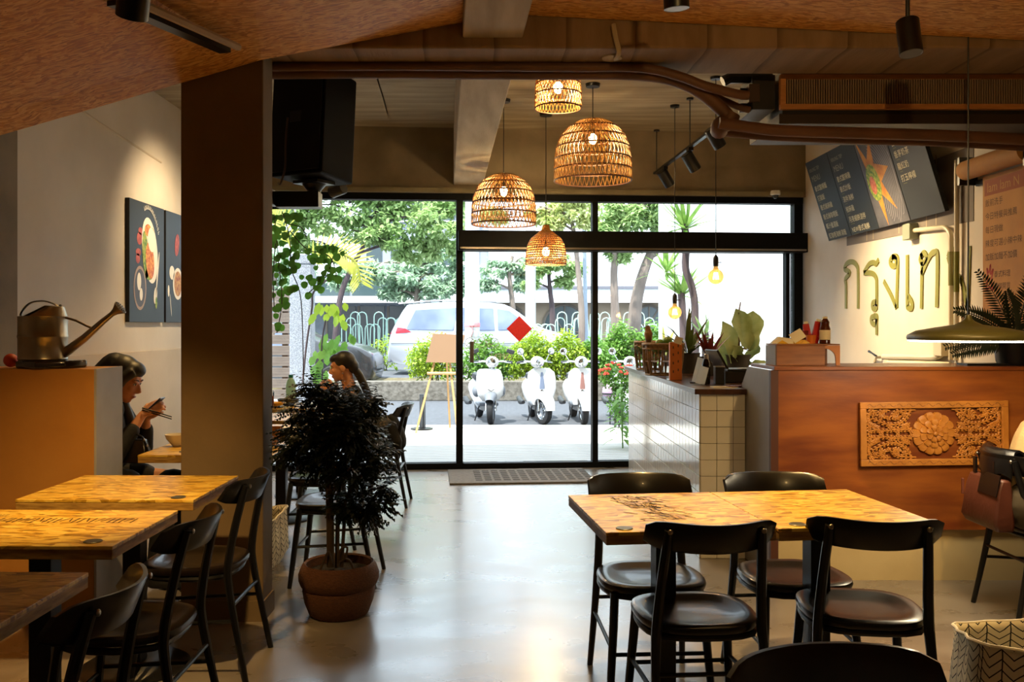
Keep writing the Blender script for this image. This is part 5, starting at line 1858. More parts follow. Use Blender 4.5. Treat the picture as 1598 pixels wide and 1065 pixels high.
hc = q1(193, 592)
hr = rotm(R(90), R(24))                               # face toward +X, bowed
bd1 = MB()
head_shape(bd1, hc, hr, 1.05)
nk, chs, pel = Vector((hc.x - .065, YW, 1.00)), Vector((-2.17, YW, .86)), Vector((-2.26, YW, .54))
limb(bd1, [hc + Vector((-.03, 0, -.04)), nk], [.05, .052])
limb(bd1, [nk + Vector((-.01, 0, -.03)), chs, (pel + chs) / 2, pel], [.07, .125, .115, .15], .8)
for sy in (-1, 1):
    sh = Vector((nk.x - .03, YW + sy * .155, .955))
    wrs = q1(222, 648, sy * .035) if sy < 0 else q1(228, 652, .05)
    el = Vector((-2.03, YW + sy * .20, .72))
    limb(bd1, [nk + Vector((-.02, sy * .06, -.04)), sh], [.05, .05])
    limb(bd1, [sh, (sh + el) / 2, el], [.048, .042, .036])
    limb(bd1, [el, (el + wrs) / 2, wrs], [.036, .032, .023])
    kn = Vector((-1.80, YW + sy * .10, .545))
    limb(bd1, [pel + Vector((0, sy * .08, 0)), (pel + kn) / 2 + Vector((0, sy * .09, .0)), kn], [.095, .082, .058])
    limb(bd1, [kn, Vector((-1.82, YW + sy * .1, .30)), Vector((-1.84, YW + sy * .1, .09))], [.056, .05, .036])
    limb(bd1, [Vector((-1.85, YW + sy * .1, .06)), Vector((-1.74, YW + sy * .1, .035))], [.038, .03])
    hand(bd1, wrs, Vector((.75, -sy * .25, .55)), Vector((.5, -sy * .6, .1)), .75, .95, side=sy)
union_mesh('body', bd1, K['skin'], w1, .006, 4)
face_details(w1, hc, hr, 1.05)
cl = MB()
limb(cl, [nk + Vector((-.015, 0, -.045)), chs, (pel + chs) / 2, pel + Vector((0, 0, .02))], [.082, .137, .128, .165], .82)
for sy in (-1, 1):
    sh = Vector((nk.x - .03, YW + sy * .155, .955))
    el = Vector((-2.03, YW + sy * .20, .72))
    wrs = q1(222, 648, sy * .035) if sy < 0 else q1(228, 652, .05)
    limb(cl, [nk + Vector((-.02, sy * .07, -.055)), sh], [.06, .06])
    limb(cl, [sh, (sh + el) / 2, el], [.06, .056, .05])
    limb(cl, [el, el + (wrs - el) * .62], [.05, .044])
union_mesh('jacket', cl, K['black_cloth'], w1, .008, 4)
sk_ = MB()
for sy in (-1, 1):
    kn = Vector((-1.80, YW + sy * .10, .545))
    limb(sk_, [pel + Vector((-.02, sy * .07, 0)), pel + (kn - pel) * .55 + Vector((0, sy * .05, .01))], [.12, .098])
union_mesh('skirt', sk_, K['black_cloth'], w1, .01, 3)
bo = MB()
for sy in (-1, 1):
    limb(bo, [Vector((-1.86, YW + sy * .1, .545)), Vector((-1.79, YW + sy * .1, .53)), Vector((-1.82, YW + sy * .1, .30)), Vector((-1.85, YW + sy * .1, .06))], [.066, .068, .06, .05])
    limb(bo, [Vector((-1.86, YW + sy * .1, .05)), Vector((-1.73, YW + sy * .1, .035))], [.046, .036])
union_mesh('boots', bo, K['black_cloth'], w1, .01, 3)
HM = Matrix.Translation(hc) @ hr.to_4x4()
hmb = MB(HM)
hmb.ball((0, .022, .044), (.086, .096, .086), 22, 16)
hmb.ball((0, -.035, .075), (.066, .06, .045), 16, 10)
for sx in (-1, 1):
    hmb.tube([(sx * .05, -.05, .07), (sx * .078, -.02, .02), (sx * .082, .0, -.06), (sx * .085, .02, -.12)], [.03, .034, .034, .03], 10)
limb(hmb, [(0, .07, .04), (0, .10, -.04), (0, .09, -.13)], [.085, .08, .07], 1)
h1 = union_mesh('hair', hmb, K['hair'], w1, .007, 5)
lk = MB()
for sy in (-1, 1):
    limb(lk, [hc + Vector((-.05, sy * .08, -.06)), Vector((hc.x - .045, YW + sy * .095, .98)), Vector((hc.x - .01, YW + sy * .11, .87)), Vector((hc.x - .02, YW + sy * .11, .76))], [.035, .036, .03, .012])
    limb(lk, [hc + Vector((-.10, sy * .05, -.05)), Vector((hc.x - .14, YW + sy * .07, .98)), Vector((hc.x - .18, YW + sy * .08, .80))], [.05, .05, .03])
union_mesh('hair_locks', lk, K['hair'], w1, .007, 4)
ph = thing('smartphone', 'black phone held by the woman with long hair', 'phone')
a, b = q1(225, 648, .0), q1(254, 621, .0)
d = (b - a).normalized()
nn = Vector((-d.z, 0, d.x))
Mq = Matrix(((d.x, 0, nn.x, a.x), (d.y, 1, nn.y, a.y), (d.z, 0, nn.z, a.z), (0, 0, 0, 1)))
MB(Mq).box(0, (b - a).length, -.036, .036, -.004, .004).build('phone_body', K['black'], ph, smooth=None, bevel=.003)
MB(Mq).box(.006, (b - a).length - .006, -.033, .033, .0041, .0046).build('screen', mat('phone_screen', '#1a2026', .1, emit='#8aa0b0', estr=.25), ph, smooth=None)
for i in range(2):
    cs = thing('chopstick', 'dark chopstick between the fingers of the woman with the phone', 'chopstick', group='chopsticks in her hand')
    MB().cyl(q1(222, 637 + i * 3, -.05 + i * .01), q1(268, 651 + i * 3.5, -.06 + i * .02), .0042, .003, 8).build('stick', K['rail'], cs)
hb = thing('handbag', 'small black handbag with silver hardware on a lap', 'bag', q1(210, 722, -.11))
MB(T(rz=R(0))).loft([[(-.055, -.04, 0), (.075, -.04, 0), (.075, .04, 0), (-.055, .04, 0)], [(-.06, -.045, .04), (.08, -.045, .04), (.08, .045, .04), (-.06, .045, .04)], [(-.045, -.02, .125), (.06, -.02, .125), (.06, .02, .125), (-.045, .02, .125)]]).build('bag_body', K['black_leather'], hb, smooth=30, bevel=.008)
MB().tube(smoothpath([(-.03, 0, .12), (.0, -.01, .15), (.04, -.01, .14), (.07, -.02, .1), (.085, -.02, .03)], 4), .006, 6).build('strap', K['black_leather'], hb)
for x in (.06, .075):
    MB().ball((x, -.022, .122 - (x - .06) * 2), .007, 8, 6).build('ring', K['steel'], hb)

# --- pony-tailed woman at the window table (faces -X)
YV = 7.1
w2 = thing('person', 'seated woman with a dark ponytail eating at the window table', 'person')


def q2(x, y, dy=0):
    return P(x, y, YV + dy)


hc = q2(534, 573)
hr = rotm(R(-90), R(10))
bd2 = MB()
head_shape(bd2, hc, hr, 1.02)
nk = q2(547, 612)
chs = q2(562, 655)
pel = Vector((-.96, YV, .55))
limb(bd2, [hc + Vector((.03, 0, -.05)), nk], [.052, .056])
limb(bd2, [nk + Vector((.01, 0, -.03)), chs, (chs + pel) / 2, pel], [.075, .13, .12, .16], .82)
arms = []
for sy in (-1, 1):
    sh = nk + Vector((.02, sy * .165, -.06))
    el = q2(537, 672, sy * .22)
    wrs = q2(520, 610, sy * .06)
    arms.append((sy, sh, el, wrs))
    limb(bd2, [nk + Vector((.01, sy * .06, -.04)), sh], [.055, .055])
    limb(bd2, [sh, (sh + el) / 2, el], [.05, .045, .038])
    limb(bd2, [el, (el + wrs) / 2, wrs], [.04, .035, .025])
    hand(bd2, wrs, Vector((-.75, -sy * .15, .35)), Vector((-.2, -sy * .9, .2)), .9, 1.0, side=-sy)
    kn = Vector((-1.42, YV + sy * .10, .56))
    limb(bd2, [pel + Vector((0, sy * .09, 0)), (pel + kn) / 2 + Vector((0, sy * .05, .0)), kn], [.105, .09, .06])
    limb(bd2, [kn, Vector((-1.38, YV + sy * .1, .3)), Vector((-1.34, YV + sy * .1, .09))], [.058, .052, .038])
    limb(bd2, [Vector((-1.33, YV + sy * .1, .06)), Vector((-1.46, YV + sy * .1, .035))], [.04, .03])
union_mesh('body', bd2, K['skin'], w2, .006, 4)
face_details(w2, hc, hr, 1.02)
cl = MB()
limb(cl, [nk + Vector((.012, 0, -.025)), chs, (chs + pel) / 2, pel], [.088, .143, .133, .175], .84)
for sy, sh, el, wrs in arms:
    limb(cl, [nk + Vector((.015, sy * .075, -.055)), sh], [.062, .066])
    limb(cl, [sh, (sh + el) / 2], [.066, .06])
union_mesh('top', cl, K['pattern_top'], w2, .008, 4)
tr_ = MB()
for sy in (-1, 1):
    kn = Vector((-1.42, YV + sy * .10, .56))
    limb(tr_, [pel + Vector((.01, sy * .08, -.01)), (pel + kn) / 2 + Vector((0, sy * .05, .0)), kn, Vector((-1.38, YV + sy * .1, .3)), Vector((-1.35, YV + sy * .1, .08))], [.122, .10, .07, .062, .05])
union_mesh('trousers', tr_, K['black_cloth'], w2, .01, 4)
sh_ = MB()
for sy in (-1, 1):
    limb(sh_, [Vector((-1.32, YV + sy * .1, .045)), Vector((-1.47, YV + sy * .1, .035))], [.046, .036])
union_mesh('shoes', sh_, K['black_leather'], w2, .008, 3)
hmb = MB(Matrix.Translation(hc) @ hr.to_4x4())
hmb.ball((0, .024, .042), (.084, .094, .086), 22, 16)
hmb.ball((0, -.036, .07), (.06, .055, .042), 16, 10)
hmb.ball((0, .085, -.01), (.055, .05, .06), 14, 10)
union_mesh('hair', hmb, K['hair'], w2, .007, 4)
pn = MB()
limb(pn, [hc + Vector((.085, 0, -.0)), q2(560, 585), q2(572, 610), q2(583, 640), q2(590, 662)], [.03, .034, .032, .024, .006])
union_mesh('ponytail', pn, K['hair'], w2, .007, 3)
for sy in (-1, 1):
    MB().ball(hc + (hr @ Vector((sy * .082, .01, -.05))), .006, 8, 6).build('earring', K['steel'], w2)
cu = thing('white_cup', 'white cup held up by the pony-tailed woman', 'cup', q2(521, 612, 0))
MB().lathe([(.03, 0), (.038, .06), (.04, .075), (.036, .075), (.03, .01), (0, .008)], 20).build('cup', K['white_ceramic'], cu)
# dark jacket over her chair back
jk = thing('jacket', 'dark jacket bundled over the chair back behind the pony-tailed woman', 'jacket')
jm = MB()
limb(jm, [q2(612, 655), q2(618, 672), q2(622, 692), q2(610, 700)], [.05, .08, .08, .05], .8)
limb(jm, [q2(598, 690), q2(612, 695), q2(618, 712)], [.06, .07, .02], 1)
limb(jm, [q2(612, 665, -.1), q2(618, 690, -.12), q2(622, 715, -.1)], [.04, .05, .015], 1)
union_mesh('jacket_cloth', jm, K['black_cloth'], jk, .01, 5)

# --- person at the right edge (faces +X)
YR = 4.4
w3 = thing('person', 'seated person in a beige top and olive trousers beside the leather bag', 'person')
hc = Vector((2.96, YR, 1.16))
hr = rotm(R(90), R(12))
bd3 = MB()
head_shape(bd3, hc, hr, 1.06)
nk, chs, pel = Vector((2.86, YR, 1.03)), Vector((2.70, YR, .86)), Vector((2.58, YR, .57))
limb(bd3, [hc + Vector((-.03, 0, -.05)), nk], [.058, .06])
limb(bd3, [nk + Vector((-.01, 0, -.03)), chs, (chs + pel) / 2, pel], [.08, .145, .135, .16], .85)
ar3 = []
for sy in (-1, 1):
    sh = Vector((2.85, YR + sy * .17, .95))
    el = Vector((2.66, YR + sy * .24, .72)) if sy < 0 else Vector((2.82, YR + .24, .74))
    wrs = Vector((3.00, YR + sy * .18, .70))
    ar3.append((sy, sh, el, wrs))
    limb(bd3, [nk + Vector((-.02, sy * .07, -.04)), sh], [.06, .06])
    limb(bd3, [sh, (sh + el) / 2, el], [.055, .05, .043])
    limb(bd3, [el, (el + wrs) / 2, wrs], [.043, .037, .027])
    hand(bd3, wrs, Vector((.9, -sy * .1, -.1)), Vector((0, 0, -1)), .5, 1.05, side=sy)
    kn = Vector((3.03, YR + sy * .13, .57))
    limb(bd3, [pel + Vector((0, sy * .09, 0)), (pel + kn) / 2 + Vector((0, sy * .04, .0)), kn], [.115, .095, .065])
    limb(bd3, [kn, Vector((3.02, YR + sy * .13, .3)), Vector((3.0, YR + sy * .13, .09))], [.06, .055, .04])
    limb(bd3, [Vector((2.98, YR + sy * .13, .055)), Vector((3.12, YR + sy * .13, .035))], [.042, .032])
union_mesh('body', bd3, K['skin'], w3, .008, 4)
face_details(w3, hc, hr, 1.06)
cl = MB()
limb(cl, [nk + Vector((-.015, 0, -.045)), chs, (chs + pel) / 2, pel + Vector((0, 0, .06))], [.09, .16, .155, .165], .9)
for sy, sh, el, wrs in ar3:
    limb(cl, [nk + Vector((-.02, sy * .08, -.06)), sh], [.07, .075])
    limb(cl, [sh, (sh + el) / 2, el], [.075, .07, .062])
    limb(cl, [el, el + (wrs - el) * .75], [.062, .045])
union_mesh('top', cl, K['beige_knit'], w3, .008, 4)
tr_ = MB()
for sy in (-1, 1):
    kn = Vector((3.03, YR + sy * .13, .57))
    limb(tr_, [pel + Vector((-.02, sy * .09, -.01)), (pel + kn) / 2 + Vector((0, sy * .04, .0)), kn, Vector((3.02, YR + sy * .13, .3)), Vector((3.0, YR + sy * .13, .08))], [.14, .115, .08, .07, .06])
union_mesh('trousers', tr_, K['trousers'], w3, .01, 4)
sh_ = MB()
for sy in (-1, 1):
    limb(sh_, [Vector((2.98, YR + sy * .13, .05)), Vector((3.13, YR + sy * .13, .038))], [.05, .038])
union_mesh('shoes', sh_, K['leather'], w3, .01, 3)
hmb = MB(Matrix.Translation(hc) @ hr.to_4x4())
hmb.ball((0, .024, .042), (.088, .10, .09), 22, 16)
hmb.ball((0, -.036, .07), (.062, .055, .042), 16, 10)
union_mesh('hair', hmb, K['hair'], w3, .008, 4)

# leather bag on that chair
lb = thing('leather_bag', 'brown leather bag with black flap hanging on a chair back', 'bag', (2.42, 4.42, 0))
MB(T(0, 0, 0)).loft([[(-.05, -.15, .43), (.03, -.15, .43), (.03, .15, .43), (-.05, .15, .43)], [(-.07, -.16, .47), (.03, -.16, .47), (.03, .16, .47), (-.07, .16, .47)], [(-.05, -.15, .62), (.025, -.15, .62), (.025, .15, .62), (-.05, .15, .62)], [(-.03, -.145, .68), (.02, -.145, .68), (.02, .145, .68), (-.03, .145, .68)]]).build('bag_body', K['leather'], lb, smooth=40, bevel=.012)
MB().loft([[(-.056, -.155, .60), (-.052, .02, .6), (-.03, .02, .70), (-.035, -.155, .70)], [(-.062, -.157, .60), (-.058, .02, .6), (-.036, .02, .705), (-.041, -.157, .705)]]).build('flap', K['black_leather'], lb, smooth=None, bevel=.002)
fl = MB()
rings = []
for i in range(9):
    y = -.16 + i * .04
    xo = .105 * ((y + .02) / .21) ** 2
    w_ = .004 * math.sin(i * 2.1)
    lo1, lo2 = .69 + .02 * math.sin(i * 1.3), .71 + .02 * math.cos(i * 1.7)
    out_ = [(-.040 - w_, lo1), (-.036, .77), (-.022, .815 + w_), (.0, .826), (.022, .815), (.034, .77), (.036 + w_, lo2)]
    inn_ = [(.030 + w_, lo2), (.028, .77), (.016, .806), (0, .815), (-.016, .806), (-.030, .77), (-.034 - w_, lo1)]
    rings.append([(x + xo, y, z) for x, z in out_ + inn_])
fl.loft(rings).build('cloth_flap', K['black_leather'], lb, smooth=60)
for y in (-.07, .1):
    MB().box(-.03, -.02, y - .012, y + .012, .68, .76).build('handle_tab', K['black_leather'], lb, smooth=None)
MB().box(-.062, -.05, .155, .168, .56, .64).build('tag', K['leather'], lb, smooth=None, bevel=.003)

# ------------------------------------------------------------------ crockery on the window tables
TZ_ = .7515


def dish(name, label, cat, x, Y, prof, m, group=None, z=TZ_):
    t = thing(name, label, cat, ((x - CX) * Y / CF, Y, z), 0, group)
    MB().lathe(prof, 24).build(name + '_body', m, t, smooth=50)
    return t


bowlp = [(.03, 0), (.034, .004), (.07, .035), (.08, .058), (.077, .058), (.066, .034), (.03, .012), (0, .01)]
dish('bowl', 'black bowl on the window table before the pony-tailed woman', 'bowl', 450, 7.45, [(a * 1.15, b) for a, b in bowlp], MATS['black_plastic'])
dish('bowl', 'yellow bowl on the window table beside the black bowl', 'bowl', 428, 7.3, [(a, b * .7) for a, b in bowlp], K['yellow_bag'])
dish('plate', 'white plate on the window table', 'plate', 436, 7.65, [(.05, 0), (.1, .012), (.12, .02), (.115, .02), (.05, .006), (0, .006)], K['white_ceramic'])
wb = thing('water_bottle', 'pale green water bottle with a teal cap on the window table', 'bottle', ((454 - CX) * 7.7 / CF, 7.7, TZ_))
MB().lathe([(.04, 0), (.043, .01), (.043, .16), (.03, .2), (.017, .215), (.017, .225)], 20).build('bottle_body', mat('pale_green_glass', '#9fc2b0', .1, leafy=.4), wb)
MB().lathe([(.02, .22), (.02, .245), (0, .246)], 16).build('cap', mat('teal_cap', '#0f6a66', .4), wb)
gd = thing('drink_glass', 'glass of orange drink on the window table', 'glass', ((421 - CX) * 7.2 / CF, 7.2, TZ_))
MB().lathe([(.03, 0), (.036, .14)], 20, caps=False).build('glass', K['clear'], gd)
MB().lathe([(0, .004), (.029, .004), (.033, .10), (0, .10)], 20).build('drink', mat('orange_drink', '#b5541a', .2), gd)
mcd = MB().box(-.14, .14, -.1, .1, 0, .003).build('menu_card', K['cream'])
mcd.location = ((440 - CX) * 5.8 / CF, 5.78, TZ_)
tag(mcd, 'cream menu card lying on an empty window table', 'menu')
dish('bowl', 'cream bowl on the table of the woman with the phone', 'bowl', 276, 4.98, [(a * .8, b * 1.1) for a, b in bowlp], K['cream'])
pr_ = thing('paper_bag', 'brown paper bag standing on the table next to the column', 'bag', ((428 - CX) * 5.05 / CF, 5.02, TZ_))
MB().loft([[(-.06, -.04, 0), (.02, -.04, 0), (.02, .04, 0), (-.06, .04, 0)], [(-.06, -.035, .1), (.05, -.035, .1), (.05, .035, .1), (-.06, .035, .1)]], caps=False).build('bag', K['kraft'], pr_, smooth=None)
# fern in a dark pot on the bar's right end
fn = thing('potted_fern', 'dark fern in a black pot on the bar below the paper roll', 'potted plant', (P(1588, 0, 5.08).x, 5.1, 1.193))
MB().lathe([(.085, 0), (.10, .02), (.115, .13), (.118, .135), (.105, .13), (0, .12)], 24).build('pot', MATS['black_plastic'], fn)
random.seed(31)
fronds = [(-1, .1, .36, .02), (-.8, .9, .42, -.1), (-.3, 1.2, .46, .1), (.2, 1.3, .5, -.05), (-.9, .45, .4, .15), (.2, 1.0, .4, .1), (-1, .28, .44, -.2), (-.55, .75, .36, .25), (-.2, .9, .34, -.25)]
fcx = MB()
for (dx, dz, L_, dy) in fronds:
    d = Vector((dx, dy, dz)).normalized()
    pts = []
    p_ = Vector((0, 0, .12))
    v = d.copy()
    for i in range(15):
        pts.append(p_.copy())
        p_ = p_ + v * L_ / 14
        v = (v + Vector((dx * .04, 0, -.045))).normalized()
    mb = MB()
    mb.tube(pts, [.004 - .0002 * i for i in range(15)], 5)
    for i in range(2, 15):
        t_ = (pts[i] - pts[i - 1]).normalized()
        s_ = t_.cross(Vector((0, -1, .25))).normalized()
        ln = .075 * math.sin(PI * (i + 2) / 18)
        for sg in (-1, 1):
            for hf in (0, .5):
                mb.leaf(pts[i] - t_ * hf * L_ / 14, s_ * sg + t_ * .5, ln, .013, Vector((0, -1, .5)), .1)
    mb.build('frond', K['leaf_dark'], fn, smooth=60)
bk = MB().box(-.16, .1, -.06, .06, 0, .012).build('notebook', MATS['black_plastic'])
bk.location = (P(1545, 0, 5.1).x, 5.1, 1.193)
tag(bk, 'thin black folder lying on the bar beside the fern', 'folder')

# ------------------------------------------------------------------ outdoors: ground
GZ0 = -.15
RZ = .18                                                     # the road lies a little above the parking strip
K['deck'] = mat('weathered_decking', '#a09c97', .7, c2='#b5b1ab', scale=6, stretch=(.5, 6, 1))
K['pave'] = mat('pale_paving', '#c9c6c0', .8, c2='#b9b5ad', scale=3)
K['asphalt'] = mat('grey_asphalt', '#484b51', .9, c2='#565960', scale=14, bump=.2)
dk = struct(bpy.data.objects.new('deck', None))
COL.objects.link(dk)
dk.matrix_world = FW
pl0 = MB().box(-3.6, 2.9, 0, .118, -.05, -.006).build('plank', K['deck'], dk, smooth=None, bevel=.003)
pl0.location = (0, .09, 0)
for i in range(1, 13):
    shared(pl0, dk, (0, .09 + i * .134, 0))
struct(MB().box(-30, 30, 10.2, 13.3, -.3, -.06).build('pavement', K['pave'], smooth=None))
struct(MB().box(-40, 40, 13.3, 18.6, -.4, GZ0).build('street', K['asphalt'], smooth=None))
struct(MB().box(-40, 40, 18.85, 21.2, -.4, RZ).build('planting_bed', mat('bed_soil', '#5a4a38', .95, c2='#6e6a48', scale=8, bump=.4), smooth=None))
struct(MB().box(-60, 60, 21.2, 90, -.4, RZ).build('road', K['asphalt'], smooth=None))
struct(MB().box(-3.4, 12, 18.6, 18.85, GZ0, .26).build('wall_planter', mat('rough_planter_concrete', '#77726a', .9, c2='#565149', scale=12, bump=.5, bscale=24), smooth=None, bevel=.02))
struct(MB().box(-20, -3.4, 15.5, 21.0, GZ0, GZ0 + .02).build('drive', K['pave'], smooth=None))
# white side wall of the yard on the right, slatted fence and stone post on the left
struct(MB().box(3.45, 3.65, 9.4, 19.5, GZ0, 5.2).build('wall_yard', mat('white_yard_wall', '#e4e6e8', .8), smooth=None))
struct(MB().box(3.36, 3.45, 9.45, 9.75, GZ0, 5.2).build('pilaster_yard', mat('grey_yard_pilaster', '#b9bcc2', .8), smooth=None))
fe = thing('slat_fence', 'weathered horizontal slat fence beside the granite post', 'fence', (-3.25, 11.3, -.06))
sl0 = MB().box(-1.0, .82, 0, .03, 0, .118).build('slat', mat('grey_timber', '#5c5048', .8, c2='#6e6259', scale=6, stretch=(.6, 1, 8)), fe, smooth=None, bevel=.003)
for k in range(1, 14):
    shared(sl0, fe, (0, random.uniform(0, .008), k * .138))
for x in (-.6, .5):
    MB().box(x, x + .07, .03, .1, 0, 1.95).build('fence_post', K['bark'], fe, smooth=None)
sp2 = thing('stone_post', 'speckled grey granite post beside the slat fence', 'post', (P(472, 0, 10.9).x, 10.9, -.06))
MB().box(-.13, .13, -.12, .12, 0, 2.22).build('shaft', mat('granite', '#70757f', .8, c2='#a0a4ad', scale=90, lo=.4, hi=.6), sp2, smooth=None, bevel=.01)
MB().box(-.14, .14, -.13, .13, 2.22, 2.34).build('cap', MATS['granite'], sp2, smooth=None, bevel=.01)
K['yel_leaf'] = mat('yellow_green_leaf', '#a8bb3a', .5, c2='#8fae3c', scale=4, leafy=.5)
K['mid_leaf'] = mat('fresh_green_leaf', '#5f8f3c', .5, c2='#83aa4c', scale=3, leafy=.45)
K['tree_leaf'] = mat('tree_leaf', '#8aab68', .55, c2='#b9cf90', scale=.8, leafy=.45)
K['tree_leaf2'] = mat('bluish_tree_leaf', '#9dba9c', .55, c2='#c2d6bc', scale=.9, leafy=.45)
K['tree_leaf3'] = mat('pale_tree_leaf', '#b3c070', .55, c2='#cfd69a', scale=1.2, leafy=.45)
K['vine_leaf'] = mat('round_vine_leaf', '#3a6420', .45, c2='#5f8a30', scale=5, leafy=.5)
K['palm'] = mat('palm_frond_leaf', '#a3a83c', .45, c2='#c2bf62', scale=3, leafy=.5)
K['trunk'] = mat('tree_bark', '#6b5f58', .9, c2='#85786e', scale=5, stretch=(1, 1, .3), bump=.3)
K['trunk_dark'] = mat('dark_tree_bark', '#41363a', .9, c2='#55474a', scale=5, stretch=(1, 1, .3), bump=.3)


def cloud(mb, c, r3, n, size, rnd, flatten=.3):
    for i in range(n):
        q, e = rnd.uniform(0, 2 * PI), rnd.uniform(-1, 1)
        s_ = math.sqrt(1 - e * e)
        rr = rnd.uniform(.55, 1.0)
        p_ = Vector((c[0] + math.cos(q) * s_ * r3[0] * rr, c[1] + math.sin(q) * s_ * r3[1] * rr, c[2] + e * r3[2] * rr))
        d = Vector((rnd.uniform(-1, 1), rnd.uniform(-1, 1), rnd.uniform(-.8, .5)))
        mb.leaf(p_, d, size * rnd.uniform(.7, 1.3), size * .55, Vector((rnd.uniform(-.6, .6), rnd.uniform(-.6, .6), 1)), .25)


def blob_crown(mb, centres, rnd, per, size, sub=5):
    """Each crown blob breaks into smaller leaf tufts, so light shows between."""
    for (c, r) in centres:
        for j in range(sub):
            q, e = rnd.uniform(0, 2 * PI), rnd.uniform(-.8, 1)
            s_ = math.sqrt(max(0, 1 - e * e))
            cc = (c[0] + math.cos(q) * s_ * r * .75, c[1] + math.sin(q) * s_ * r * .6, c[2] + e * r * .5)
            k = r * rnd.uniform(.32, .5)
            cloud(mb, cc, (k, k, k * .62), per, size, rnd)


def tree(label, Y, trunk_px, crown_px, leaf_m, trunk_m, r0, per=60, size=.16, sub=5, seed=1, group=None, name='tree'):
    rnd = random.Random(seed)
    base = P(trunk_px[0][0], trunk_px[0][1], Y)
    t = thing(name, label, 'tree', (base.x, Y, RZ), 0, group)

    def loc(x, y, dy=0):
        q = P(x, y, Y)
        return Vector((q.x - base.x, dy, q.z - RZ))
    pts = [loc(a, b) for a, b in trunk_px]
    pts[0].z = -.02
    n = len(pts)
    sp = smoothpath(pts, 4)
    MB().tube(sp, [r0 * (1 - .55 * i / (len(sp) - 1)) for i in range(len(sp))], 10).build('trunk', trunk_m, t)
    cents = []
    for (x, y, rp) in crown_px:
        dy = rnd.uniform(-.6, .6) * rp * Y / CF
        c = loc(x, y, dy)
        cents.append((c, rp * Y / CF))
    top = pts[-1]
    for c, r in cents:
        at = min(sp, key=lambda p_: (p_ - c).length + (1.5 if p_.z > c.z else 0) + abs(p_.z - top.z) * .3)
        mid = (at + c) / 2 + Vector((0, 0, .12 * (c - at).length))
        MB().tube(smoothpath([at, mid, c], 4), [r0 * .42, r0 * .38, r0 * .34, r0 * .3, r0 * .26, r0 * .2, r0 * .16, r0 * .12, r0 * .06], 6).build('branch', trunk_m, t)
        for k in range(3):
            e_ = c + Vector((rnd.uniform(-1, 1), rnd.uniform(-.6, .6), rnd.uniform(-.2, .8))) * r * .7
            MB().tube([mid.lerp(c, .5), mid.lerp(e_, .7) + Vector((0, 0, .05)), e_], [r0 * .16, r0 * .11, r0 * .03], 5).build('twig', trunk_m, t)
    mb = MB()
    blob_crown(mb, cents, rnd, per, size, sub)
    f = mb.build('foliage', leaf_m, t, smooth=None)
    f['kind'] = 'stuff'
    return t


tree('broad leafy tree with dark leaning branches, its canopy spreading over the dark car', 29, [(520, 540), (530, 470), (548, 420), (575, 370), (590, 320)],
     [(455, 330, 40), (500, 350, 42), (540, 320, 46), (590, 330, 44), (640, 340, 48), (690, 350, 44), (600, 375, 34), (650, 390, 36), (480, 395, 26), (560, 290, 40), (660, 295, 50), (430, 300, 40), (520, 395, 22), (700, 310, 40), (620, 300, 44), (500, 300, 44), (560, 360, 36), (690, 385, 30), (450, 375, 30)],
     K['tree_leaf'], K['trunk_dark'], .11, 80, .19, 13, 3)
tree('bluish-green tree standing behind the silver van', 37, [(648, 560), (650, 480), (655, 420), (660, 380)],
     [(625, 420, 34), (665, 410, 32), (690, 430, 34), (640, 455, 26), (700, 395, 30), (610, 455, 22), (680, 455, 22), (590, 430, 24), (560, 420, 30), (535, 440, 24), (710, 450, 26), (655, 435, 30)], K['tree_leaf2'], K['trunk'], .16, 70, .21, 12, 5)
tree('small dark-stemmed tree in front of the arched windows', 33, [(862, 540), (862, 490), (858, 450), (856, 420)],
     [(838, 420, 22), (870, 408, 24), (895, 420, 20), (850, 390, 22), (880, 440, 14), (830, 445, 14)], K['tree_leaf'], K['trunk_dark'], .13, 60, .18, 10, 7)
tree('straight grey-trunked tree behind the red flowers', 26, [(958, 560), (960, 500), (958, 430), (962, 380), (966, 330)],
     [(950, 330, 30), (985, 345, 30), (1010, 325, 32), (965, 395, 20), (940, 360, 22), (1035, 345, 26), (990, 300, 34), (1040, 310, 30)], K['tree_leaf'], K['trunk'], .15, 70, .17, 13, 9)
tree('thick leaning banyan trunk beside the arched window', 28, [(988, 540), (990, 500), (995, 460), (1006, 420), (1020, 385), (1035, 350)],
     [(1000, 380, 22), (1040, 370, 24), (1025, 335, 28), (1055, 395, 16), (975, 375, 18), (1050, 330, 26)], K['tree_leaf2'], K['trunk'], .24, 60, .18, 12, 13)
tree('pale yellow-leaved tree rising behind the bell lamp', 24, [(905, 560), (908, 500), (902, 420), (895, 360), (885, 320)],
     [(870, 325, 24), (895, 340, 26), (915, 325, 22), (860, 350, 18), (840, 335, 20), (890, 305, 28), (925, 345, 16), (770, 340, 22), (745, 335, 18)], K['tree_leaf3'], K['trunk'], .10, 54, .15, 11, 15)
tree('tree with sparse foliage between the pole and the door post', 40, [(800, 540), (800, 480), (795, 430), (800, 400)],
     [(775, 420, 24), (805, 410, 22), (825, 425, 20), (765, 445, 18), (815, 445, 14)], K['tree_leaf2'], K['trunk'], .16, 60, .22, 10, 17)

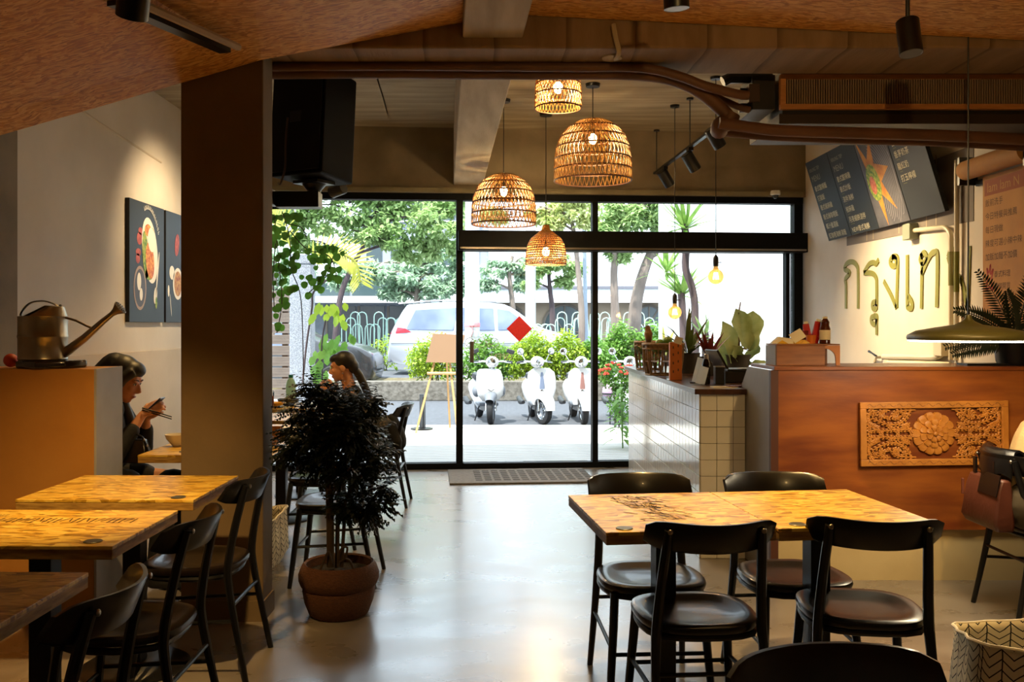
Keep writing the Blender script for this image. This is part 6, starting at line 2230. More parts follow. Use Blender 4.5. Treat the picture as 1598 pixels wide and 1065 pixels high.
tree('dense green tree standing beyond the slat fence', 27, [(300, 540), (305, 470), (315, 400), (320, 340)],
     [(270, 360, 44), (320, 330, 48), (365, 350, 44), (300, 300, 46), (345, 390, 36), (250, 320, 44), (390, 320, 40), (380, 400, 30)], K['tree_leaf'], K['trunk_dark'], .18, 70, .19, 12, 23)
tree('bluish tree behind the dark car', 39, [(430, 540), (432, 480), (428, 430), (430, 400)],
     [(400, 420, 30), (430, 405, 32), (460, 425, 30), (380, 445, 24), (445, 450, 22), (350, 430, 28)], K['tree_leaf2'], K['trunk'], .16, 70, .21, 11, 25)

# pole with a pink ribbon, thin blue pole
pz = thing('utility_pole', 'fat white concrete pole with a pink ribbon tied on', 'pole', (P(737, 0, 20.2).x, 20.2, RZ))
MB().lathe([(.17, 0), (.165, 2), (.15, 6.5), (0, 6.5)], 20).build('shaft', mat('white_pole', '#cfcfd2', .8, c2='#bfc0c6', scale=6), pz)
rb = mat('pink_ribbon', '#d88a92', .6)
MB().lathe([(.172, 1.2), (.176, 1.22), (.176, 1.28), (.172, 1.3)], 20, caps=False).build('ribbon_band', rb, pz)
MB().tube([(.0, -.175, 1.25), (.02, -.19, 1.1), (-.03, -.185, .98)], [.03, .035, .02], 6, flat=.3).build('ribbon_tail', rb, pz)
MB().ball((0, -.18, 1.24), (.06, .025, .04), 10, 8).build('ribbon_knot', rb, pz)
p2 = MB().lathe([(.16, 0), (.15, 5.5), (0, 5.5)], 16).build('lamp_post', MATS['white_pole'])
p2.location = (P(828, 0, 27).x, 27, RZ)
tag(p2, 'pale straight post standing behind the van bonnet', 'pole')
bpole = MB().cyl((0, 0, 0), (-.12, 0, 5.5), .06, .05, 12).build('sign_pole', mat('blue_grey_pole', '#8794a3', .5))
bpole.location = (P(916, 0, 25).x, 25, RZ)
tag(bpole, 'thin blue-grey pole beside the arched window tree', 'pole')

# ------------------------------------------------------------------ buildings across the road
bA = thing('arcade_building', 'low cream building with arched windows and a white fascia', 'building', (0, 44, RZ))
cw_ = mat('cream_stone', '#8f7f6c', .85, c2='#9c8c78', scale=2)
wf = mat('white_fascia', '#e9ecef', .7)
gl = mat('dark_window_glass', '#39474a', .15)
mu = mat('window_bar', '#6b6258', .6)


def bx_(x):
    return (x - CX) * 44 / CF


def bz_(y):
    return CH - (y - CY) * 44 / CF - RZ


MB().box(bx_(692), bx_(1110), 0, 8, 0, bz_(473)).build('wall', cw_, bA, smooth=None)
MB().box(bx_(692), bx_(1120), -.8, 8, bz_(473), bz_(452)).build('fascia', wf, bA, smooth=None)
MB().box(bx_(692), bx_(1120), -.9, 8, bz_(452), bz_(448)).build('roof_edge', mat('roof_edge_grey', '#6a6a74', .7), bA, smooth=None)
for (xa, xb, yt) in ((848, 914, 476), (992, 1033, 477), (705, 745, 478), (770, 820, 478)):
    x0, x1, zt = bx_(xa), bx_(xb), bz_(yt)
    cxm, rad = (x0 + x1) / 2, (x1 - x0) / 2
    zs = max(zt - rad, .3)
    ar = [(x0, .1), (x1, .1), (x1, zs)] + [(cxm + rad * math.cos(i * PI / 14), zs + (zt - zs) * math.sin(i * PI / 14)) for i in range(1, 14)] + [(x0, zs)]
    w = MB(CM @ Matrix.Translation((0, 0, .02))).prism(ar, 0, .03).build('window', gl, bA, smooth=None)
    MB().tube([(a, -.06, b) for a, b in ar], .07, 6, closed=True).build('arch_frame', mu, w)
    for k in range(1, 4):
        q = k * PI / 4
        MB().tube([(cxm, -.07, zs - .3), (cxm + rad * math.cos(q), -.07, zs + (zt - zs) * math.sin(q))], .04, 5).build('muntin', mu, w)
    MB().tube([(x0, -.07, zs - .3), (x1, -.07, zs - .3)], .04, 5).build('muntin', mu, w)
    MB().tube([(cxm, -.07, .1), (cxm, -.07, zs - .3)], .04, 5).build('muntin', mu, w)
bB = thing('shop_building', 'grey building with a dark glazed upper band and white canopy', 'building', (0, 41, RZ))


def cx_(x):
    return (x - CX) * 41 / CF


def cz_(y):
    return CH - (y - CY) * 41 / CF - RZ


gw = mat('grey_render', '#6d747d', .8, c2='#7b828b', scale=2)
MB().box(cx_(380), cx_(655), 0, 6, 0, cz_(430)).build('wall', gw, bB, smooth=None)
for xa, xb in ((500, 545), (550, 592), (597, 640)):
    f = MB().box(cx_(xa), cx_(xb), -.06, 0, cz_(462), cz_(438)).build('window', gl, bB, smooth=None)
    MB().box(cx_(xa) - .06, cx_(xb) + .06, -.09, -.06, cz_(438), cz_(438) + .08).build('window_head', mu, f, smooth=None)
MB().box(cx_(480), cx_(660), -1.6, 0, cz_(474), cz_(464)).build('canopy', wf, bB, smooth=None)
for xa, xb in ((510, 555), (560, 600), (606, 650)):
    f = MB().box(cx_(xa), cx_(xb), -.05, 0, 0, cz_(478)).build('shopfront', mat('shop_dark_glass', '#262a2c', .2) if 'shop_dark_glass' not in MATS else MATS['shop_dark_glass'], bB, smooth=None)
    MB().box(cx_(xa) - .05, cx_(xa) + .05, -.1, 0, 0, cz_(478)).build('shop_post', mu, f, smooth=None)
bC = thing('apartment_block', 'pale apartment block with rows of windows behind the trees', 'building', (0, 58, RZ))
pw_ = mat('pale_render', '#8e949e', .8)


def ex_(x):
    return (x - CX) * 58 / CF


MB().box(ex_(560), ex_(760), 0, 8, 0, 11).build('wall', pw_, bC, smooth=None)
for i in range(5):
    for k in range(3):
        x = ex_(572 + i * 38)
        w = MB().box(x, x + 1.0, -.06, 0, 2.2 + k * 2.9, 3.7 + k * 2.9).build('window', gl, bC, smooth=None)
        MB().box(x - .1, x + 1.1, -.2, 0, 2.1 + k * 2.9, 2.2 + k * 2.9).build('window_sill', wf, w, smooth=None)

# hooped fence
hf = thing('hoop_fence', 'pale green hooped metal fence along the far side of the road', 'fence', (0, 31, RZ))
hm = mat('mint_steel', '#a9c9bd', .5)
rnd = random.Random(2)
hps = []
for h_ in (1.28, 1.5, 1.7):
    w_ = .16
    pts = [(-w_, 0, 0), (-w_, 0, h_ - w_)] + [(w_ * math.cos(PI - i * PI / 6), 0, h_ - w_ + w_ * math.sin(i * PI / 6)) for i in range(1, 6)] + [(w_, 0, h_ - w_), (w_, 0, 0)]
    hps.append(MB().tube(pts, .02, 5).build('hoop', hm, hf))
x = (540 - CX) * 31 / CF
for i, o in enumerate(hps):
    o.location = (x + i * .16, rnd.uniform(-.05, .05), 0)
i = 3
while x + i * .16 < (1040 - CX) * 31 / CF:
    shared(hps[rnd.randrange(3)], hf, (x + i * .16, rnd.uniform(-.06, .06), 0), (0, R(rnd.uniform(-7, 7)), 0))
    i += 1
MB().box(x - .3, x + i * .16, -.03, .03, .1, .16).build('rail', hm, hf, smooth=None)

# ------------------------------------------------------------------ hedge shrubs, grass and flowers


def shrub(label, x0, x1, ytop, Y, leaf_m, n=900, size=.09, name='shrub', group=None, zb=RZ, seed=1, depth=.35):
    rnd = random.Random(seed)
    a, b = (x0 - CX) * Y / CF, (x1 - CX) * Y / CF
    zt = P(0, ytop, Y).z
    t = thing(name, label, 'shrub', ((a + b) / 2, Y, zb), 0, group)
    h = zt - zb
    mb = MB()
    for k in range(9):
        f = k / 8
        hh_ = h * (.62 + .38 * math.sin(PI * min(max(f + rnd.uniform(-.1, .1), .1), .9)))
        cloud(mb, ((f - .5) * (b - a) * .8, rnd.uniform(-.1, .1), hh_ * .55), ((b - a) * .16 + .05, depth, hh_ * .5), n // 9, size, rnd)
    f_ = mb.build('foliage', leaf_m, t, smooth=None)
    f_['kind'] = 'stuff'
    for k in range(4):
        MB().tube([(rnd.uniform(-.1, .1), 0, 0), (rnd.uniform(-.3, .3) * (b - a), rnd.uniform(-.2, .2), h * .6)], .012, 5).build('stem', K['trunk_dark'], t)
    return t


shrub('bright yellow-green shrub behind the easel', 640, 715, 518, 19.4, K['yel_leaf'], 3000, .085, seed=2)
shrub('green shrub behind the scooter with big black mirrors', 722, 800, 522, 19.5, K['mid_leaf'], 3000, .085, seed=3)
shrub('bright clipped shrub between the first two scooters', 795, 862, 512, 19.3, K['yel_leaf'], 3000, .085, seed=4)
shrub('bright clipped shrub behind the middle cream scooter', 855, 912, 514, 19.4, K['yel_leaf'], 2800, .085, seed=5)
shrub('green shrub behind the cream scooter with the brown badge', 905, 955, 522, 19.5, K['mid_leaf'], 2800, .085, seed=6)
shrub('tall grassy shrub under the straight grey trunk', 940, 1000, 500, 21.0, K['mid_leaf'], 2800, .10, seed=7)
shrub('tall grassy shrub under the leaning banyan', 990, 1062, 496, 20.8, K['mid_leaf'], 2800, .10, seed=8)
shrub('low verge shrub between the dark car and the van', 575, 625, 520, 24.5, K['yel_leaf'], 600, .09, seed=9)
fx = thing('flowering_shrub', 'low shrub with clusters of red flowers outside the glass', 'shrub', (P(964, 0, 13.0).x, 13.0, -.06))
rnd = random.Random(12)
mb = MB()
cloud(mb, (0, 0, .72), (.27, .22, .18), 900, .06, rnd)
cloud(mb, (.05, 0, .35), (.2, .2, .3), 500, .06, rnd)
f_ = mb.build('foliage', K['vine_leaf'], fx, smooth=None)
f_['kind'] = 'stuff'
flm = mat('red_orange_flower', '#c8442c', .5, leafy=.3)
for k in range(26):
    q, e = rnd.uniform(0, 2 * PI), rnd.uniform(.1, 1)
    s_ = math.sqrt(1 - e * e)
    mb = MB()
    c = Vector((math.cos(q) * s_ * .3, math.sin(q) * s_ * .24, .74 + e * .2))
    for j in range(9):
        mb.ball(c + Vector((rnd.uniform(-.03, .03), rnd.uniform(-.03, .03), rnd.uniform(-.012, .012))), .013, 5, 4)
    mb.build('flower_cluster', flm, fx)
for k in range(4):
    MB().tube([(rnd.uniform(-.06, .06), 0, 0), (rnd.uniform(-.2, .2), rnd.uniform(-.1, .1), .6)], .01, 5).build('stem', K['trunk_dark'], fx)
# leafy plant low at the right of the door
lp = thing('leafy_plant', 'light green leafy plant just outside beside the tiled counter', 'plant', (P(972, 0, 10.4).x, 10.4, -.06))
for k in range(60):
    z = rnd.uniform(.15, .8)
    q = rnd.uniform(0, 2 * PI)
    b = Vector((.06 * math.cos(q), .06 * math.sin(q), z))
    MB().leaf(b, (math.cos(q), math.sin(q), rnd.uniform(-.1, .5)), rnd.uniform(.12, .22), .06, (0, 0, 1), .5).build('leaf', K['mid_leaf'], lp, smooth=60)
for k in range(3):
    MB().tube([(0, 0, 0), (rnd.uniform(-.05, .05), rnd.uniform(-.05, .05), .8)], .008, 5).build('stem', K['mid_leaf'], lp)

# yuccas outside the right glass


def yucca(label, Y, stem_px, heads, n, ln, wd, m, seed, zb=-.06):
    base = P(stem_px[0][0], 0, Y)
    t = thing('yucca', label, 'plant', (base.x, Y, zb))

    def loc(x, y):
        q = P(x, y, Y)
        return Vector((q.x - base.x, 0, q.z - zb))
    pts = [loc(a, b) for a, b in stem_px]
    pts[0].z = 0
    MB().tube(smoothpath(pts, 4), .045 * Y / 11, 10).build('trunk', K['trunk_dark'], t)
    for i, (x, y, k) in enumerate(heads):
        blade_plant(t, int(n * k), ln * k, wd, loc(x, y), m, .5, seed + i, 'leaf', -.25)
    return t


yucca('tall yucca with a crooked dark trunk before the white yard wall', 11.2, [(1085, 560), (1085, 500), (1080, 450), (1070, 420), (1071, 380), (1068, 350)], [(1069, 358, 1.0)], 34, .62, .06, K['yucca'], 41)
yucca('yucca with two leafy heads beside the crooked one', 12.6, [(1066, 560), (1066, 520), (1064, 470), (1063, 455)], [(1064, 462, 1.0), (1040, 425, .8)], 30, .62, .06, K['yucca'], 51)
yucca('short single-headed yucca below the crooked one', 10.6, [(1101, 570), (1101, 540), (1100, 525)], [(1100, 528, .6)], 22, .6, .055, K['yucca'], 61)
yucca('small pale yucca behind the cane baskets', 10.8, [(1042, 580), (1040, 560), (1039, 548)], [(1039, 550, .55)], 18, .62, .06, K['palm'], 71)
# left: palm frond, vine with round leaves, broad-leaved plant
pm = thing('palm', 'yellow palm frond arching beyond the granite post', 'plant', (P(500, 0, 13).x - .9, 13, -.06))
for (pp_, L_) in (([(470, 420), (500, 395), (530, 395), (555, 410), (562, 440)], .34), ([(455, 390), (440, 350), (425, 330), (410, 322)], .34)):
    pts = smoothpath([P(a, b, 13) - pm.location for a, b in pp_], 6)
    MB().tube(pts, .016, 6).build('rachis', K['palm'], pm)
    for i in range(2, len(pts)):
        t_ = (pts[i] - pts[i - 1]).normalized()
        up = Vector((t_.z, 0, -t_.x)) * -1
        for sg in (-1, 1):
            MB().leaf(pts[i], up * sg * .8 + t_ * .7 + Vector((0, -.15, -.15 if sg < 0 else .1)), L_ * (.6 + .4 * math.sin(i / len(pts) * PI)), .03, Vector((0, -1, .3)), .12).build('leaflet', K['palm'], pm, smooth=60)
MB().tube([(0, 0, 0), (.15, 0, 1.2), P(470, 420, 13) - pm.location], [.03, .025, .015], 8).build('trunk', K['trunk'], pm)


def round_leaf(c, r, nrm, up):
    nrm = Vector(nrm).normalized()
    u = nrm.cross(Vector(up)).normalized()
    v = u.cross(nrm)
    vs = [Vector(c)]
    for i in range(10):
        q = 2 * PI * i / 10
        k = 1.0 - .35 * math.exp(-((q - PI / 2) / .35) ** 2) + .18 * math.exp(-((q - 1.5 * PI) / .4) ** 2)
        vs.append(Vector(c) + (u * math.cos(q) + v * math.sin(q)) * r * k + nrm * .12 * r * math.cos(2 * q))
    return vs, [(0, 1 + i, 1 + (i + 1) % 10) for i in range(10)]


vn = thing('hanging_vine', 'vine with round leaves hanging inside the glass by the window table', 'plant')
rnd = random.Random(77)
YVN = 8.35
strands = [[(428, 335), (434, 400), (440, 470), (432, 520)], [(440, 330), (452, 370), (455, 420), (470, 470), (474, 600)], [(452, 360), (480, 390), (505, 395), (520, 410), (528, 450)], [(520, 400), (510, 430), (490, 450), (478, 460)],
           [(430, 380), (426, 430), (428, 480)], [(450, 350), (470, 355), (478, 370)]]
for st in strands:
    MB().tube(smoothpath([P(a, b, YVN + rnd.uniform(-.05, .05)) for a, b in st], 5), .005, 5).build('stem', K['trunk_dark'], vn)
nlf = [(x, y) for (x0, y0, x1, y1, n) in ((424, 335, 470, 380, 36), (424, 380, 470, 420, 28), (424, 420, 452, 480, 24), (480, 380, 535, 420, 26), (505, 405, 530, 440, 8), (470, 430, 505, 462, 11), (424, 480, 440, 545, 6), (440, 440, 466, 460, 5)) for (x, y) in [(rnd.uniform(x0, x1), rnd.uniform(y0, y1)) for _ in range(n)]]
for (x, y) in nlf:
    c = P(x, y, YVN + rnd.uniform(-.12, .12))
    vs, fs = round_leaf(c, rnd.uniform(.025, .042), (rnd.uniform(-.5, .5), -1, rnd.uniform(-.2, .5)), (rnd.uniform(-.4, .4), 0, 1))
    MB().add(vs, fs).build('leaf', K['vine_leaf'], vn, smooth=60)
MB().tube([P(424, 333, YVN), P(424, 333, YVN) + Vector((-.3, 0, .2)), P(424, 333, YVN) + Vector((-.3, 0, .2)) * 1.0 + Vector((0, 0, CZ - P(424, 333, YVN).z - .2))], .005, 5).build('stem', K['trunk_dark'], vn)
bpl = thing('broad_leaf_plant', 'light green broad-leaved climber beyond the granite post', 'plant', (P(497, 0, 10.2).x, 10.2, -.06))
MB().tube(smoothpath([P(472, 600, 10.2) - bpl.location, P(478, 540, 10.2) - bpl.location, P(487, 480, 10.2) - bpl.location, P(490, 455, 10.2) - bpl.location, P(520, 430, 10.2) - bpl.location], 4), .012, 6).build('stem', K['trunk_dark'], bpl)
MB().tube(smoothpath([Vector((.03, 0, 0)), P(503, 600, 10.2) - bpl.location, P(502, 540, 10.2) - bpl.location, P(508, 500, 10.2) - bpl.location], 4), .01, 6).build('stem', K['trunk_dark'], bpl)
for (x0, y0, x1, y1, n, m) in ((490, 470, 540, 500, 14, K['yel_leaf']), (488, 515, 555, 560, 30, K['mid_leaf']), (485, 555, 520, 610, 16, K['mid_leaf']), (515, 470, 525, 480, 2, K['yel_leaf'])):
    for _ in range(n):
        c = P(rnd.uniform(x0, x1), rnd.uniform(y0, y1), 10.2 + rnd.uniform(-.15, .15)) - bpl.location
        MB().leaf(c, (rnd.uniform(-.6, .6), rnd.uniform(-.4, .2), -1), rnd.uniform(.10, .17), rnd.uniform(.06, .085), Vector((rnd.uniform(-.3, .3), -1, .3)), .15, pointed=False).build('leaf', m, bpl, smooth=60)

# ------------------------------------------------------------------ easel and stanchion on the pavement
EY = 12.6
ea = thing('easel', 'wooden easel holding a brown board outside the door', 'easel', (P(686, 0, EY).x, EY, -.06))
ew = mat('pale_easel_wood', '#c9a06a', .6, c2='#b58c58', scale=6)


def el_(x, y, dy=0):
    q = P(x, y, EY)
    return Vector((q.x - ea.location.x, dy, q.z + .06))


def bar_(a, b, r, name='leg'):
    return MB().tube([a, b], r, 4, up=(.7, .7, 0)).build(name, ew, ea, smooth=None)


bar_(el_(690, 518, .0) - Vector((0, 0, 0)), Vector((el_(652, 0).x, -.28, 0)), .02)
bar_(el_(697, 522, .0), Vector((el_(716, 0).x, -.28, 0)), .02)
bar_(el_(695, 520, .02), Vector((el_(700, 0).x, .35, 0)), .018)
bar_(el_(668, 582, -.16), el_(712, 582, -.16), .02, 'crossbar')
bar_(el_(678, 548, -.08), el_(706, 548, -.08), .018, 'crossbar')
mbq = MB()
a, b, c, d = el_(676, 521, -.06), el_(726, 523, -.06), el_(716, 566, -.15), el_(666, 565, -.15)
off = Vector((0, .02, 0))
mbq.add([a, b, c, d, a + off, b + off, c + off, d + off], [(0, 1, 2, 3), (7, 6, 5, 4), (0, 4, 5, 1), (1, 5, 6, 2), (2, 6, 7, 3), (3, 7, 4, 0)])
mbq.build('board', mat('brown_easel_board', '#8a6a4e', .7), ea, smooth=None)
sn = thing('sign_post', 'short dark metal post on a round foot beside the easel', 'post', (P(658, 0, 12.75).x, 12.75, -.06))
MB().lathe([(.16, 0), (.16, .02), (.05, .03), (0, .03)], 24).build('foot', K['black'], sn)
MB().box(-.03, .03, -.02, .02, .03, .50).build('post', mat('dark_grey_steel', '#3c4046', .5), sn, smooth=None)
MB().box(.02, .055, -.02, .02, .03, .46).build('post', MATS['dark_grey_steel'], sn, smooth=None)

# ------------------------------------------------------------------ scooters
K['sc_white'] = mat('cream_scooter_paint', '#c4c5c6', .3, coat=.4)
K['sc_grey'] = mat('grey_scooter_plastic', '#6a6f78', .45)
K['tyre'] = mat('tyre_rubber', '#1e1f22', .8)
K['chrome'] = mat('chrome', '#c9ccd0', .12, 1)
K['sc_dark'] = mat('dark_scooter_plastic', '#26282d', .5)


def wheel(parent, c, r, w, steer, rim_m):
    M4 = Matrix.Translation(c) @ Matrix.Rotation(steer, 4, 'Z') @ Matrix.Rotation(R(90), 4, 'Y')
    pr = [(r * .64, -w * .42), (r * .8, -w * .5), (r * .95, -w * .4), (r, -w * .15), (r, w * .15), (r * .95, w * .4), (r * .8, w * .5), (r * .64, w * .42)]
    wb_ = MB(M4).lathe(pr, 28, caps=False).build('tyre', K['tyre'], parent)
    MB(M4).lathe([(r * .66, -w * .4), (r * .6, -w * .3), (r * .6, w * .3), (r * .66, w * .4)], 28, caps=False).build('rim', rim_m, wb_)
    MB(M4).lathe([(0, -w * .36), (r * .2, -w * .36), (r * .2, w * .36), (0, w * .36)], 16).build('hub', rim_m, wb_)
    for k in range(5):
        q = k * 2 * PI / 5
        MB(M4).tube([(r * .12 * math.cos(q), r * .12 * math.sin(q), 0), (r * .62 * math.cos(q + .2), r * .62 * math.sin(q + .2), 0)], .014, 6).build('spoke', rim_m, wb_)


def ell(cx, cy, z, rx, ry, p=2.4, n=20):
    out = []
    for i in range(n):
        q = 2 * PI * i / n
        c, s_ = math.cos(q), math.sin(q)
        out.append((cx + rx * math.copysign(abs(c) ** (2 / p), c), cy + ry * math.copysign(abs(s_) ** (2 / p), s_), z))
    return out


def scooter(label, x, rz, steer, retro=True, panel=None, group=None):
    """Front toward -Y, origin under the front axle."""
    t = thing('motor_scooter', label, 'scooter', (P(x, 0, 14.2).x, 14.2, GZ0), rz)
    Rs = Matrix.Rotation(steer, 4, 'Z')
    wheel(t, (0, 0, .215), .215, .10, steer, K['chrome'] if retro else K['sc_grey'])
    wheel(t, (0, 1.22, .215), .215, .11, 0, K['sc_grey'])
    # front fork + mudguard
    for sx in (-1, 1):
        MB(Rs).tube([(sx * .075, 0, .215), (sx * .075, .03, .42)], .018, 8).build('fork', K['chrome'], t)
    mg = MB(Rs)
    rings = []
    a0, a1 = (R(5), R(150)) if retro else (R(40), R(150))
    for i in range(11):
        q = a0 + (a1 - a0) * i / 10
        cy, cz = -math.cos(q) * .265, .215 + math.sin(q) * .265
        w_ = .085 * (.75 + .35 * math.sin(PI * i / 10))
        nrm = Vector((0, -math.cos(q), math.sin(q)))
        c = Vector((0, cy, cz))
        rings.append([c + Vector((-w_, 0, 0)) - nrm * .07, c + Vector((-w_, 0, 0)), c + Vector((-w_ * .6, 0, 0)) + nrm * .03, c + nrm * .04, c + Vector((w_ * .6, 0, 0)) + nrm * .03, c + Vector((w_, 0, 0)), c + Vector((w_, 0, 0)) - nrm * .07])
    mg.loft(rings, caps=False)
    mg.build('mudguard', K['sc_white'] if retro else K['sc_grey'], t, smooth=60)
    # leg shield
    sh = MB()
    rings = []
    prof = [(.30, .15, .15, .02), (.40, .16, .19, .03), (.55, .18, .23, .045), (.70, .20, .235, .055), (.82, .215, .21, .06), (.88, .225, .13, .05)]
    if not retro:
        prof = [(.36, .08, .12, .05), (.46, .06, .205, .07), (.6, .07, .22, .09), (.74, .12, .215, .09), (.84, .17, .19, .08), (.87, .19, .15, .06)]
    for z, y, rx, ry in prof:
        rings.append(ell(0, y, z, rx, ry, 2.6))
    sh.loft(rings)
    sh.build('leg_shield', K['sc_white'], t, smooth=60)
    if retro:
        MB().loft([[(-.045, .15, .47), (.045, .15, .47), (.045, .17, .47), (-.045, .17, .47)], [(-.04, .125, .6), (.04, .125, .6), (.04, .17, .6), (-.04, .17, .6)], [(-.018, .15, .82), (.018, .15, .82), (.018, .19, .82), (-.018, .19, .82)]]).build('horn_cover', panel, t, bevel=.008)
        MB(T(0, .128, .52, rx=R(90))).lathe([(.028, -.01), (.028, .006), (.02, .01), (0, .01)], 16).build('badge', K['chrome'], t)
    else:
        MB().tube([(-.05, -.03, .56), (0, -.032, .525), (.05, -.03, .56)], .006, 5).build('badge', K['sc_dark'], t)
        for sx in (-1, 1):
            MB().ball((sx * .2, .2, .52), (.07, .12, .10), 14, 10).build('side_wing', K['sc_grey'], t)
    # headset, bars, mirrors
    hs = MB(Rs)
    hs.ball((0, .20, .98), (.105, .11, .095), 18, 12)
    hs.build('headset', K['sc_white'], t, smooth=60)
    MB(Rs @ T(0, .105, .985, rx=R(90))).lathe([(.075, -.03), (.078, 0), (.07, .012), (.06, .016), (0, .024)], 20).build('headlight', K['chrome'], t)
    for sx in (-1, 1):
        MB(Rs).tube([(sx * .07, .22, .985), (sx * .17, .24, .99), (sx * .25, .27, .98)], .016, 8).build('handlebar', K['sc_white'], t)
        MB(Rs).tube([(sx * .22, .255, .985), (sx * .31, .30, .972)], .021, 8).build('grip', K['sc_dark'], t)
        MB(Rs).tube([(sx * .2, .20, .975), (sx * .30, .22, .965)], .008, 6).build('brake_lever', K['chrome'], t)
        MB(Rs).tube([(sx * .19, .24, 1.0), (sx * .24, .24, 1.08), (sx * .27, .24, 1.12)], .007, 6).build('mirror_stem', K['chrome'] if retro else K['sc_dark'], t)
        if retro:
            MB(Rs @ T(sx * .285, .235, 1.15, rx=R(90))).lathe([(.055, -.008), (.058, 0), (.05, .02), (.02, .03), (0, .03)], 16).build('mirror', K['chrome'], t)
        else:
            MB(Rs @ T(sx * .29, .235, 1.15, ry=R(sx * 20))).box(-.065, .065, -.015, .015, -.035, .035).build('mirror', K['sc_dark'], t, bevel=.012)
    # floorboard, body, seat
    MB().box(-.16, .16, .2, .62, .27, .33).build('floorboard', K['sc_grey'], t, bevel=.02)
    rings = [ell(0, .62, .45, .10, .14, 2.4), ell(0, .78, .5, .20, .2, 2.4), ]
    bdy = MB()
    lo = [(.56, .30, .10, .14), (.66, .36, .17, .2), (.85, .46, .215, .2), (1.1, .52, .21, .17), (1.32, .56, .15, .12), (1.46, .6, .06, .06)]
    rr = []
    for y, z, rx, rz_ in lo:
        rr.append([(rx * math.copysign(abs(math.cos(q)) ** .8, math.cos(q)), y, z + rz_ * math.sin(q)) for q in [2 * PI * i / 18 for i in range(18)]])
    bdy.loft(rr)
    bdy.build('rear_body', K['sc_white'], t, smooth=60)
    st = MB()
    st.loft([ell(0, .88, .66, .13, .34, 2.8), ell(0, .88, .70, .155, .37, 2.8), ell(0, .89, .755, .15, .36, 2.8), ell(0, .9, .775, .11, .32, 2.8)])
    st.build('seat', K['sc_dark'], t, smooth=50)
    MB().tube([(-.19, .98, .27), (-.2, 1.25, .26), (-.2, 1.5, .3)], [.03, .05, .045], 12).build('exhaust', K['sc_dark'], t)
    MB().tube([(-.1, .55, .26), (-.17, .60, .0)], .012, 6).build('kick_stand', K['sc_dark'], t)
    MB().tube([(.1, .55, .26), (.15, .62, .1)], .012, 6).build('kick_stand', K['sc_dark'], t)
    return t


scooter('modern white scooter with grey sides and black mirrors outside the door', 766, R(10), R(-16), False)
scooter('cream retro scooter with a blue-grey horn cover', 848, R(6), R(22), True, mat('horn_blue_grey', '#6d7890', .4))
scooter('cream retro scooter with a brown horn cover', 911, R(3), R(3), True, mat('horn_brown', '#8a625c', .4))
scooter('cream retro scooter half hidden behind the red flowers', 984, R(2), R(-8), True, mat('horn_green_grey', '#7d8a80', .4))
hl = thing('helmet', 'pinkish helmet on the scooter behind the flowers', 'helmet', (P(952, 0, 14.05).x, 14.05, P(0, 618, 14.05).z))
MB().lathe([(.11, 0), (.125, .05), (.115, .12), (.07, .18), (0, .2)], 20).build('shell', mat('pink_helmet', '#b990b5', .3), hl, smooth=60)
MB().lathe([(.127, .02), (.129, .035), (.127, .05)], 20, caps=False).build('trim', K['sc_dark'], hl)
MB().cyl((0, 0, -.45), (0, 0, 0), .012, n=6).build('hook', K['sc_dark'], hl)

# ------------------------------------------------------------------ vehicles on the road


def car(name, label, cat, loc, prof, belt, glass, width, paint, wheels, r, flip=False, lamps=()):
    """prof: side outline (x, z); cross-section narrows above the belt line."""
    t = thing(name, label, cat, loc)
    if flip:
        t.scale = (-1, 1, 1)
    n = len(prof)
    pp = smoothpath([(x, 0, z) for x, z in prof], 3, True)
    rings = []
    zmax = max(z for x, z in prof)
    for f in (-1, -.97, -.88, -.5, 0, .5, .88, .97, 1):
        sh_ = 1 - .02 * abs(f) ** 8
        ring = []
        cx_m = sum(p_.x for p_ in pp) / len(pp)
        for p_ in pp:
            inset = max(0, (p_.z - belt) / (zmax - belt)) * .14 if p_.z > belt else 0
            edge = {1: .04, .97: .015}.get(abs(f), 0)
            ring.append((cx_m + (p_.x - cx_m) * (1 - edge * .8), f * (width / 2) * (1 - inset), .3 + (p_.z - .3) * (1 - edge)))
        rings.append(ring)
    MB().loft(rings).build('body', paint, t, smooth=40)
    for poly_ in glass:
        for sd in (-1, 1):
            vs = []
            for (x, z) in poly_:
                inset = max(0, (z - belt) / (zmax - belt)) * .14
                vs.append((x, sd * ((width / 2) * (1 - inset) + .004), z))
            MB().add(vs, [tuple(range(len(vs))) if sd < 0 else tuple(reversed(range(len(vs))))]).build('window', mat_carglass, t, smooth=None)
    for wx in wheels:
        for sd in (-1, 1):
            M4 = T(wx, sd * (width / 2 - .08), r, rx=R(90))
            w_ = MB(M4).lathe([(r * .65, -.1), (r * .9, -.11), (r, -.08), (r, .08), (r * .9, .11), (r * .65, .1)], 28, caps=False).build('wheel', K['tyre'], t)
            MB(M4).lathe([(0, -.1), (r * .2, -.1), (r * .64, -.085), (r * .66, -.05), (r * .66, .05), (r * .64, .085), (r * .2, .1), (0, .1)], 28).build('hub_cap', K['chrome'], w_)
    return t


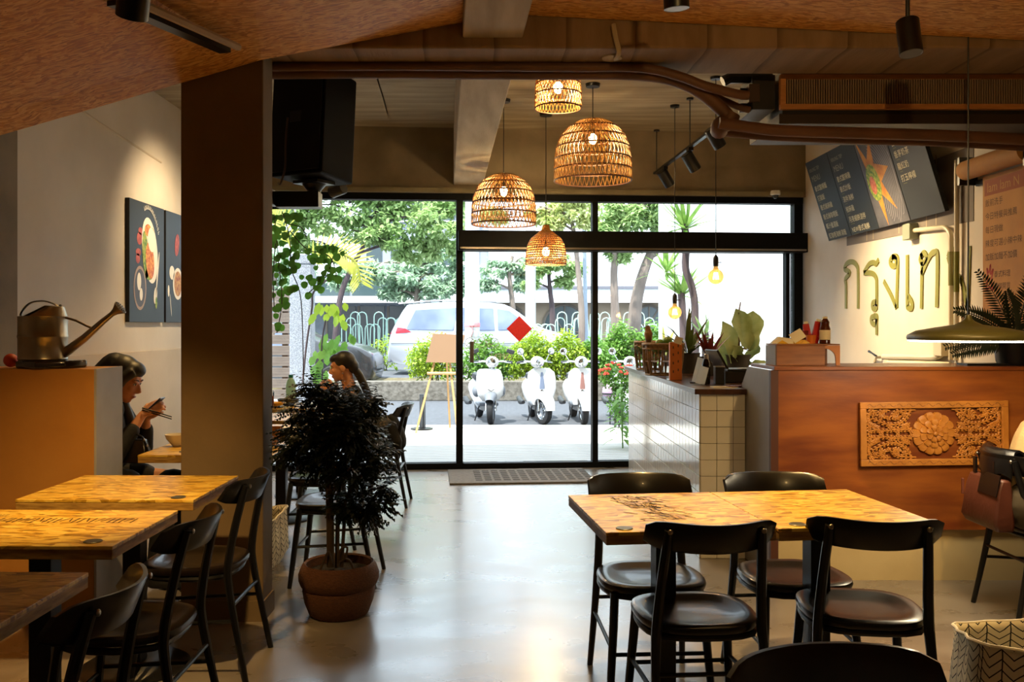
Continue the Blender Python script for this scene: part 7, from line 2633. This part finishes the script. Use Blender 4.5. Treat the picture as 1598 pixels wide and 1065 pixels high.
mat_carglass = mat('car_glass', '#5a6890', .08, c2='#7f8cb0', scale=1.2)
silver = mat('silver_paint', '#a9adb6', .3, .5, coat=.6)
VY = 23.2
vx = P(612, 0, VY).x
van = car('minivan', 'silver minivan parked beyond the hedge', 'van', (vx, VY, RZ),
          [(.02, .45), (.0, .7), (.05, 1.0), (.16, 1.25), (.42, 1.70), (.62, 1.78), (1.6, 1.83), (2.6, 1.80), (3.05, 1.70), (3.75, 1.22), (4.35, 1.02), (4.68, .82), (4.74, .5), (4.6, .28), (3.4, .24), (1.2, .24), (.2, .28)], 1.08,
          [[(.45, 1.14), (.68, 1.62), (1.75, 1.68), (1.62, 1.12)], [(1.70, 1.12), (1.82, 1.68), (2.62, 1.66), (2.66, 1.12)], [(2.74, 1.12), (2.72, 1.65), (3.02, 1.60), (3.5, 1.24), (3.5, 1.14)]], 1.8, silver, (.95, 3.85), .33)
MB().add([(.06, -.86, 1.02), (.58, -.905, 1.07), (.44, -.90, 1.16), (.16, -.85, 1.2)], [(0, 1, 2, 3)]).build('tail_light', mat('red_tail_light', '#c83040', .2), van, smooth=None)
MB().box(.08, 4.6, -.91, -.9, .78, .8).build('side_crease', K['sc_grey'], van, smooth=None)
MB().ball((3.3, -1.0, 1.16), (.1, .08, .08), 12, 8).build('wing_mirror', silver, van)
MB().box(-.01, .08, -.84, .84, .32, .62).build('bumper', silver, van, bevel=.03)
MB().tube([(.25, -.72, 1.78), (1.2, -.72, 1.86), (2.7, -.72, 1.83)], .02, 6).build('roof_rail', K['chrome'], van)
dark = mat('black_car_paint', '#26282c', .25, .2, coat=.6)
cY = 20.6
dx = P(592, 0, cY).x
dcar = car('dark_car', 'black car nose poking out behind the broad-leaved climber', 'car', (dx - 4.5, cY, GZ0 + .05),
           [(.0, .5), (.05, .95), (.25, 1.2), (.9, 1.5), (1.6, 1.6), (2.5, 1.56), (3.25, 1.18), (3.9, 1.10), (4.35, .95), (4.5, .7), (4.46, .35), (4.2, .26), (2.2, .24), (.3, .28)], .95,
           [[(.75, 1.0), (1.0, 1.38), (1.75, 1.45), (1.75, 1.0)], [(1.82, 1.0), (1.82, 1.46), (2.45, 1.42), (3.0, 1.05), (3.0, 1.0)]], 1.78, dark, (.85, 3.6), .32)
MB().add([(4.05, -.87, .86), (4.38, -.80, .80), (4.36, -.80, .93), (4.1, -.86, .97)], [(0, 1, 2, 3)]).build('headlight', K['chrome'], dcar, smooth=None)
MB().box(4.44, 4.5, -.6, .6, .45, .62).build('grille', K['chrome'], dcar, smooth=None)
